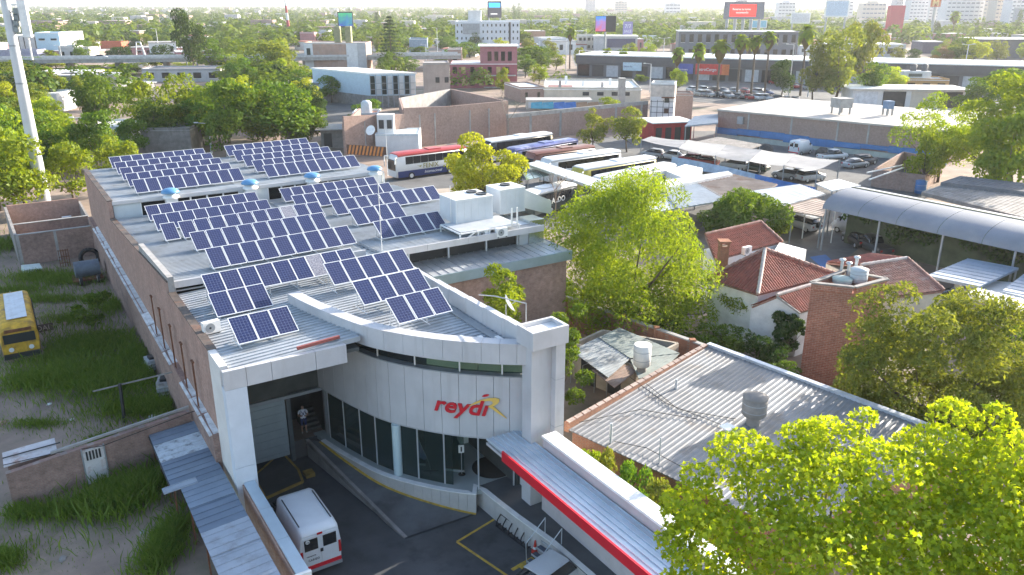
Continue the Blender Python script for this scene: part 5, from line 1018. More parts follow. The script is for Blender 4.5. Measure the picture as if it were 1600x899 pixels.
# canopy house on the warehouse roof side, yellow house, walls
def bld(label, x0, x1, yt, yb, deep, wall, roof=None, yaw=0.0, win=None, name='building', cat='building', parapet=.35, winm=None, group=None, h=None, over=.0, z0=0.0):
    a = W(x0,yb,z0); c = W(x1,yb,z0); m_ = (a+c)/2; w = (c-a).length; hh = h or max(2.0, ZAT(yt,m_.y)-z0); ca = math.cos(yaw)
    T = thing(name, label, cat, (m_.x,m_.y,z0), yaw, group); MB().box(-w/2,0,0,w/2,deep,hh).obj('wall', wall, T)
    r = roof or whitep; MB().box(-w/2-over,-over-.05,hh,w/2+over,deep+over,hh+.18).obj('roof', r, T)
    if parapet:
        for x0_,y0_,x1_,y1_ in ((-w/2,0,w/2,.2),(-w/2,deep-.2,w/2,deep),(-w/2,.2,-w/2+.2,deep-.2),(w/2-.2,.2,w/2,deep-.2)): MB().box(x0_,y0_,hh+.18,x1_,y1_,hh+.18+parapet).obj('parapet', wall, T)
    if win:
        rows, cols, wf, hf = win
        for i in range(rows):
            for j in range(cols):
                cx = -w/2+w*(j+.5)/cols; cz = hh*(i+.55)/rows; ww = w/cols*wf/2; hz = hh/rows*hf/2
                f = MB().box(cx-ww,-.09,cz-hz,cx+ww,-.005,cz+hz).obj('window', winm or glassd, T); MB().box(cx-ww-.05,-.14,cz-hz-.12,cx+ww+.05,-.006,cz-hz-.02).obj('sill', whitep, f)
    T['w'] = w; T['h'] = hh; del T['w']; del T['h']; return T, w, hh
cream = M('cream_render', (.55,.50,.42), .85, 0, .12, .5, stain=(.4,.35,.3), sfac=.4); pgrey = M('grey_render', (.45,.45,.46), .85, 0, .12, .5, stain=(.3,.3,.3), sfac=.4); rose = M('rose_render', (.42,.20,.20), .8, 0, .12, .5); orange = M('orange_render', (.50,.27,.10), .8, 0, .1, .6); pwhite = M('white_render', (.66,.66,.66), .8, 0, .1, .5, stain=(.45,.44,.43), sfac=.4); taupe = M('taupe_concrete', (.40,.32,.28), .9, 0, .12, .4, stain=(.3,.23,.2), sfac=.5, streak=True); dgrey = M('dark_grey_panel', (.10,.105,.12), .6, 0, .1, .5)
T,w,hh = bld('low white open house with broad white flat roof behind the warehouse',1332,1500,140,172,9,pwhite,whitep,-.1,over=1.0,parapet=0,z0=0)
for k in range(4): MB().box(-w/2+w*k/4+.6,-.12,.5,-w/2+w*(k+1)/4-.6,-.01,hh-.5).obj('opening', (M('white_sheet', (.6,.62,.65), .7), dark, cream, dark)[k], T)
T,w,hh = bld('ochre house with white top storey and two dark tanks',1412,1478,126,146,9,orange,whitep,-.15,(1,3,.5,.5)); MB().box(-w/2,1,hh+.5,w*.1,6,hh+2.3).obj('upper_storey', pwhite, T); MB().box(-w*.4,.9,hh+.9,-w*.1,1.0,hh+1.7).obj('window', glassd, T)
for k in (-.25,0.0): MB().lathe([(.85,hh+2.3),(.85,hh+3.8),(.5,hh+4.1),(0,hh+4.15)],14,(w*k,3.4,0)).obj('roof_tank', M('tank_dark', (.09,.09,.1), .6), T)
# red kiosk, tiled white tower, walls
T,w,hh = bld('narrow white tiled tower with black grid lines and small windows',1014,1050,134,200,5,pwhite,conc,-.25,name='tower',cat='tower')
for i in range(5): MB().box(-w/2-.02,-.03,hh*(.1+.13*i),w/2+.02,-.006,hh*(.1+.13*i)+.09).obj('grid_line', dark, T)
for j in range(4): MB().box(-w/2+w*j/4+.2,-.045,.3,-w/2+w*j/4+.29,-.032,hh*.66).obj('grid_line', dark, T)
for z in (.35,.6): MB().box(w*.1,-.06,hh*z,w*.3,-.046,hh*z+1.0).obj('window', glassd, T)
MB().box(-w/2-.05,-.08,hh*.74,w/2+.05,5.05,hh-.0).obj('plaster_crown', M('flaking_plaster', (.55,.48,.42), .9, 0, .2, 1, stain=(.35,.27,.22), sfac=.6), T); MB().box(-.1,-.9,hh*.72,w/2+.2,-.1,hh*.74).obj('balcony', rust, T)
T,w,hh = bld('red kiosk with sloping pale roof at the foot of the tiled tower',1018,1082,203,222,6,M('kiosk_red', (.42,.03,.03), .6),whitep,.25,over=.5,parapet=0,name='kiosk',cat='kiosk',h=3.4)
for k in range(4): MB().box(-w/2+w*k/4+.4,-.1,.3,-w/2+w*(k+1)/4-.3,-.01,2.6).obj('opening', dark, T)
slabroof('grey blue shed roof right of the red kiosk', [(1070,197),(1122,192),(1122,178),(1085,182)], 4.0, M('slate_sheet', (.28,.33,.40), .6, .1, .12), .2)
a = W(1052,176,0); bld('low brick wall building right of the tiled tower',1052,1080,150,190,5,brickf,conc,-.1)
LW = thing('long_yard_wall', 'long brown brick wall behind the coaches with grey top', 'wall', W(860,215,0)); o0 = W(860,215,0); p0 = W(792,222,0)-o0; p1 = W(1010,196,0)-o0; wallseg(LW,p0,p1,4.2,.3,brickf); wallseg(LW,p0,p1,4.9,.36,conc,'top_course',4.205)
for f in (.15,.35,.55,.75,.95): p = p0.lerp(p1,f); MB().box(p.x-.25,p.y-.3,0,p.x+.25,p.y+.3,4.6).obj('pier', conc, LW)
# open-topped brick hall
HL = thing('brick_hall', 'roofless brick hall with tall bare walls behind the red coach', 'hall', W(704,224,0)); o0 = W(704,224,0)
c1 = Vector((0,0,0)); hz = ZAT(166,o0.y); c2 = W(793,213,0)-o0; c0 = W(633,232,0)-o0; cL = W(540,248,0)-o0
wallseg(HL,c0,c1,hz+.3,.4,brickf,h2=hz); wallseg(HL,c1,c2,hz,.4,brickf); wallseg(HL,cL,c0,ZAT(182,(cL+o0).y),.4,brickf,h2=ZAT(178,(c0+o0).y)); wallseg(HL,c2,c2+Vector((-12,22,0)),hz,.4,brickf); wallseg(HL,cL,cL+Vector((-1,20,0)),5.5,.4,brickf); wallseg(HL,c0,c0+Vector((-3,18,0)),hz,.4,brickf)
wallseg(HL,c2+Vector((-12,22,0)),c0+Vector((-3,18,0)),hz,.4,conc)
for a_,b_ in ((c0,c1),(c1,c2),(cL,c0)):
    for f in (.33,.66): p = a_.lerp(b_,f); MB().box(p.x-.2,p.y-.28,0,p.x+.2,p.y-.22,hz-1).obj('pilaster', conc, HL)
T,w,hh = bld('taupe windowless block with two tiny openings behind the brick hall',664,704,101,175,8,taupe,conc,.12,parapet=.2); 
for x in (-.05,.3): MB().box(w*x,-.1,hh*.62,w*x+.9,-.01,hh*.62+1.2).obj('opening', dark, T)
T,w,hh = bld('small white tank house with barrel roof tank behind the left brick wall',552,592,181,214,6,pwhite,M('brown_roof', (.3,.14,.09), .8),.05,(1,2,.3,.4)); MB().lathe([(1.0,hh),(1.0,hh+2.0),(.6,hh+2.4),(0,hh+2.5)],16,(0,3,0)).obj('roof_tank', pwhite, T)
T,w,hh = bld('white roof house with dish among the coaches and the brick hall',588,655,212,243,7,pwhite,M('pale_roof', (.5,.58,.62), .6),.05,parapet=.1,h=3.2); MB().box(-w/2+.3,1,hh,-w/2+3,3,hh+3.2).obj('stair_head', pwhite, T)
for x in (.6,1.9): MB().box(-w/2+x,.9,hh+1,-w/2+x+.8,.99,hh+2.4).obj('opening', dark, T)
dish('white satellite dish on the white roof house', W(578,222,3.4)+Vector((0,2,0)), -.4, .8, 1.4)
T,w,hh = bld('low concrete shed with overhanging slab left of the brick hall',503,538,203,232,5,concd,conc,.1,parapet=0,over=.8); MB().box(-w/2+.5,-.1,.2,w/2-2,-.02,hh-.6).obj('opening', dark, T)
SB = thing('striped_barrier', 'orange and black striped barrier board behind the far panel block', 'barrier', W(573,258,0), -.35)
for k in range(10): MB().hexa([(-3.2+k*.62,0,1.5),(-2.9+k*.62,0,1.5),(-2.5+k*.62,0,2.9),(-2.8+k*.62,0,2.9)],[(-3.2+k*.62,.06,1.5),(-2.9+k*.62,.06,1.5),(-2.5+k*.62,.06,2.9),(-2.8+k*.62,.06,2.9)]).obj('stripe', M('orange_stripe', (.55,.22,.06), .6), SB)
MB().box(-3.4,.065,1.45,3.6,.12,2.95).obj('board', M('brown_board', (.10,.06,.045)), SB)
for x in (-3,3): MB().box(x-.06,.13,0,x+.06,.2,1.5).obj('post', grey, SB)
# barrel vault shed and the yard in front of it
e0 = W(1285,326,4.3); e1 = W(1600,396,4.3); dd = (e1-e0).normalized(); nn = Vector((-dd.y,dd.x,0)); nn = nn if nn.y > 0 else -nn; VS = thing('vaulted_shed', 'long shed with pale barrel vaulted sheet roof over ivy', 'shed', (e0.x,e0.y,0), math.atan2(dd.y,dd.x))
Lv = (e1-e0).length+12; vr = []; n = 14; Wd = 8.5
for k in range(n+1):
    a = math.pi*k/n; vr.append((Wd/2-Wd/2*math.cos(a), 4.3+1.55*math.sin(a)**.9))
for s in range(8):
    x0,x1 = Lv*s/8, Lv*(s+1)/8-.03; b = MB(); b.add([(x,y,z) for y,z in vr for x in (x0,x1)], [(2*k,2*k+1,2*k+3,2*k+2) for k in range(n)], 0, True); b.obj('roof_sheet', M('vault_sheet', (.20,.215,.25), .65, .05, .1, .3, stain=(.28,.29,.3), sfac=.5, ss=.4), VS)  # sheet colour darkened to stand in for the shade of trees
b = MB(); b.add([(0,y,z-.02) for y,z in vr],[tuple(range(n+1))]); b.obj('gable', conc, VS)
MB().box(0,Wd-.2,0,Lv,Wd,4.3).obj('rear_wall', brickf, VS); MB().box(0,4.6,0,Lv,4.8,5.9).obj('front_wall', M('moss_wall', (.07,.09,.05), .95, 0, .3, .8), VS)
for x in (.3,6,12,18,24): MB().bar((x,.2,0),(x,.2,4.3),.14).obj('post', grey, VS)
def vv(x,y): return VS.matrix_basis@Vector((x,y,0)) if False else Vector((e0.x,e0.y,0))+dd*x+nn*y
gy = 'vehicles standing in the shade below the vaulted shed'
car('pickup',(.05,.055,.06),'dark pickup with chrome tailgate below the vaulted shed',W(1362,393,0),math.atan2(dd.y,dd.x)+1.1,gy)
car('sedan',BK,'black car left of the dark pickup below the vaulted shed',W(1338,382,0),math.atan2(dd.y,dd.x)+1.0,gy); car('hatch',(.05,.07,.12),'dark blue car right of the dark pickup, half hidden by ivy',W(1408,394,0),math.atan2(dd.y,dd.x)+1.1,gy); car('hatch',SI,'grey car under the right end of the ivy',W(1450,400,0),math.atan2(dd.y,dd.x)+1.1,gy); car('sedan',BU,'navy car near the metal deck roof',W(1488,402,0),math.atan2(dd.y,dd.x)+1.1,gy)
T = car('suv',WH,'white off-roader with spare wheel on its back under the rusty carport',W(1252,358,0),.5); MB().tube((0,-2.35,.95),(0,-2.15,.95),.33,n=16).obj('spare_wheel', tyrem, T)
van('cream van seen from behind below the vaulted shed', W(1332,366,0), .55, 4.6)
for i,(px,py) in enumerate(((1253,373),(1298,380),(1233,348))): MB().tube((0,0,0),(0,0,3.3),.06,n=6).obj('carport_post', whitep, loc=W(px,py,0), label=('middle','nearest','rear')[i]+' thin white post of the rusty carport', cat='post')
bp = M('blue_pave', (.06,.15,.33), .8, 0, .15); MB().poly([tuple(W(x,y,0).xy)+(.012,) for x,y in ((1265,402),(1290,398),(1322,428),(1300,432))]).obj('blue_paving', bp, kind='structure')
slabroof('blue grey metal deck roof right of the tile house', [(1447,431),(1512,404),(1592,419),(1530,448)], 3.0, M('deck_sheet', (.30,.36,.44), .45, .2, .1, .5, stain=(.42,.46,.52), sfac=.6), .2, ang=-.75, pr=(.9,ribp(.05,.04)))
slabroof('second metal deck roof at the right edge', [(1565,455),(1600,428),(1660,440),(1640,475)], 3.0, M('deck_sheet', (.30,.36,.44)), .2, ang=-.75, pr=(.9,ribp(.05,.04)))
slabroof('sunlit white roof strip at the right edge', [(1510,458),(1528,450),(1650,480),(1640,500)], 3.0, whitep, .3, False)
bld('cream garden wall house at the right edge below the white strip',1505,1640,462,500,3,cream,whitep,-.3,parapet=0)
car('sedan',SI,'silver car half under the blue grey deck roof',W(1487,478,0),.9)
slabroof('low grey sheet roof between the long white strip and the rusty sheets', [(1000,300),(1034,294),(1062,325),(1010,335)], 3.1, galv, .15)
slabroof('low brown sheet roof left of the rusty carport', [(1150,325),(1205,322),(1240,338),(1180,348)], 2.9, rs, .15)
slabroof('narrow grey roof behind the shade net carport', [(1085,222),(1122,214),(1190,226),(1160,236)], 3.0, concd, .2)
# tree-shaded dark roofs at the right
slabroof('dappled grey flat roof behind the vaulted shed', [(1440,300),(1490,283),(1640,305),(1640,350)], 4.0, concd, .4, False); slabroof('dark slate roof strip below the right hand trees', [(1470,285),(1500,275),(1650,292),(1650,305)], 4.4, M('dark_slate', (.16,.16,.17), .8, 0, .2), .4, False)
RB = thing('brick_ruin', 'roofless low brick room with white beams beside the asphalt', 'ruin', W(1420,290,0)); o0 = W(1420,290,0); rp = [W(x,y,0)-o0 for x,y in ((1362,292),(1408,262),(1470,275),(1440,302))]
for a,c in zip(rp,rp[1:]+rp[:1]): wallseg(RB,a,c,2.4,.25,brickf)
MB().bar(W(1355,270,2.8)-o0,W(1412,258,2.8)-o0,.15).obj('beam', whitep, RB); MB().bar(W(1358,281,2.6)-o0,W(1412,262,2.8)-o0,.15).obj('beam', whitep, RB)
tank('blue plastic barrel beside the roofless brick room', W(1437,303,0), .7, 1.6, .05, M('tank_plastic_blue', (.05,.16,.36), .5))
# ---------------------------------------------------------------- the town beyond
# long dark shopping strip with signs
a = W(902,85.5,7.2); c = W(1640,104.5,7.2); dd = (c-a).normalized(); SH = thing('shopping_strip', 'long low dark shopping strip with white roof edge and shop signs', 'shops', (a.x,a.y,0), math.atan2(dd.y,dd.x)); Ls = (c-a).length
MB().box(0,0,0,Ls,22,7).obj('wall', dgrey, SH); MB().box(-.3,-.6,7,Ls+.3,22.3,7.35).obj('roof', whitep, SH); MB().box(-.3,-.65,4.4,Ls,-.02,6.95).obj('fascia', M('charcoal_fascia', (.07,.072,.08), .6, 0, .1), SH)
def sx(px, py=100): 
    best = min(range(0, int(Ls*4)), key=lambda i: abs(PX(Vector((a.x,a.y,4))+dd*(i/4))[0]-px)); return best/4
for k in range(int(Ls/5)): MB().box(k*5+.4,-.06,.4,k*5+4.4,-.01,4.0).obj('shop_front', (glassd, dark, M('shop_pale', (.4,.42,.45), .5))[k % 3], SH)
for x0,x1,z0,z1,m_,tx,tm,ts in ((975,1003,2.6,5.2,M('sign_pale_blue',(.45,.58,.66),.5),'Banco Sur',BU,.9),(1060,1084,2.2,5.3,M('sign_blue',(.04,.07,.32),.5),'SPORTMAS',WH,.95),(1087,1128,2.2,5.4,M('sign_red',(.55,.03,.025),.5),'cetroCargo',WH,1.35),(1128,1140,2.2,5.4,M('sign_orange',(.55,.13,.03),.5),'',None,0),(1412,1428,.5,4.3,pwhite,'',None,0),(1438,1456,.5,4.3,pwhite,'',None,0)):
    u0, u1 = sx(x0), sx(x1); S = MB().box(u0,-.9,z0,u1,-.66,z1).obj('shop_sign', m_, SH)
    if tx: text(tx, ts*(u1-u0)/8.5, M('print_'+tx.replace(' ','_'), tm, .5), S, (u0+.5,-.93,z0+1.1), off=.01)
for k in range(40): MB().bar((k*Ls/40,2,7.35),(k*Ls/40,2,8.4),.12).obj('roof_rail_post', alu, SH)
MB().bar((0,2,8.4),(Ls,2,8.4),.12).obj('roof_rail', alu, SH)
# parking in front of it
MB().poly([tuple(W(x,y,0).xy)+(.02,) for x,y in ((930,122),(1110,128),(1640,150),(1640,168),(1290,172),(1090,160))]).obj('parking', asphl, kind='structure')
rc = random.Random(11); cc = [WH,SI,GY,BK,RD,BU,WH,SI]; i = 0
spots = [(1093+15*k, 150+1.0*k) for k in range(11)]+[(1080+17*k, 143+.7*k) for k in range(8)]+[(1240,138),(1262,140),(1205,131),(1222,133),(1010,122),(1030,124),(985,119)]
ORD = ['first','second','third','fourth','fifth','sixth','seventh','eighth','ninth','tenth','eleventh']
for k,(px,py) in enumerate(spots):
    col = cc[rc.randrange(8)]; nm = {WH:'white',SI:'silver',GY:'grey',BK:'black',RD:'dark red',BU:'navy'}[col]
    row = 'front row' if k < 11 else ('second row' if k < 19 else 'shop side')
    n_ = ORD[k if k < 11 else (k-11 if k < 19 else k-19)]
    car(('sedan','hatch','suv')[rc.randrange(3)], col, '%s car, %s in the %s of the shopping strip car park' % (nm, n_, row), W(px,py,.02), rc.choice((.2,.3,3.4)), 'cars in the shopping strip car park')
# palms are further down; second strip behind with office block
bld('grey two storey office hall with tall white pillars above the shopping strip',1060,1240,50,96,18,M('office_grey',(.16,.165,.185),.6,0,.1),whitep,-.12,(2,14,.5,.55),over=.4,parapet=.1,z0=0)
T,w,hh = bld('dark grey hall with white roof edge at the far right',1530,1680,62,92,20,dgrey,whitep,-.1,over=.8,parapet=0)
bld('grey hall with curved dark roof behind the palms',1290,1410,70,92,16,pgrey,whitep,-.1,(1,8,.6,.4),parapet=.1); bld('navy panelled shop at the foot of the red pylon',1440,1476,66,84,12,M('navy_panel',(.06,.065,.12),.5),whitep,0,parapet=.1)
T,w,hh = bld('grey curved roof shop left of the shopping strip',928,995,57,82,16,pgrey,whitep,-.05,over=.5,parapet=0); MB().box(-w*.2,-.3,hh*.3,w*.45,-.05,hh*.85).obj('sign', M('dark_blue_sign',(.05,.055,.12),.5), T); bld('white low house with blue roof right of the curved roof shop',993,1028,58,72,12,pwhite,M('light_blue_roof',(.35,.5,.62),.6),0)
bld('brown and cream shop house behind the tall palm',903,930,56,80,10,cream,whitep,0,(2,4,.6,.4)); bld('pale grey house with flat roof left of the tall palm',845,895,62,85,12,pgrey,whitep,.1,(1,3,.2,.3)); bld('orange brick side of a hall behind the white office',818,852,49,72,14,M('orange_brick_far',(.40,.25,.18),.9,0,.1),whitep,.1,parapet=.1)
# white flat roofed complex in front of it
T,w,hh = bld('sprawling pale hall with bright white roofs in the middle distance',850,1000,141,160,24,cream,whitep,-.05,over=.2,parapet=.5)
for k,(x,y,h_) in enumerate(((-.35,4,1.8),(-.1,8,1.5),(.1,6,1.4),(.2,12,1.8),(.33,9,1.2),(-.28,14,2.2))): MB().box(w*x,y,hh+.18,w*x+.7,y+.7,hh+h_).obj('roof_stack', (conc,pwhite)[k % 2], T)
for x in (-.1,.05,.2,.32): MB().box(w*x,-.1,hh*.55,w*x+1.6,-.01,hh*.85).obj('opening', dark, T)
MB().box(-w*.46,.5,hh+.2,-w*.2,10,hh+.26).obj('roof_opening', M('dark_red_roof',(.2,.08,.07),.8), T)
bld('rose brick house with white roof left of the sprawling hall',812,852,139,160,14,brickf,whitep,.3,(1,2,.2,.4)); bld('row of garages with teal tarpaulins below the sprawling hall',822,925,158,172,6,cream,conc,.0,(1,4,.72,.6),parapet=0,winm=pwhite)
TW = thing('tarpaulin_row', 'row of teal and brown tarpaulins in front of the garages', 'tarpaulin', W(870,172,0))
for k in range(6): MB().add([(-6+k*2.6,-1,1.8),(-3.5+k*2.6,-1,2.0),(-3.4+k*2.6,-3,.6),(-6.1+k*2.6,-3,.7)],[(0,1,2,3)]).obj('sheet', (M('teal_tarp',(.05,.28,.36),.6),tarp,M('brown_tarp',(.3,.17,.09),.7))[(k//2)], TW)
T,w,hh = bld('concrete pillar block rising from the brown wall',966,976,124,170,2.4,conc,conc,0,parapet=0,name='concrete_pillar',cat='pillar')
# buildings left of centre
HB = thing('raised_white_hall', 'long white hall with side tinted blue for shade and glazed steel framed front', 'hall', W(580,168,0)); o0 = W(580,168,0)
zt, zb = ZAT(117,o0.y), ZAT(150,o0.y); pA = Vector((0,0,0)); pB = W(490,139,zb)-o0; pB.z = 0; pC = Vector(((650-580)/FPX*depth(W(580,150,zb)),1.5,0))
rg = [pA,pC,pC+(pB-pA),pB]; MB().hexa([(p.x,p.y,zb) for p in rg],[(p.x,p.y,zt) for p in rg]).obj('walls', M('shade_blue_wall',(.50,.60,.68),.7,0,.06), HB)  # white walls; the bluish shade of the left side is put into their colour
rr = [p*1.03 for p in rg]; MB().hexa([(p.x,p.y,zt) for p in rr],[(p.x,p.y,zt+.35) for p in rr]).obj('roof', whitep, HB); MB().hexa([(p.x,p.y,0) for p in [q*.9 for q in rg]],[(p.x,p.y,zb) for p in [q*.9 for q in rg]]).obj('base', concd, HB)
for k in range(8):
    u0,u1 = pA.lerp(pC,k/8+.015),pA.lerp(pC,(k+1)/8-.015); MB().hexa([(u0.x,u0.y-.12,zb+.3),(u1.x,u1.y-.12,zb+.3),(u1.x,u1.y-.02,zb+.3),(u0.x,u0.y-.02,zb+.3)],[(u0.x,u0.y-.12,zt-.3),(u1.x,u1.y-.12,zt-.3),(u1.x,u1.y-.02,zt-.3),(u0.x,u0.y-.02,zt-.3)]).obj('glazing', (glassd, pwhite)[k % 2], HB)
    MB().bar((u0.x,u0.y-.5,0),(u0.x,u0.y-.5,zt),.12).obj('frame_post', grey, HB)
for z in (.3,.6): MB().bar((pA.x,pA.y-.5,zb+(zt-zb)*z),(pC.x,pC.y-.5,zb+(zt-zb)*z),.1).obj('frame_rail', grey, HB)
T,w,hh = bld('brick party wall building with white shutters behind the raised hall',478,574,69,112,12,M('party_brick',(.42,.28,.22),.9,0,.15,.4,stain=(.4,.36,.33),sfac=.6),whitep,0)
for x0,x1,m_ in ((-.5,-.36,pwhite),(.18,.36,pwhite),(.36,.5,pgrey)): MB().box(w*x0,-.15,0,w*x1,-.01,hh+.3).obj('bay', m_, T)
MB().box(-w*.46,-.2,hh*.6,-w*.4,-.155,hh*.85).obj('window', glassd, T)
for x in (-.02,.16): MB().box(w*x,2,hh,w*(x+.09),5,hh+6).obj('olive_stair_head', M('olive_render',(.25,.25,.14),.9), T)
for i,(x0,x1,yt,yb,m_,lab,wn) in enumerate(((492,515,49,70,pgrey,'pale grey two storey house behind the brick party wall',(2,2,.3,.4)),(470,492,52,72,rose,'maroon low building left of the pale grey house',None),(400,470,51,66,brickf,'long low brown building below the striped mast',None),(700,722,78,105,brickf,'brick cube house with dark door left of the red apartments',(1,1,.3,.6)),(640,668,62,86,M('steel_blue',(.25,.33,.42),.6),'steel blue shed with arched roof left of the overpass',None))): bld(lab,x0,x1,yt,yb,10,m_,whitep,.05,wn)
T,w,hh = bld('maroon apartment block with balconies and white roof',704,808,101,138,14,M('maroon_render',(.30,.09,.11),.8,0,.12,.5),whitep,.02,parapet=.1)
MB().box(-.05*w,0.2,hh+.2,w*.5,9,hh+5.0).obj('upper_storey', M('maroon_render2',(.33,.14,.16),.8,0,.12), T); MB().box(-.08*w,-.6,hh+5.0,w*.52,9.4,hh+5.3).obj('upper_roof', whitep, T)
for i in range(2):
    for j in range(7): f = MB().box(-w*.46+w*.13*j,-.1,hh*(.12+.5*i),-w*.40+w*.13*j,-.01,hh*(.4+.5*i)).obj('window', (glassd, M('curtain',(.45,.33,.14),.8))[j % 2], T)
for i in range(2): MB().box(w*.0,-1.3,hh*(.02+.5*i),w*.48,-.02,hh*(.06+.5*i)).obj('balcony', conc, T)
for j in range(4): MB().box(w*.06+w*.1*j,-.02+.2,hh+1,w*.12+w*.1*j,.19,hh+3.6).obj('window', glassd, T)
T,w,hh = bld('white office building with rows of small dark windows and screen on its roof',712,812,35,76,22,M('office_white',(.58,.60,.64),.7,0,.08),whitep,0,(4,15,.3,.4))
MB().box(-w*.3,2,hh,-w*.1,8,hh+6).obj('stair_tower', pwhite, T); MB().box(-w*.38,-.4,hh*.55,-w*.12,-.02,hh*.95).obj('glazed_bay', M('bay_grey',(.3,.31,.33),.5), T); MB().box(w*.33,-.2,0,w*.36,-.02,hh).obj('dark_strip', dark, T)
# signs and billboards
def board(label, x0, x1, y0, y1, yb, scr, frame=dark, posts=2, yaw=0.0, art=None, name='billboard', dist=None):
    p = W((x0+x1)/2, yb, 0); d = depth(Vector((p.x,p.y,15))); w = (x1-x0)/FPX*d; z1 = ZAT(y0,p.y); z0 = ZAT(y1,p.y); T = thing(name, label, 'billboard', p, yaw)
    MB().box(-w/2,0,z0,w/2,.8,z1).obj('frame', frame, T)
    if scr: MB().box(-w/2*.9,-.08,z0+(z1-z0)*.08,w/2*.9,-.005,z1-(z1-z0)*.08).obj('screen', scr, T)
    for k in range(posts): x = 0 if posts == 1 else -w/2*.8+w*.8*k/(posts-1); MB().tube((x,.5,0),(x,.5,z0),.035*w+.12,n=8).obj('post', grey, T)
    return T, w, z0, z1
def SCR(name, c0, c1, s=.9):
    m, t, N, L = nodes(name); tc = N('TexCoord'); sp = N('SeparateXYZ'); L(tc.outputs['Generated'], sp.inputs[0]); f, _ = noise(N, L, tc.outputs['Generated'], 2.5, 2, .5, .3, .7)
    ad = N('Math', operation='ADD'); ad.use_clamp = True; L(sp.outputs[2], ad.inputs[0]); mm = N('Math', operation='MULTIPLY_ADD'); L(f, mm.inputs[0]); mm.inputs[1].default_value = .6; mm.inputs[2].default_value = -.3; L(mm.outputs[0], ad.inputs[1])
    c = mixrgb(N, L, ad.outputs[0], c0, c1); e = N('Emission'); L(c, e.inputs[0]); e.inputs[1].default_value = s; o = N('OutputMaterial'); L(e.outputs[0], o.inputs[0]); return m
T,w,z0,z1 = board('lit screen with green to blue picture on a white post',530,554,18.5,43,66,SCR('screen_green',(.01,.06,.32),(.03,.35,.16),.55),posts=1)
b = MB(); b.add([(0,-.1,z0+1.0),(w*.12,-.1,z0+1.0),(w*.22,-.1,z0+3.2),(w*.12,-.1,z1-1),(w*.02,-.1,z0+3)],[(0,1,2,3,4)]); b.obj('picture_drop', EMIT('drop_blue',(.02,.16,.3),.6), T)
T,w,z0,z1 = board('dark lit screen with sky blue top on the white office roof',762,784,2,28,58,EMIT('screen_dark',(.05,.055,.075),.6),posts=2,yaw=.1); MB().box(-w*.4,-.12,z1-(z1-z0)*.38,w*.4,-.082,z1-(z1-z0)*.1).obj('blue_band', EMIT('screen_sky',(.03,.38,.85),.9), T); MB().box(-w*.28,-.12,z0+(z1-z0)*.2,w*.2,-.082,z0+(z1-z0)*.26).obj('white_line', EMIT('screen_white',(.8,.8,.8),.6), T)
T,w,z0,z1 = board('double screen on one post, left half showing a blue pink picture',928,960,25,50,104,None,posts=1); MB().box(-w*.49,-.1,z0+.2,0,-.005,z1-.2).obj('screen', SCR('screen_pink',(.45,.10,.14),(.05,.22,.65),.6), T)
T,w,z0,z1 = board('violet sign board with white letters on a roof',972,987,34,54,80,M('violet_panel',(.25,.22,.42),.6),M('violet_panel',(.25,.22,.42)),2); text('7/7', 2.6, pwhite, T, (-w*.35,-.12,z0+(z1-z0)*.5)); text('SALE', 1.8, pwhite, T, (-w*.4,-.12,z0+(z1-z0)*.15))
T,w,z0,z1 = board('large grey billboard with lit red panel and two lines of white writing',1127,1189,3,30,70,None,M('billboard_grey',(.17,.18,.22),.6),5,-.05); MB().box(-w*.36,-.1,z0+(z1-z0)*.14,w*.3,-.005,z1-(z1-z0)*.15).obj('screen', EMIT('screen_red',(.75,.035,.03),.75), T); text('Reserva tu turno', (z1-z0)*.16, EMIT('screen_white',(.8,.8,.8),.6), T, (-w*.29,-.14,z0+(z1-z0)*.52), off=.01); text('escaneando', (z1-z0)*.16, EMIT('screen_white',(.8,.8,.8),.6), T, (-w*.2,-.14,z0+(z1-z0)*.33), off=.01)
for i,(x0,x1,y0,y1,yb,m_,lab) in enumerate(((1232,1262,20,37,64,M('panel_white',(.6,.62,.66),.6),'white panel billboard left of the tall eucalyptus'),(1283,1320,0,27,66,M('panel_blue_white',(.48,.58,.72),.6),'pale blue panel billboard behind the tall eucalyptus'),(1168,1196,32,44,66,M('panel_cyan',(.2,.5,.66),.6),'cyan panel below the grey billboard'),(290,311,60,89,108,M('panel_black',(.05,.05,.06),.7),'dark blank billboard in the trees at the left'),(1578,1594,12,36,52,M('panel_slate',(.22,.25,.31),.6),'slate price board at the far right edge'))): board(lab,x0,x1,y0,y1,yb,m_,(alu,alu,alu,grey,grey)[i],2)
T = board('white panel on a mast beside the antenna at the far left',27,36,6,9,60,pwhite,pwhite,1)[0]
# red pylon, arches sign, masts and lamps
T,w,hh = bld('tall red pylon building with lower red wing',1386,1407,10,66,6,M('pylon_red',(.50,.07,.09),.6,0,.08),M('pylon_red',(.50,.07,.09)),0,parapet=.3,name='pylon',cat='pylon'); MB().box(-w*1.6,1,0,-w*.5,6,hh*.38).obj('wing', M('pylon_red',(.50,.07,.09)), T); MB().box(-w*1.5,.9,hh*.18,-w*.6,.99,hh*.3).obj('window', glassd, T)
p = W(1453,62,0); AS = thing('arches_sign', 'tall grey pole with an orange box sign bearing a pale letter M', 'sign', p); zt = ZAT(-2,p.y); zb = ZAT(11,p.y); MB().tube((0,0,0),(0,0,zb),1.1,.8,10).obj('pole', grey, AS); MB().box(-3.2,-.6,zb,3.2,.6,zt).obj('box', M('sign_deep_orange',(.55,.13,.03),.5), AS); text('M', (zt-zb)*1.1, M('sign_gold',(.8,.55,.2),.5), AS, (-2.6,-.65,zb+.6), off=.15)
p = W(452,54,0); MS = thing('striped_mast', 'tall red and white banded mast on the left skyline', 'mast', p); zt = ZAT(-14,p.y); n = 6
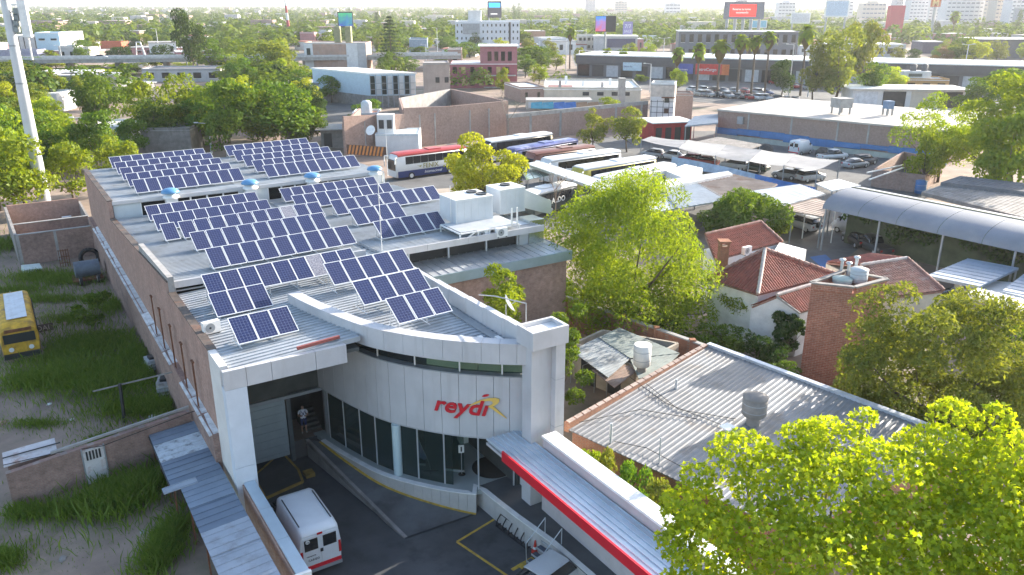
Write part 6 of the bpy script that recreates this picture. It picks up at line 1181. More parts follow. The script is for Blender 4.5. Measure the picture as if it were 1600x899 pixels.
for k in range(n): MB().tube((-.2*k,0,zt*k/n),(-.2*(k+1),0,zt*(k+1)/n),1.5-.17*k,1.5-.17*(k+1),10).obj('band', (pwhite,redd)[k % 2], MS)
lm_ = MB(); lm_.tube((0,0,0),(0,0,1),.012,.008,6); 
def lamp(px, yt, yb, label, arms=2):
    p = W(px,yb,0); h = ZAT(yt,p.y); T = thing('lamp_post', label, 'lamp post', p, .2, 'pale lamp posts'); MB().tube((0,0,0),(0,0,h),.18,.1,8).obj('pole', M('lamp_pole',(.6,.6,.6),.5), T)
    for k in range(arms): sx_ = (-1,1)[k]; MB().bar((0,0,h-.05),(sx_*1.8,0,h+.15),.1).obj('arm', M('lamp_pole',(.6,.6,.6)), T); MB().box(sx_*1.5-.1,-.15,h+.1,sx_*2.2,.15,h+.25).obj('lamp_head', whitep, T)
for px,yt,yb,lab in ((884,60,112,'lamp post left of the tall palm'),(915,45,80,'slim lamp post behind the double screen'),(1035,60,112,'lamp post in front of the curved roof shop'),(1015,100,145,'short lamp post before the pale blue sign'),(1072,46,80,'thin post at the office hall'),(764,52,88,'lamp post before the white office'),(666,70,95,'lamp post by the overpass behind the taupe block'),(684,44,92,'tall thin post at the overpass'),(1503,70,130,'double armed lamp post over the white roof'),(1232,70,150,'lamp post left of the tall eucalyptus'),(1262,80,152,'lamp post in front of the tall eucalyptus'),(1365,128,160,'pale post on the open white house'),(1541,130,160,'pale concrete post among the right hand trees'),(98,72,100,'pale lamp post in front of the blue white shop'),(250,45,92,'slim utility pole right of the overpass car')): lamp(px,yt,yb,lab,2 if px in (1503,1035) else 1)
# far left commercial buildings and overpass
for i,(x0,x1,yt,yb,dp,m_,rf,wn,lab) in enumerate(((62,98,53,92,14,M('sky_blue_wall',(.42,.60,.70),.7,0,.05),whitep,(2,2,.5,.15),'pale blue shop building with white side at the left'),(98,114,52,90,14,pwhite,whitep,None,'tall white slab beside the pale blue shop'),(20,62,57,82,16,pgrey,whitep,(1,5,.15,.8),'grey panelled hall left of the pale blue shop'),(95,120,74,97,8,pgrey,whitep,(1,2,.3,.3),'grey two storey house with dark window by the overpass'),(118,142,76,97,9,cream,whitep,(2,1,.7,.3),'cream house with yellow balcony by the overpass'),(137,190,67,76,10,M('orange_shed',(.5,.12,.05),.7),M('orange_roof',(.5,.12,.05),.8),None,'long low building with bright orange roof'),(0,60,80,98,8,M('violet_grey',(.3,.3,.4),.8),pgrey,None,'violet grey low wall building behind the mast'),(36,100,33,48,14,brickf,M('blue_far_roof',(.3,.42,.55),.6),None,'long brick hall with pale blue roof far left'),(225,345,110,128,12,pgrey,M('dark_grey_roof',(.16,.15,.16),.8),(1,5,.5,.5),'flat house with dark sloping roof among the left trees'),(130,205,203,232,10,pwhite,whitep,(1,2,.2,.4),'white flat roofed house in the trees behind the mast'),(225,300,205,240,6,concd,conc,None,'grey garden wall house behind the far panel block'),(0,40,122,148,8,brickf,pgrey,(1,2,.4,.5),'rose house at the left edge behind the mast'),(42,92,150,176,9,pwhite,pwhite,None,'white house corner in the trees left of the panels'))):
    bld(lab,x0,x1,yt,yb,dp,m_,rf,.05,wn)
dk0 = W(-250,97,5.2); dk1 = W(720,87,5.2); dd2 = (dk1-dk0).normalized(); OV = thing('overpass', 'long low concrete overpass with pale rails crossing the left distance', 'overpass', (dk0.x,dk0.y,0), math.atan2(dd2.y,dd2.x)); Lo = (dk1-dk0).length
MB().box(0,0,4.0,Lo,11,5.2).obj('deck', conc, OV); MB().box(0,-.2,5.2,Lo,.1,5.9).obj('rail', M('rail_pale',(.5,.5,.5),.6), OV); MB().box(0,10.9,5.2,Lo,11.2,5.9).obj('rail', M('rail_pale',(.5,.5,.5)), OV)
for k in range(int(Lo/16)): MB().box(k*16+4,3,0,k*16+5.4,8,4.0).obj('pier', conc, OV)
def onov(px): 
    k = min(range(int(Lo)), key=lambda i: abs(PX(Vector((dk0.x,dk0.y,5.2))+dd2*i)[0]-px)); return Vector((dk0.x,dk0.y,5.21))+dd2*k+Vector((-dd2.y,dd2.x,0))*2.5
car('sedan',SI,'silver car driving on the overpass at the left',onov(155),math.atan2(dd2.y,dd2.x)-math.pi/2)
ov2a = W(1430,45,6); ov2b = W(1720,52,6); d3 = (ov2b-ov2a).normalized(); O2 = thing('overpass', 'far grey overpass with traffic at the right distance', 'overpass', (ov2a.x,ov2a.y,0), math.atan2(d3.y,d3.x)); L3 = (ov2b-ov2a).length; MB().box(-60,0,4.6,L3,12,6).obj('deck', conc, O2); MB().box(-60,-.3,6,L3,0,6.8).obj('rail', M('rail_pale',(.5,.5,.5)), O2)
for k in range(int(L3/20)): MB().box(k*20,3,0,k*20+1.6,9,4.6).obj('pier', conc, O2)
ST2 = thing('metal_frame_tower', 'pale open metal frame like a slide in the left trees', 'frame', W(222,104,0))
h_ = ZAT(66,W(222,104,0).y)
for x0,x1 in ((-2,-1),(2.2,.6),(-1,.6)): MB().bar((x0,0,0 if x0 != -1 else h_),(x1,0,h_),.3).obj('bar', pwhite, ST2)
for k in range(5): MB().bar((-1.9+.2*k,0,h_*k/5+.6),(2.0-.28*k,0,h_*k/5+.6),.2).obj('bar', pwhite, ST2)
MB().bar((.6,0,h_),(3.5,-1,0),.4).obj('slide', pwhite, ST2)
# skyline blocks
sk = [M('far_white',(.60,.60,.62),.8,0,.05),M('far_beige',(.52,.47,.42),.8,0,.05),M('far_grey',(.42,.43,.46),.8,0,.05)]
def farb(label, x0, x1, yt, Y, m_, rows, cols, deep=14):
    x = ((x0+x1)/2-800)/FPX*(Y*math.cos(PIT)+H*math.sin(PIT)); w = (x1-x0)/FPX*Y; h = ZAT(yt,Y); T = thing('apartment_tower', label, 'tower', (x,Y,0), 0, 'towers on the skyline'); MB().box(-w/2,0,0,w/2,deep,h).obj('wall', m_, T); MB().box(-w*.2,deep*.3,h,w*.2,deep*.7,h+3).obj('roof_house', m_, T)
    for i in range(rows): MB().box(-w*.46,-.12,h*(i+.45)/rows,w*.46,-.01,h*(i+.75)/rows).obj('window_band', M('far_window',(.16,.18,.22),.4), T)
    for j in range(cols-1): MB().box(-w/2+w*(j+1)/cols-.5,-.4,0,-w/2+w*(j+1)/cols+.5,-.13,h).obj('pier', m_, T)
for i,(x0,x1,yt,Y,m_,r,c_,lab) in enumerate(((915,930,-7,1900,2,14,3,'slim grey tower alone on the middle skyline'),(961,979,3,1700,1,6,4,'squat beige tower right of the slim grey one'),(1396,1406,-14,900,2,10,3,'narrow grey tower behind the red pylon'),(1418,1444,-20,820,0,12,5,'white slab tower left of the arches sign'),(1448,1470,-16,850,0,12,4,'white slab tower behind the arches sign'),(1474,1530,-4,780,0,8,8,'broad white balcony block on the right skyline'),(1533,1546,-12,900,1,9,3,'narrow beige tower right of the balcony block'),(1551,1572,-24,760,1,12,4,'beige tower near the right edge'),(1574,1612,-24,740,0,12,6,'white tower with square windows at the right edge'),(1215,1240,4,1100,0,6,5,'pale block right of the red billboard'),(1300,1330,2,1150,0,6,5,'pale block left of the red pylon'),(1345,1380,5,1000,1,5,6,'low beige block left of the red pylon'),(1040,1062,6,1500,0,4,4,'pale far block above the curved roof shop'),(1150,1165,-4,1300,2,8,3,'grey far tower behind the red billboard'))): farb(lab,x0,x1,yt,Y,sk[m_],r,c_)
# ---------------------------------------------------------------- trees and plants
rng = np.random.default_rng(7)
def unit(n, g=rng):
    v = g.normal(size=(n,3)); return v/np.linalg.norm(v,axis=1,keepdims=True)
def leafcloud(P_, out, size, g, wid=.5, up=.35, droop=0.0, jit=.9, star=False):
    n = len(P_); nm = out*.55+unit(n,g)*jit+np.array([0,0,up]); nm /= np.linalg.norm(nm,axis=1,keepdims=True)
    a = np.cross(nm, unit(n,g)); a /= np.linalg.norm(a,axis=1,keepdims=True)+1e-9
    if droop: a = a*(1-droop)+(out*np.array([1,1,.2])*.5+np.array([0,0,-.8]))*droop; a /= np.linalg.norm(a,axis=1,keepdims=True)+1e-9
    b = np.cross(nm,a); b /= np.linalg.norm(b,axis=1,keepdims=True)+1e-9; nm = np.cross(a,b)
    s = (size*g.uniform(.7,1.3,n))[:,None]
    if star:
        k = 10; ang = np.arange(k)/k*2*np.pi; rr = np.array([1,.45,.85,.4,.6,.3,.6,.4,.85,.45])
        V = np.stack([P_+a*s*rr[i]*math.cos(ang[i])+b*s*rr[i]*math.sin(ang[i])-nm*s*.18*rr[i] for i in range(k)],1)
    else:
        k = 4; V = np.stack([P_-a*s, P_+b*s*wid+nm*s*.12, P_+a*s, P_-b*s*wid+nm*s*.12],1)
    F = np.arange(n*k).reshape(n,k); return V.reshape(-1,3), F, np.repeat(g.random(n),k)
def blobs(rx, ry, rz, nb, r, g, zc=0.0, low=-.55):
    C = []
    while len(C) < nb:
        d = unit(1,g)[0]
        if d[2] < low: continue
        C.append(np.array([d[0]*rx,d[1]*ry,d[2]*rz])*g.uniform(.42,.92)+np.array([0,0,zc]))
    return np.array(C), r*g.uniform(.65,1.3,nb)
def fill(C, R, n, g, flat=.8):
    w = R**2; idx = g.choice(len(C), n, p=w/w.sum()); d = unit(n,g); d[:,2] = np.abs(d[:,2])*np.where(g.random(n) < .75,1,-1)
    P_ = C[idx]+d*(R[idx]*(.5+.52*np.sqrt(g.random(n))))[:,None]*np.array([1,1,flat]); return P_, d
def limbs(h, C, r, g, bend=.3, nl=7):
    b = MB(); z = 0; pts = [Vector((0,0,0))]; zc = float(np.mean(C[:,2])); fork = max(.35*h*.6, zc*.45)
    top = Vector((g.normal()*.04*h,g.normal()*.04*h,fork)); b.tube((0,0,-.1),top,r,r*.72,8); 
    for i in np.argsort(g.random(len(C)))[:nl]:
        c = Vector(C[i]); m = top.lerp(c,.5)+Vector((0,0,-.06*h)); b.tube(top,m,r*.5,r*.3,6); b.tube(m,c,r*.3,r*.1,5)
    return b
LF = {'bright':LEAF('leaf_bright',(.10,.15,.016),(.19,.225,.02),.5),'mid':LEAF('leaf_mid',(.05,.10,.014),(.105,.16,.02),.45),'dark':LEAF('leaf_dark',(.022,.05,.012),(.05,.085,.018),.35),'olive':LEAF('leaf_olive',(.095,.12,.025),(.165,.18,.035),.45),'yellow':LEAF('leaf_yellow',(.19,.235,.018),(.30,.33,.026),.52),'maple':LEAF('leaf_maple',(.16,.215,.013),(.29,.315,.018),.6,gloss=.015),'brown':LEAF('leaf_brown',(.11,.085,.035),(.17,.12,.05),.35),'conifer':LEAF('leaf_conifer',(.025,.045,.02),(.05,.07,.028),.25),'grass':LEAF('leaf_grass',(.06,.115,.016),(.135,.19,.035),.45)}
PROTO = {}
def proto(kind, v):
    """unit tree: height 1, crown radius .5 (scaled when placed)"""
    key = (kind,v)
    if key in PROTO: return PROTO[key]
    g = np.random.default_rng(100+v*17+len(kind)*7)
    if kind == 'round': C,R = blobs(.37,.37,.4,20,.16,g,.53,-.9); n,sz,wd,dr = 3600,.025,.55,.1
    elif kind == 'loose': C,R = blobs(.4,.4,.4,26,.13,g,.53,-.9); n,sz,wd,dr = 3200,.025,.5,.25
    elif kind == 'tall': C,R = blobs(.32,.32,.44,22,.14,g,.52,-.95); n,sz,wd,dr = 3400,.024,.5,.2
    elif kind == 'bush': C,R = blobs(.44,.44,.4,12,.2,g,.48,-.9); n,sz,wd,dr = 2600,.03,.55,.1
    P_,d = fill(C,R,n,g); V,F,A = leafcloud(P_,d,np.full(n,sz),g,wd,droop=dr)
    PROTO[key] = (V,F,A,limbs(1,C,.022,g).mesh('trunk',bark),{}); return PROTO[key]
def crown_mesh(pr, mat_):
    if mat_ not in pr[4]: pr[4][mat_] = np_mesh('crown', pr[0], pr[1], LF[mat_], pr[2])
    return pr[4][mat_]
def tree(label, px, yt, yb, wpx, kind='round', mat_='mid', v=0, group=None, z0=0.0, name='tree', hmin=0):
    p = W(px,yb,z0); h = max(ZAT(yt,p.y)-z0, hmin, 1.2); r = wpx/FPX*depth(Vector((p.x,p.y,h*.6)))
    T = thing(name, label, 'tree', p, (px*1.7+yb) % 6.28, group); pr = proto(kind,v); T.scale = (r*1.05,r*1.05,h); place('trunk', pr[3], T); place('crown', crown_mesh(pr,mat_), T); return T
def bigtree(label, base, C, R, n, size, mat_, seed, wid=.42, droop=.35, r=.3, star=False, barkm=None, name='tree', h=None, flat=.8, nl=9):
    g = np.random.default_rng(seed); T = thing(name, label, 'tree', base); P_,d = fill(C,R,n,g,flat); V,F,A = leafcloud(P_,d,np.full(n,size),g,wid,droop=droop,star=star)
    limbs(h or float(C[:,2].max()), C, r, g, nl=nl).obj('trunk', barkm or bark, T); place('crown', np_mesh('crown',V,F,LF[mat_],A), T); return T, C, R
def auto(px0, px1, yt, base, zlow, nb, rb, seed, sq=1.0, skirt=0):
    d = depth(Vector((base.x,base.y,6))); rx = (px1-px0)/2/FPX*d; zt = ZAT(yt,base.y); g = np.random.default_rng(seed); zc = (zt+zlow)/2; rz = (zt-zlow)/2
    C,R = blobs(rx,rx*sq,rz,nb,rb*rx,g,zc,-.95)
    if skirt:
        a = g.uniform(0,6.28,skirt); q = g.uniform(.45,.85,skirt)*rx; C = np.concatenate([C,np.stack([np.cos(a)*q,np.sin(a)*q*sq,zlow+rz*g.uniform(.1,.6,skirt)],1)]); R = np.concatenate([R,rb*rx*g.uniform(.7,1.2,skirt)])
    return C,R
# near and middle trees that can be told apart
D0 = 21.0
def ray(px,py,d): 
    u=(px-800)/FPX*d; v=(py-449.5)/FPX*d; return np.array([u, d*math.cos(PIT)-v*math.sin(PIT), H-d*math.sin(PIT)-v*math.cos(PIT)])
b0 = W(985,512,0); C,R = auto(838,1132,262,b0,.4,60,.245,3,1.0,30); bigtree('large feathery bright green tree in the middle behind the garden wall', b0, C, R, 44000, .155, 'bright', 31, .3, .45, .32, name='feathery_tree')
b0 = W(757,318,0); C,R = auto(694,822,212,b0,.2,26,.28,4); bigtree('dense yellow green tree beside the red coach', b0, C, R, 9500, .2, 'yellow', 32, .5, .15, .25, name='tree')
b0 = W(1160,520,0); C,R = auto(1108,1216,425,b0,.8,22,.3,5); bigtree('small feathery tree in front of the tile roofed house', b0, C, R, 5600, .15, 'bright', 33, .3, .45, .14)
b0 = W(1160,375,0); C,R = auto(1085,1228,300,b0,.1,28,.28,6); bigtree('dark green dense tree between rusty roofs and tiled roof', b0, C, R, 8000, .19, 'mid', 34, .5, .1, .2)
b0 = W(1455,690,0); C,R = auto(1290,1625,440,b0,.3,60,.2,8,.8,22); dq = depth(b0)-1; ex = [(1352,478,.9),(1378,465,.9),(1410,462,1.0),(1345,520,.9),(1338,565,1.0),(1350,610,1.1),(1335,640,.9),(1375,520,1.0),(1325,600,.7)]; C = np.concatenate([C,np.array([ray(a_,c_,dq) for a_,c_,_ in ex])-np.array(b0)]); R = np.concatenate([R,np.array([r_ for *_,r_ in ex])]); bigtree('wide dull olive green tree right of the brick tower', b0, C, R, 34000, .135, 'olive', 35, .4, .2, .25)
b0 = W(1640,640,0); C,R = auto(1500,1720,500,b0,.5,30,.25,9,.7); bigtree('yellow green tree at the right edge behind the near leaves', b0, C, R, 11000, .11, 'mid', 36, .5, .2, .25)
b0 = W(1465,285,0); C,R = auto(1395,1545,145,b0,2,30,.24,10); bigtree('spreading light green tree over the right hand roofs', b0, C, R, 10000, .21, 'bright', 37, .4, .25, .22)
b0 = W(1580,315,0); C,R = auto(1490,1700,105,b0,1,40,.23,11); bigtree('tall broad green tree at the right edge', b0, C, R, 15000, .23, 'bright', 38, .45, .2, .3)
b0 = BL(17.5,4.8); C,R = auto(722,840,412,b0,1.0,24,.3,12); bigtree('small bright tree in front of the brick side wall', b0, C, R, 6000, .16, 'bright', 39, .32, .4, .12)
b0 = BL(18.4,-1.0); C,R = auto(850,945,462,b0,.6,20,.3,13); bigtree('thin dull green bush beside the white tower', b0, C, R, 4600, .13, 'mid', 40, .4, .3, .1)
b0 = W(148,527,0); C,R = auto(118,190,452,b0,1.2,16,.26,14); bigtree('young sapling with pale green leaves in the weedy lot', b0, C, R, 1500, .14, 'mid', 41, .45, .3, .05)
b0 = W(1228,560,0); C,R = auto(1205,1262,478,b0,.4,14,.4,15); bigtree('ivy mass climbing the white gable wall', b0, C, R, 3000, .14, 'dark', 42, .6, .1, .06, name='ivy')
# near maple-like tree at the lower right
mc = [(1160,720,22,1.2),(1085,800,21,1.1),(1120,860,20,1.5),(1220,760,21,1.5),(1300,700,21.5,1.2),(1300,790,20,1.8),(1210,860,19.5,1.6),(1390,760,20,1.6),(1400,860,19,1.8),(1490,655,21,.8),(1460,720,20.5,1.3),(1530,760,20,1.6),(1520,860,19,1.8),(1590,720,20,1.2),(1590,820,19,1.7),(1300,900,18.5,1.8),(1100,930,20,1.3),(1450,930,18.5,1.8),(1620,900,18.5,1.7),(1680,800,19.5,1.8),(1090,745,21.5,.6),(1255,690,21.8,.8),(1350,655,21.5,.45),(1560,650,20.5,.5),(1060,850,20.5,.7)]
mbase = Vector((9.2,17.5,0)); C = np.array([ray(a,b_,d) for a,b_,d,_ in mc])-np.array(mbase); R = np.array([r for *_,r in mc])*.86
TM,_,_ = bigtree('near tree with large pointed yellow green leaves at the lower right', mbase, C, R, 25000, .098, 'maple', 43, star=True, droop=.15, r=.28, barkm=barkl, name='plane_tree', nl=16)
cr = [c for c in TM.children if c.name.startswith('crown')][0]; cr['kind'] = 'stuff'
g = np.random.default_rng(5); V,F,A = leafcloud(np.zeros((1,3)),np.array([[0,0,1.]]),np.array([.105]),g,star=True,jit=0.01); lme = np_mesh('leaf',V,F,LF['maple'],A)
P_,d = fill(C,R,2500,g); cd = np.array([depth(Vector(p)+mbase) for p in P_]); vis = np.argsort(cd)[:300]
for i in vis:
    o = place('leaf', lme, TM, tuple(P_[i]+d[i]*.12)); o.rotation_euler = tuple(g.uniform(-.8,.8,2))+(g.uniform(0,6.28),); s_ = g.uniform(.8,1.25); o.scale = (s_,s_,s_)
# hedge beside the canopy wall
for i,(t,s,hh_,mt) in enumerate(((14.2,-9.2,1.0,'bright'),(14.3,-10.6,1.1,'olive'),(14.3,-12.0,1.3,'mid'),(14.4,-13.4,1.2,'olive'),(14.5,-14.8,1.2,'mid'),(14.6,-16.3,1.2,'bright'))):
    T = thing('shrub', ('first','second','third','fourth','fifth','sixth')[i]+' shrub from the white tower along the canopy wall', 'shrub', BL(t,s,0), i, 'shrubs along the canopy wall'); pr = proto('bush', i % 2); T.scale = (2.0,2.0,3.6*hh_+.9); place('trunk', pr[3], T); place('crown', crown_mesh(pr, mt), T)
# ivy curtain below the vault
g = np.random.default_rng(77); n = 9000; xs = g.uniform(0,Lv,n); zs = g.uniform(0.4,4.9,n); keep = (zs > 2.4+.8*np.sin(xs*.7)+.5*np.sin(xs*1.9)); xs, zs = xs[keep], zs[keep]; pp = np.stack([xs, 3.9+g.normal(0,.25,len(xs))-.0*zs, np.minimum(zs,4.9)],1)
V,F,A = leafcloud(pp, np.tile(np.array([0,-1.,0]),(len(pp),1)), np.full(len(pp),.17), g, .6); iv = place('ivy', np_mesh('ivy',V,F,LF['dark'],A), VS, kind='stuff')
# weeds of the lot
def weeds(cl, n, seed):
    g = np.random.default_rng(seed); VV=[];FF=[];AA=[];k=0
    for px,py,rx,ry,dens,hg in cl:
        c = W(px,py,0); m_ = int(n*dens); dd_ = depth(c); sx_ = .8*rx/FPX*dd_; sy_ = .8*ry/FPX*dd_/.5; q = g.normal(size=(m_,2))*np.where(g.random(m_) < .62,.5,1.15)[:,None]; P_ = np.stack([c.x+q[:,0]*sx_, c.y+q[:,1]*sy_, np.zeros(m_)],1); h_ = hg*g.uniform(.4,1.3,m_)
        if True:
            rel_ = P_[:,:2]-np.array([A0.x,A0.y]); tt = rel_@np.array([NT.x,NT.y]); ss = rel_@np.array([DS.x,DS.y]); ok = (tt < -.5)&~((np.abs(ss-7.3) < .5)&(tt > -9.6))&~((tt > -6.7)&(ss > 51.3)&(ss < 65))&~((tt > -9.0)&(tt < -6.4)&(ss > 26)&(ss < 34.5)); P_=P_[ok]; h_=h_[ok]; m_=len(P_)
        a = g.uniform(0,6.28,m_); ln = g.normal(0,.4,(m_,2)); w_ = np.stack([np.cos(a),np.sin(a),np.zeros(m_)],1)*.011*(1+h_[:,None]*2)
        tip = P_+np.stack([ln[:,0]*h_,ln[:,1]*h_,h_],1); mid = P_+np.stack([ln[:,0]*h_*.3,ln[:,1]*h_*.3,h_*.55],1)
        VV.append(np.stack([P_-w_*.5,mid-w_*1.2,tip,mid+w_*1.2],1).reshape(-1,3)); FF.append(np.arange(m_*4).reshape(m_,4)+k); AA.append(np.repeat(g.random(m_),4)); k += m_*4
    return np.concatenate(VV),np.concatenate(FF),np.concatenate(AA)
cl = [(110,560,190,110,1.6,.22),(80,480,150,60,.8,.2),(110,850,170,60,.25,.12),(60,435,60,14,1,.5),(110,440,60,12,1,.6),(70,470,90,10,1,.45),(30,455,60,12,.8,.4),(150,540,70,22,1.6,.7),(120,590,70,22,1.8,.8),(180,600,60,24,1.8,.8),(220,560,40,20,1,.7),(60,600,60,16,1,.6),(200,640,50,18,1,.6),(80,560,60,16,1,.55),(250,640,30,14,.6,.6),(170,785,35,20,1.1,.8),(215,775,30,24,1.2,.9),(110,800,40,14,.6,.5),(45,805,40,12,.5,.5),(260,850,22,30,1,.7),(255,875,18,22,.8,.6),(10,880,30,14,.5,.5),(110,500,60,18,.7,.4),(180,480,30,20,.6,.5),(60,665,60,10,.4,.35),(10,385,40,25,1,.6),(160,690,30,10,.3,.4)]
V,F,A = weeds(cl, 2500, 9); place('weeds', np_mesh('weeds',V,F,LF['grass'],A), label='tall green weeds and grass over the bare lot', cat='weeds', kind='stuff')
# rubble and litter of the lot
gs = np.random.default_rng(8); rm = []
for k in range(4):
    b = MB(); b.lathe([(0,0),(.16,.02),(.13,.1),(.05,.15),(0,.15)],6,smooth=False); me_ = b.mesh('rubble_stone',(concd,conc,whitep,brick)[k]); rm.append(me_)
for k in range(70):
    px,py = gs.uniform(0,300),gs.uniform(430,880); p = W(px,py,0); t_,s_ = LB(p)
    if t_ > -.9 or (abs(s_-7.3) < 1 and t_ > -9.6) or (t_ > -2.9 and s_ < 7) or (-9.2 < t_ < -6.2 and 25.5 < s_ < 35): continue
    o = place('rubble_stone', rm[k % 4], None, p, float(gs.uniform(0,6)), label='small %s lying in the weedy lot' % ('stone','concrete lump','pale scrap','brick lump')[k % 4], cat='rubble', group='%s litter of the lot' % ('stone','concrete','pale','brick')[k % 4]); q_ = float(gs.uniform(.4,1.3)); o.scale = (q_*1.4,q_,q_*.8)
# ---------- trees of the middle distance
TL = [(450,122,235,140,'round','mid',0,'big round mid green tree right of the left grove'),(365,105,245,115,'round','mid',1,'tall green tree behind the far right panel block'),(425,58,140,105,'round','olive',2,'olive brown round tree left of the raised white hall'),(290,105,228,90,'loose','bright',0,'bright loose tree in the middle of the left grove'),(235,108,225,90,'loose','bright',1,'yellowish loose tree in the left grove'),(165,102,215,90,'round','mid',3,'dark round tree at the left of the left grove'),(60,95,165,80,'loose','olive',2,'pale olive tree behind the white mast'),(20,150,300,110,'loose','bright',3,'big light green tree at the left edge'),(115,178,270,80,'loose','bright',4,'light green tree just right of the mast'),(95,200,262,60,'loose','yellow',4,'yellowish feathery tree right of the mast foot'),(175,195,262,50,'round','yellow',1,'small yellow green tree behind the brick enclosure'),(210,180,245,60,'round','mid',2,'small green tree below the white flat roofed house'),(292,165,225,55,'bush','dark',0,'clipped dark dense tree behind the far left panels'),(300,10,120,70,'tall','dark',1,'tall dark tree with reddish crown top at the upper left'),(330,60,115,70,'round','mid',4,'rounded green tree below the tall dark one'),(255,68,110,55,'round','dark',0,'dark tree beside the pale metal frame'),(190,70,105,60,'round','dark',2,'dark green tree right of the overpass car'),(500,140,190,40,'round','dark',3,'dark tree at the corner of the raised hall'),(575,150,195,60,'bush','mid',1,'leafy green mass under the raised white hall'),(785,100,150,30,'tall','bright',2,'pointed bright tree in front of the maroon apartments'),(835,66,115,80,'round','mid',1,'green tree left of the tall palm'),(905,68,112,26,'tall','bright',0,'slim bright tree right of the tall palm'),(925,165,240,60,'loose','olive',1,'olive yellow tree behind the coaches, left of two'),(980,158,238,70,'loose','olive',3,'olive yellow tree behind the coaches, right of two'),(950,145,178,30,'bush','bright',0,'bright bush on the long brown wall'),(1058,105,150,36,'loose','bright',2,'bright tree behind the tiled tower'),(1000,115,130,26,'bush','bright',1,'low bright bush before the pale blue sign'),(1300,28,165,110,'tall','olive',3,'tall dense eucalyptus clump, left part'),(1340,14,150,75,'tall','olive',0,'tall dense eucalyptus clump, leaning right part'),(1270,60,165,70,'tall','olive',1,'brownish eucalyptus left of the clump'),(1355,90,165,60,'round','mid',3,'green tree at the foot of the eucalyptus clump'),(1385,100,148,60,'loose','yellow',0,'yellow green tree left of the ochre house'),(1220,85,150,50,'round','dark',1,'dark tree behind the car park row'),(1500,56,104,60,'round','mid',0,'dark green round tree before the far hall'),(1520,60,106,50,'loose','yellow',2,'yellow tree right of the dark round one'),(1470,70,104,40,'loose','brown',1,'brownish tree left of the dark round one'),(1555,60,100,44,'loose','olive',4,'olive tree before the far right hall'),(1390,62,86,40,'loose','olive',0,'reddish olive tree at the foot of the red pylon'),(1570,100,180,120,'round','mid',2,'dark green tree behind the right edge tree'),(1520,120,185,70,'round','mid',4,'green tree above the open white house'),(735,60,90,60,'bush','mid',0,'bushy tree below the white office left'),(780,58,84,40,'loose','yellow',1,'yellow tree below the white office'),(825,60,92,40,'round','olive',4,'dull tree right of the white office'),(655,70,92,40,'round','mid',1,'tree by the overpass behind the conifer'),(1345,440,520,30,'bush','dark',1,'x')]
for px,yt,yb,w_,k,m_,v,lab in TL[:-1]: tree(lab,px,yt,yb,w_,k,m_,v,'trees of the middle distance')
for i,(px,yt,yb,w_,k,m_,v,lab) in enumerate(((985,478,525,90,'bush','dark',0,'dark shrub under the big feathery tree, left'),(1050,490,545,90,'bush','mid',1,'dark shrub under the big feathery tree, right'),(925,455,500,70,'bush','dark',1,'shrub behind the garden wall at its left end'),(1130,500,560,80,'bush','mid',0,'shrub between garden wall and tile roofed house'),(1185,515,575,80,'bush','dark',1,'dark shrub before the white house wall'),(1225,560,600,50,'bush','mid',0,'low shrub beside the foot of the brick tower'),(1350,610,670,90,'bush','dark',0,'dark shrub right of the foot of the brick tower'),(1430,640,720,110,'bush','mid',1,'dark shrub below the wide olive tree, left'),(1530,640,720,110,'bush','dark',0,'dark shrub below the wide olive tree, right'),(1590,560,680,90,'bush','mid',1,'shrub at the right edge beside the olive tree'),(870,425,480,70,'bush','mid',0,'shrub at the corner of the brick side wall'),(845,500,560,60,'bush','olive',1,'dull shrub behind the satellite dish'),(35,205,345,150,'round','bright',0,'broad bright tree left of the mast behind the enclosure'),(120,215,322,110,'loose','bright',2,'bright tree just behind the brick enclosure'),(0,175,330,120,'round','bright',3,'bright green tree cut by the left edge'),(190,205,300,90,'loose','bright',4,'light tree between enclosure and far left panels'),(160,165,275,100,'round','mid',2,'green tree behind the enclosure trees'),(70,170,260,100,'loose','mid',1,'green tree in front of the white house corner'),(250,150,235,90,'round','mid',0,'full green tree over the white flat roofed house'),(345,120,232,90,'round','bright',2,'full bright tree behind the gap of the far panel blocks'),(410,140,236,90,'round','bright',4,'full bright tree right of the clipped dark one'),(480,155,230,80,'round','mid',1,'full green tree beside the low concrete shed'),(1560,150,330,130,'round','bright',1,'full tree filling the right edge above the dark roofs'),(1440,190,300,80,'loose','bright',1,'light tree behind the roofless brick room'),(1130,318,372,70,'bush','mid',0,'bush before the grey corrugated roof'),(1215,320,372,40,'bush','bright',1,'bright bush beside the rusty carport'))): tree(lab,px,yt,yb,w_,k,m_,v)
for i in range(40):
    px = -10+i*12.4; yb = (107,118,132,145)[i % 4]; ww = (52,60,66,72)[i % 4]; top = (96,96,100,108)[i % 4] if not 55 < px < 205 else (102,106,112,118)[i % 4]
    if 205 < px < 350 and i % 4 > 0: continue
    tree('%s in the tree belt before the overpass, number %s from the left' % (('yellowish tree','green tree','bright tree','dark tree')[i % 4], ('one','two','three','four','five','six','seven','eight','nine','ten')[i//4]),px,top-4*((i*7) % 3),yb,ww,('loose','round','loose','round')[i % 4],('yellow','mid','bright','mid')[i % 4],i % 5,'tree belt before the overpass')
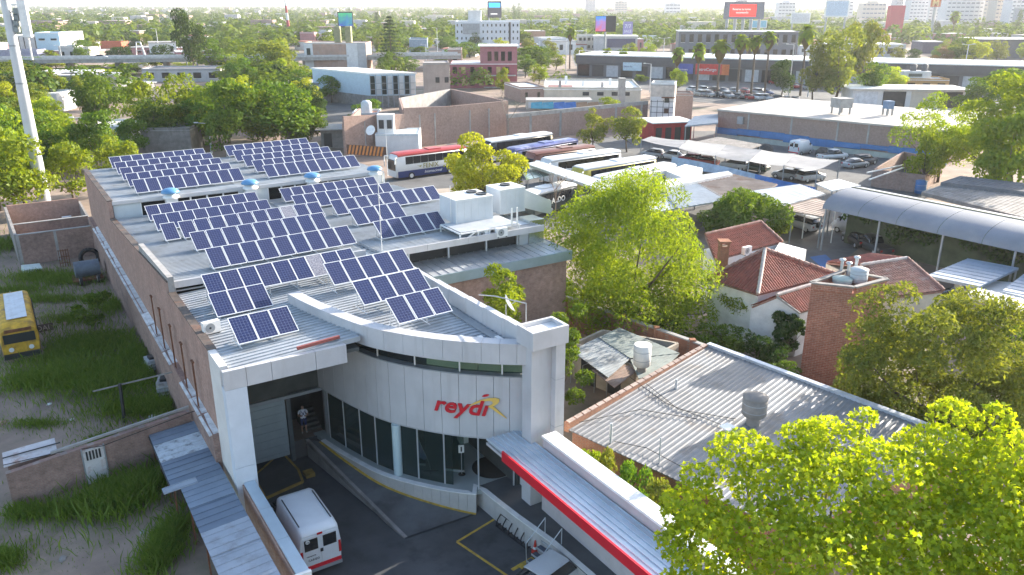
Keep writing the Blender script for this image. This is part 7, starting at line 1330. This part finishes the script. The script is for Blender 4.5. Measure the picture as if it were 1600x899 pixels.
for i,(px,yt,yb,w_,m_) in enumerate(((845,70,104,50,'mid'),(868,78,110,40,'bright'),(928,78,108,36,'mid'),(915,92,116,30,'dark'),(1012,74,92,36,'mid'),(640,86,118,44,'mid'),(690,84,104,36,'bright'),(560,88,108,30,'bright'),(820,82,122,46,'mid'),(842,98,132,40,'bright'),(700,56,84,50,'mid'),(660,50,82,50,'bright'),(1045,44,66,40,'mid'),(1100,46,66,40,'mid'),(1250,56,84,40,'bright'),(880,50,76,40,'mid'),(958,52,78,30,'bright'))): tree('%s town tree, %s of the centre group from the front' % ({'mid':'green','bright':'bright','dark':'dark'}[m_],('first','second','third','fourth','fifth','sixth','seventh','eighth','ninth','tenth','eleventh','twelfth','thirteenth','fourteenth','fifteenth','sixteenth','last')[i]),px,yt,yb,w_,('round','loose')[i % 2],m_,i % 5,'town trees of the centre')
# streets of the far town
for i,(a_,c_,w_) in enumerate((((-140,300),(-330,900),9),((-60,320),(-120,1100),10),((30,330),(70,1200),10),((150,320),(420,1000),10),((-320,420),(330,440),9),((-420,620),(460,650),9),((-30,150),(-55,260),9))):
    d_ = Vector((c_[0]-a_[0],c_[1]-a_[1],0)).normalized(); n_ = Vector((-d_.y,d_.x,0))*w_/2; A_ = Vector((a_[0],a_[1],.03+.004*i)); C_ = Vector((c_[0],c_[1],.03+.004*i)); MB().poly([A_-n_,C_-n_,C_+n_,A_+n_]).obj('street', asphl, kind='structure')
for px,yt,yb,lab in ((25,245,320,'wooden utility pole left of the mast foot'),(331,193,240,'pale utility pole between the far panel blocks'),(148,185,268,'utility pole behind the enclosure trees')): lamp(px,yt,yb,lab,1)
# bare tree
b = MB(); g = np.random.default_rng(3)
def twig(a, d, l, r, lv):
    c = a+d*l; b.tube(a,c,r,r*.6,5)
    if lv:
        for _ in range(3): n_ = (d+Vector(g.normal(size=3)*.35)).normalized(); n_.z = abs(n_.z); twig(c,n_,l*.68,r*.55,lv-1)
twig(Vector((0,0,0)),Vector((0,0,1)),3.6,.16,4); p = W(794,222,0); b.obj('bare_tree', barkl, loc=p, label='leafless pale tree against the long brown wall', cat='tree')
b = MB(); twig(Vector((0,0,0)),Vector((0,0,1)),2.2,.1,4); b.obj('bare_tree', M('dry_twigs',(.24,.17,.12),.9), loc=W(868,345,0), label='dry brown leafless shrub left of the big feathery tree', cat='tree')
# conifer with tiered branches
def conifer(label, px, yt, yb, wpx, mat_='conifer', tiers=16, col=False, name='conifer', group=None):
    p = W(px,yb,0); h = ZAT(yt,p.y); r = wpx/2/FPX*depth(Vector((p.x,p.y,h/2))); g = np.random.default_rng(int(px)); Pp=[];Dd=[]
    for k in range(tiers):
        f = k/tiers; z = h*(.1+.88*f); rr = (r*(1-f)**.8+.15) if not col else r*math.sin(math.pi*min(1,.15+.85*(1-f)))**.6
        n = 120 if not col else 90
        if col: a = g.uniform(0,6.28,n); q = rr*np.sqrt(g.random(n))
        else: a = np.floor(g.uniform(0,7,n))*.9+g.normal(0,.07,n)+k; q = rr*g.uniform(.1,1,n)
        Pp.append(np.stack([np.cos(a)*q,np.sin(a)*q,z+g.normal(0,.1 if not col else h/tiers*.6,n)-q*.12],1)); Dd.append(np.stack([np.cos(a),np.sin(a),np.full(n,.3)],1))
    P_=np.concatenate(Pp); V,F,A = leafcloud(P_,np.concatenate(Dd),np.full(len(P_),.42 if not col else .4),g,.5,jit=.6); T = thing(name,label,'tree',p,0,group); MB().tube((0,0,0),(0,0,h),.35,.05,8).obj('trunk',bark,T); place('crown',np_mesh('crown',V,F,LF[mat_],A),T); return T
conifer('tall tiered conifer behind the raised white hall',612,20,112,62)
conifer('slender cypress right of the roof screen, left of a pair',803,4,40,9,'dark',14,True,'cypress'); conifer('slender cypress right of the roof screen, right of a pair',811,2,40,10,'dark',14,True,'cypress'); conifer('dark cypress behind the green screen',590,17,45,9,'dark',14,True,'cypress'); conifer('dark cypress at the far right edge',1588,14,58,10,'dark',14,True,'cypress'); conifer('dark cypress left of the arches sign',1462,34,62,9,'dark',14,True,'cypress'); conifer('far cypress group on the left skyline',168,8,26,14,'dark',10,True,'cypress')
# palms
def palm(label, px, yt, yb, wpx, date=False):
    p = W(px,yb,0); h = ZAT(yt,p.y); R_ = 1.35*wpx/2/FPX*depth(Vector((p.x,p.y,h))); T = thing('palm_tree',label,'palm',p,px % 6,'palms by the shopping strip'); tz = h-R_*(.75 if not date else .9); g = np.random.default_rng(int(px)); MB().tube((0,0,0),(0,0,tz),.32,.24,8).obj('trunk',bark,T)
    VV=[];FF=[];k=0
    for i in range(46):
        a = g.uniform(0,6.28); el = g.uniform(-1.0,1.35); L_ = R_*g.uniform(.75,1.1); dr = np.array([math.cos(a)*math.cos(el),math.sin(a)*math.cos(el),math.sin(el)]); sd = np.array([-math.sin(a),math.cos(a),0]); n = 6; pts=[]
        for j in range(n): f=(j+.5)/n; pts.append(np.array([0,0,tz])+dr*L_*f+np.array([0,0,-.55*L_*f*f]))
        w_ = [.1,.2,.26,.26,.2,.05]
        for j in range(n-1):
            q=[pts[j]-sd*w_[j]*R_,pts[j]+sd*w_[j]*R_*.0+np.array([0,0,.05*R_]),pts[j+1]+np.array([0,0,.05*R_]),pts[j+1]-sd*w_[j+1]*R_]; VV+=q; FF.append([k,k+1,k+2,k+3]); k+=4
            q=[pts[j]+np.array([0,0,.05*R_]),pts[j]+sd*w_[j]*R_,pts[j+1]+sd*w_[j+1]*R_,pts[j+1]+np.array([0,0,.05*R_])]; VV+=q; FF.append([k,k+1,k+2,k+3]); k+=4
    place('crown',np_mesh('crown',np.array(VV),np.array(FF),LF['bright'],g.random(len(VV))),T)
    if not date: b_ = MB(); b_.lathe([(.3,tz-R_*1.5),(R_*.42,tz-R_*.9),(R_*.45,tz-R_*.2),(.3,tz)],12); b_.obj('dead_skirt',LF['brown'],T)
for px,yt,yb,w_,lab in ((890,38,108,17,'tall palm standing apart behind the white roofs'),(947,71,118,20,'first palm from the left of the shopping strip'),(973,72,120,16,'second palm from the left of the shopping strip'),(1056,69,135,22,'third palm, half hidden by the lamp post'),(1088,62,148,24,'palm left of the red shop sign'),(1120,55,152,28,'broad palm in front of the red shop sign'),(1151,48,150,24,'palm right of the red shop sign'),(1173,50,150,22,'middle palm of the right hand trio'),(1194,42,150,24,'tallest palm of the right hand trio'),(1250,33,150,28,'palm merging with the eucalyptus clump'),(1486,14,66,16,'palm with dry crown on the right skyline'),(1165,56,110,16,'small palm behind the red shop sign')): palm(lab,px,yt,yb,w_)
palm('date palm in front of the pale blue shop at the left',79,70,100,26,True); palm('feathery palm in the left grove near the white house',110,178,250,44,True)
# ---------- scattered trees and houses towards the horizon
KO = [(0,200,46,104,300),(470,585,45,112,200),(640,830,26,105,200),(840,1030,24,112,220),(1050,1640,58,170,150),(1120,1200,0,60,260),(1380,1412,2,66,260),(525,560,15,66,300),(1030,1640,30,60,240),(210,245,60,105,240),(288,314,58,92,240),(440,460,0,50,400),(130,240,195,240,100),(225,345,92,130,170)]
rt = random.Random(21); cand = []
def clear(X,Y,h,r,lim=330):
    d_ = depth(Vector((X,Y,0))); px,py = PX(Vector((X,Y,0))); pyt = PX(Vector((X,Y,h)))[1]; wp = r*FPX/d_
    return not any(px+wp > a and px-wp < b_ and py > c-2 and pyt < d2 and Y < lim for a,b_,c,d2,_ in KO)
GROVE = []
while len(GROVE) < 95:                    # grove on the left behind the lot
    px = rt.uniform(-40,500); yb = rt.uniform(112,285); p = W(px,yb,0); h = rt.uniform(5.5,10); r = h*rt.uniform(.42,.6); t_,s_ = LB(p)
    if -8 < t_ < 26 and s_ < 57: continue
    if yb > 235 and px > 140: continue
    if t_ < -1 and s_ < 66 and t_ > -8: continue
    if s_ < 45: continue
    if not clear(p.x,p.y,h,r*.8): continue
    if px > 470 and yb > 190: continue
    GROVE.append((p.x,p.y,h,r))
while len(cand) < 70:
    Y = rt.uniform(165,480); X = rt.uniform(-.72,.72)*Y; h = rt.uniform(5,10); r = h*rt.uniform(.42,.62); px,py = PX(Vector((X,Y,0)))
    if not (-40 < px < 1640) or not clear(X,Y,h,r): continue
    if X > -.05*Y and Y < 215: continue
    if 480 < px < 830 and Y < 200: continue
    cand.append((X,Y,h,r))
kinds = [('round','mid'),('round','dark'),('loose','bright'),('loose','olive'),('tall','mid'),('round','bright'),('loose','yellow'),('round','mid')]
words = {'mid':'green','dark':'dark green','bright':'bright green','olive':'olive green','yellow':'yellow green'}
gw = {('round','mid'):'round','x':''}
for i,(X,Y,h,r) in enumerate(GROVE+cand):
    k,m_ = kinds[rt.randrange(8)]; pr = proto(k,i % 5); f_ = X/Y; side_ = 'far left' if f_ < -.42 else ('left' if f_ < -.18 else ('middle' if f_ < .1 else ('right' if f_ < .38 else 'far right'))); di = 'lot grove' if i < len(GROVE) else ('nearer town' if Y < 260 else ('town beyond' if Y < 360 else 'outer town')); sz_ = 'large' if h > 7.5 else 'small'
    T = thing('tree', '%s %s %s tree in the %s %s' % (sz_,words[m_],{'round':'round','loose':'loose','tall':'upright'}[k],side_,di), 'tree', (X,Y,0), rt.uniform(0,6.28), '%s %s %s trees %s %s' % (sz_,words[m_],k,side_,di)); T.scale = (2*r,2*r,h); place('trunk',pr[3],T); place('crown',crown_mesh(pr,m_),T)
hm_ = [pwhite,cream,pgrey,brickf,rose]; hw = ['white','cream','grey','brick','rose']; rfm = [whitep,pgrey,M('red_far_roof',(.34,.12,.08),.8,0,.2),conc]
fmh = {}
def far_house(X,Y,i,side_):
    m_ = rt.randrange(5); w = rt.uniform(8,18); dp = rt.uniform(8,14); h = rt.choice((3.2,3.5,4,6.2)); rf = rt.randrange(4)
    T = thing('far_house', '%s %s house with %s roof among %s %s trees' % ('tall' if h > 5 else 'low',hw[m_],('white','grey','red','concrete')[rf],'nearer' if Y < 330 else ('far' if Y < 470 else 'farthest'),side_), 'house', (X,Y,0), rt.uniform(-.5,.5), '%s far houses %s %d %d %d' % (hw[m_],side_,rf,h > 5,(Y > 330)+(Y > 470))); MB().box(-w/2,0,0,w/2,dp,h).obj('wall',hm_[m_],T); MB().box(-w/2-.3,-.3,h,w/2+.3,dp+.3,h+.3).obj('roof',rfm[rf],T)
    for j in range(3): MB().box(-w/2+w*(j+.3)/3,-.08,h*.35,-w/2+w*(j+.65)/3,-.01,h*.75).obj('window',glassd,T)
n = 0; tries = 0
while n < 90 and tries < 3000:
    tries += 1; Y = rt.uniform(200,620); X = rt.uniform(-.66,.66)*Y; px,py = PX(Vector((X,Y,0))); pyt = PX(Vector((X,Y,7)))[1]; wp = 10*FPX/Y
    if any(px+wp > a and px-wp < b_ and py > c-2 and pyt < d2 and Y < 360 for a,b_,c,d2,_ in KO): continue
    far_house(X,Y,n,'left' if X < -.2*Y else ('right' if X > .2*Y else 'middle')); n += 1
# woods to the horizon (one mass)
g = np.random.default_rng(12); VV=[];FF=[];AA=[];base_ = 0
for N_,y0_,y1_,pw,lq,lsz in ((900,185,470,1.0,230,.07),(9000,440,5000,.85,46,.17)):
    u = g.random(N_); Yt = y0_*(y1_/y0_)**(u**pw); Xt = g.uniform(-.72,.72,N_)*Yt; Ht = g.uniform(4.5,10,N_)
    ok = np.array([Yt[i] > 480 or (clear(Xt[i],Yt[i],Ht[i],Ht[i]*.5,480) and not (Yt[i] < 235 and Xt[i] > -.27*Yt[i])) for i in range(N_)]); Yt,Xt,Ht = Yt[ok],Xt[ok],Ht[ok]; N_ = len(Yt)
    reps = np.repeat(np.arange(N_),lq); m_ = len(reps); d = unit(m_,g); d[:,2] = np.abs(d[:,2]); rad_ = Ht*g.uniform(.4,.65,N_); lump = 1+.22*np.sin(d[:,0]*5+reps)*np.sin(d[:,1]*6+reps*2)
    pos = np.stack([Xt[reps]+d[:,0]*rad_[reps]*lump, Yt[reps]+d[:,1]*rad_[reps]*lump, Ht[reps]*.3+d[:,2]*Ht[reps]*.7*lump],1)
    V,F,A = leafcloud(pos,d,Ht[reps]*lsz,g,.7,jit=.5); VV.append(V); FF.append(F+base_); base_ += len(V); AA.append(np.repeat(np.clip(g.random(N_)[reps]*.75+g.random(m_)*.25,0,1),4))
place('distant_woods', np_mesh('distant_woods',np.concatenate(VV),np.concatenate(FF),LEAF('leaf_far',(.04,.085,.014),(.13,.18,.022),.45),np.concatenate(AA)), label='green tree cover of the far town up to the horizon', cat='woods', kind='stuff')
b = MB()
for k in range(480):
    Y = 620*(4000/620)**rt.random(); X = rt.uniform(-.66,.66)*Y; w = rt.uniform(8,22); h = rt.choice((3.5,4,7,7,10)); b.box(X-w/2,Y,0,X+w/2,Y+12,h,rt.randrange(3))
b.obj('distant_town', [pgrey,cream,brickf], label='pale far roofs scattered through the woods to the horizon', cat='town', kind='stuff')
# hazy hills on the horizon
b = MB(); n = 80; vs = []
for k in range(n+1):
    x = -9000+18000*k/n; vs += [(x,9000,0),(x,9800,55+35*math.sin(k*.7)+25*math.sin(k*1.9)+20*rt.random())]
b.add(vs,[(2*k,2*k+2,2*k+3,2*k+1) for k in range(n)],0,True); b.obj('hills', M('hill_blue',(.10,.13,.14),.95), kind='structure')
# look-alikes are told apart by their order across the view
OW = ['first','second','third','fourth','fifth','sixth','seventh','eighth','ninth','tenth','eleventh','twelfth','thirteenth','fourteenth','fifteenth','sixteenth']
bylab = {}
for o_ in bpy.data.objects:
    if o_.parent is None and o_.get('category') in ('tree','house','rubble'): bylab.setdefault(o_['label'],[]).append(o_)
for lab_,os_ in bylab.items():
    if len(os_) > 1:
        for i_,o_ in enumerate(sorted(os_, key=lambda q: PX(q.location)[0])): o_['label'] = (OW[i_] if i_ < len(OW) else str(i_+1)+'th')+' '+lab_+' counting from the left'
# ---------------------------------------------------------------- air
hz_ = MB().box(-12000,-120,-3,12000,10500,140); m, t, N, L = nodes('haze_air'); v = N('VolumePrincipled'); v.inputs['Color'].default_value = (.93,.95,1,1); v.inputs['Density'].default_value = .00014; v.inputs['Anisotropy'].default_value = .35; o = N('OutputMaterial'); L(v.outputs[0],o.inputs['Volume']); hz_.obj('haze', m, kind='stuff')
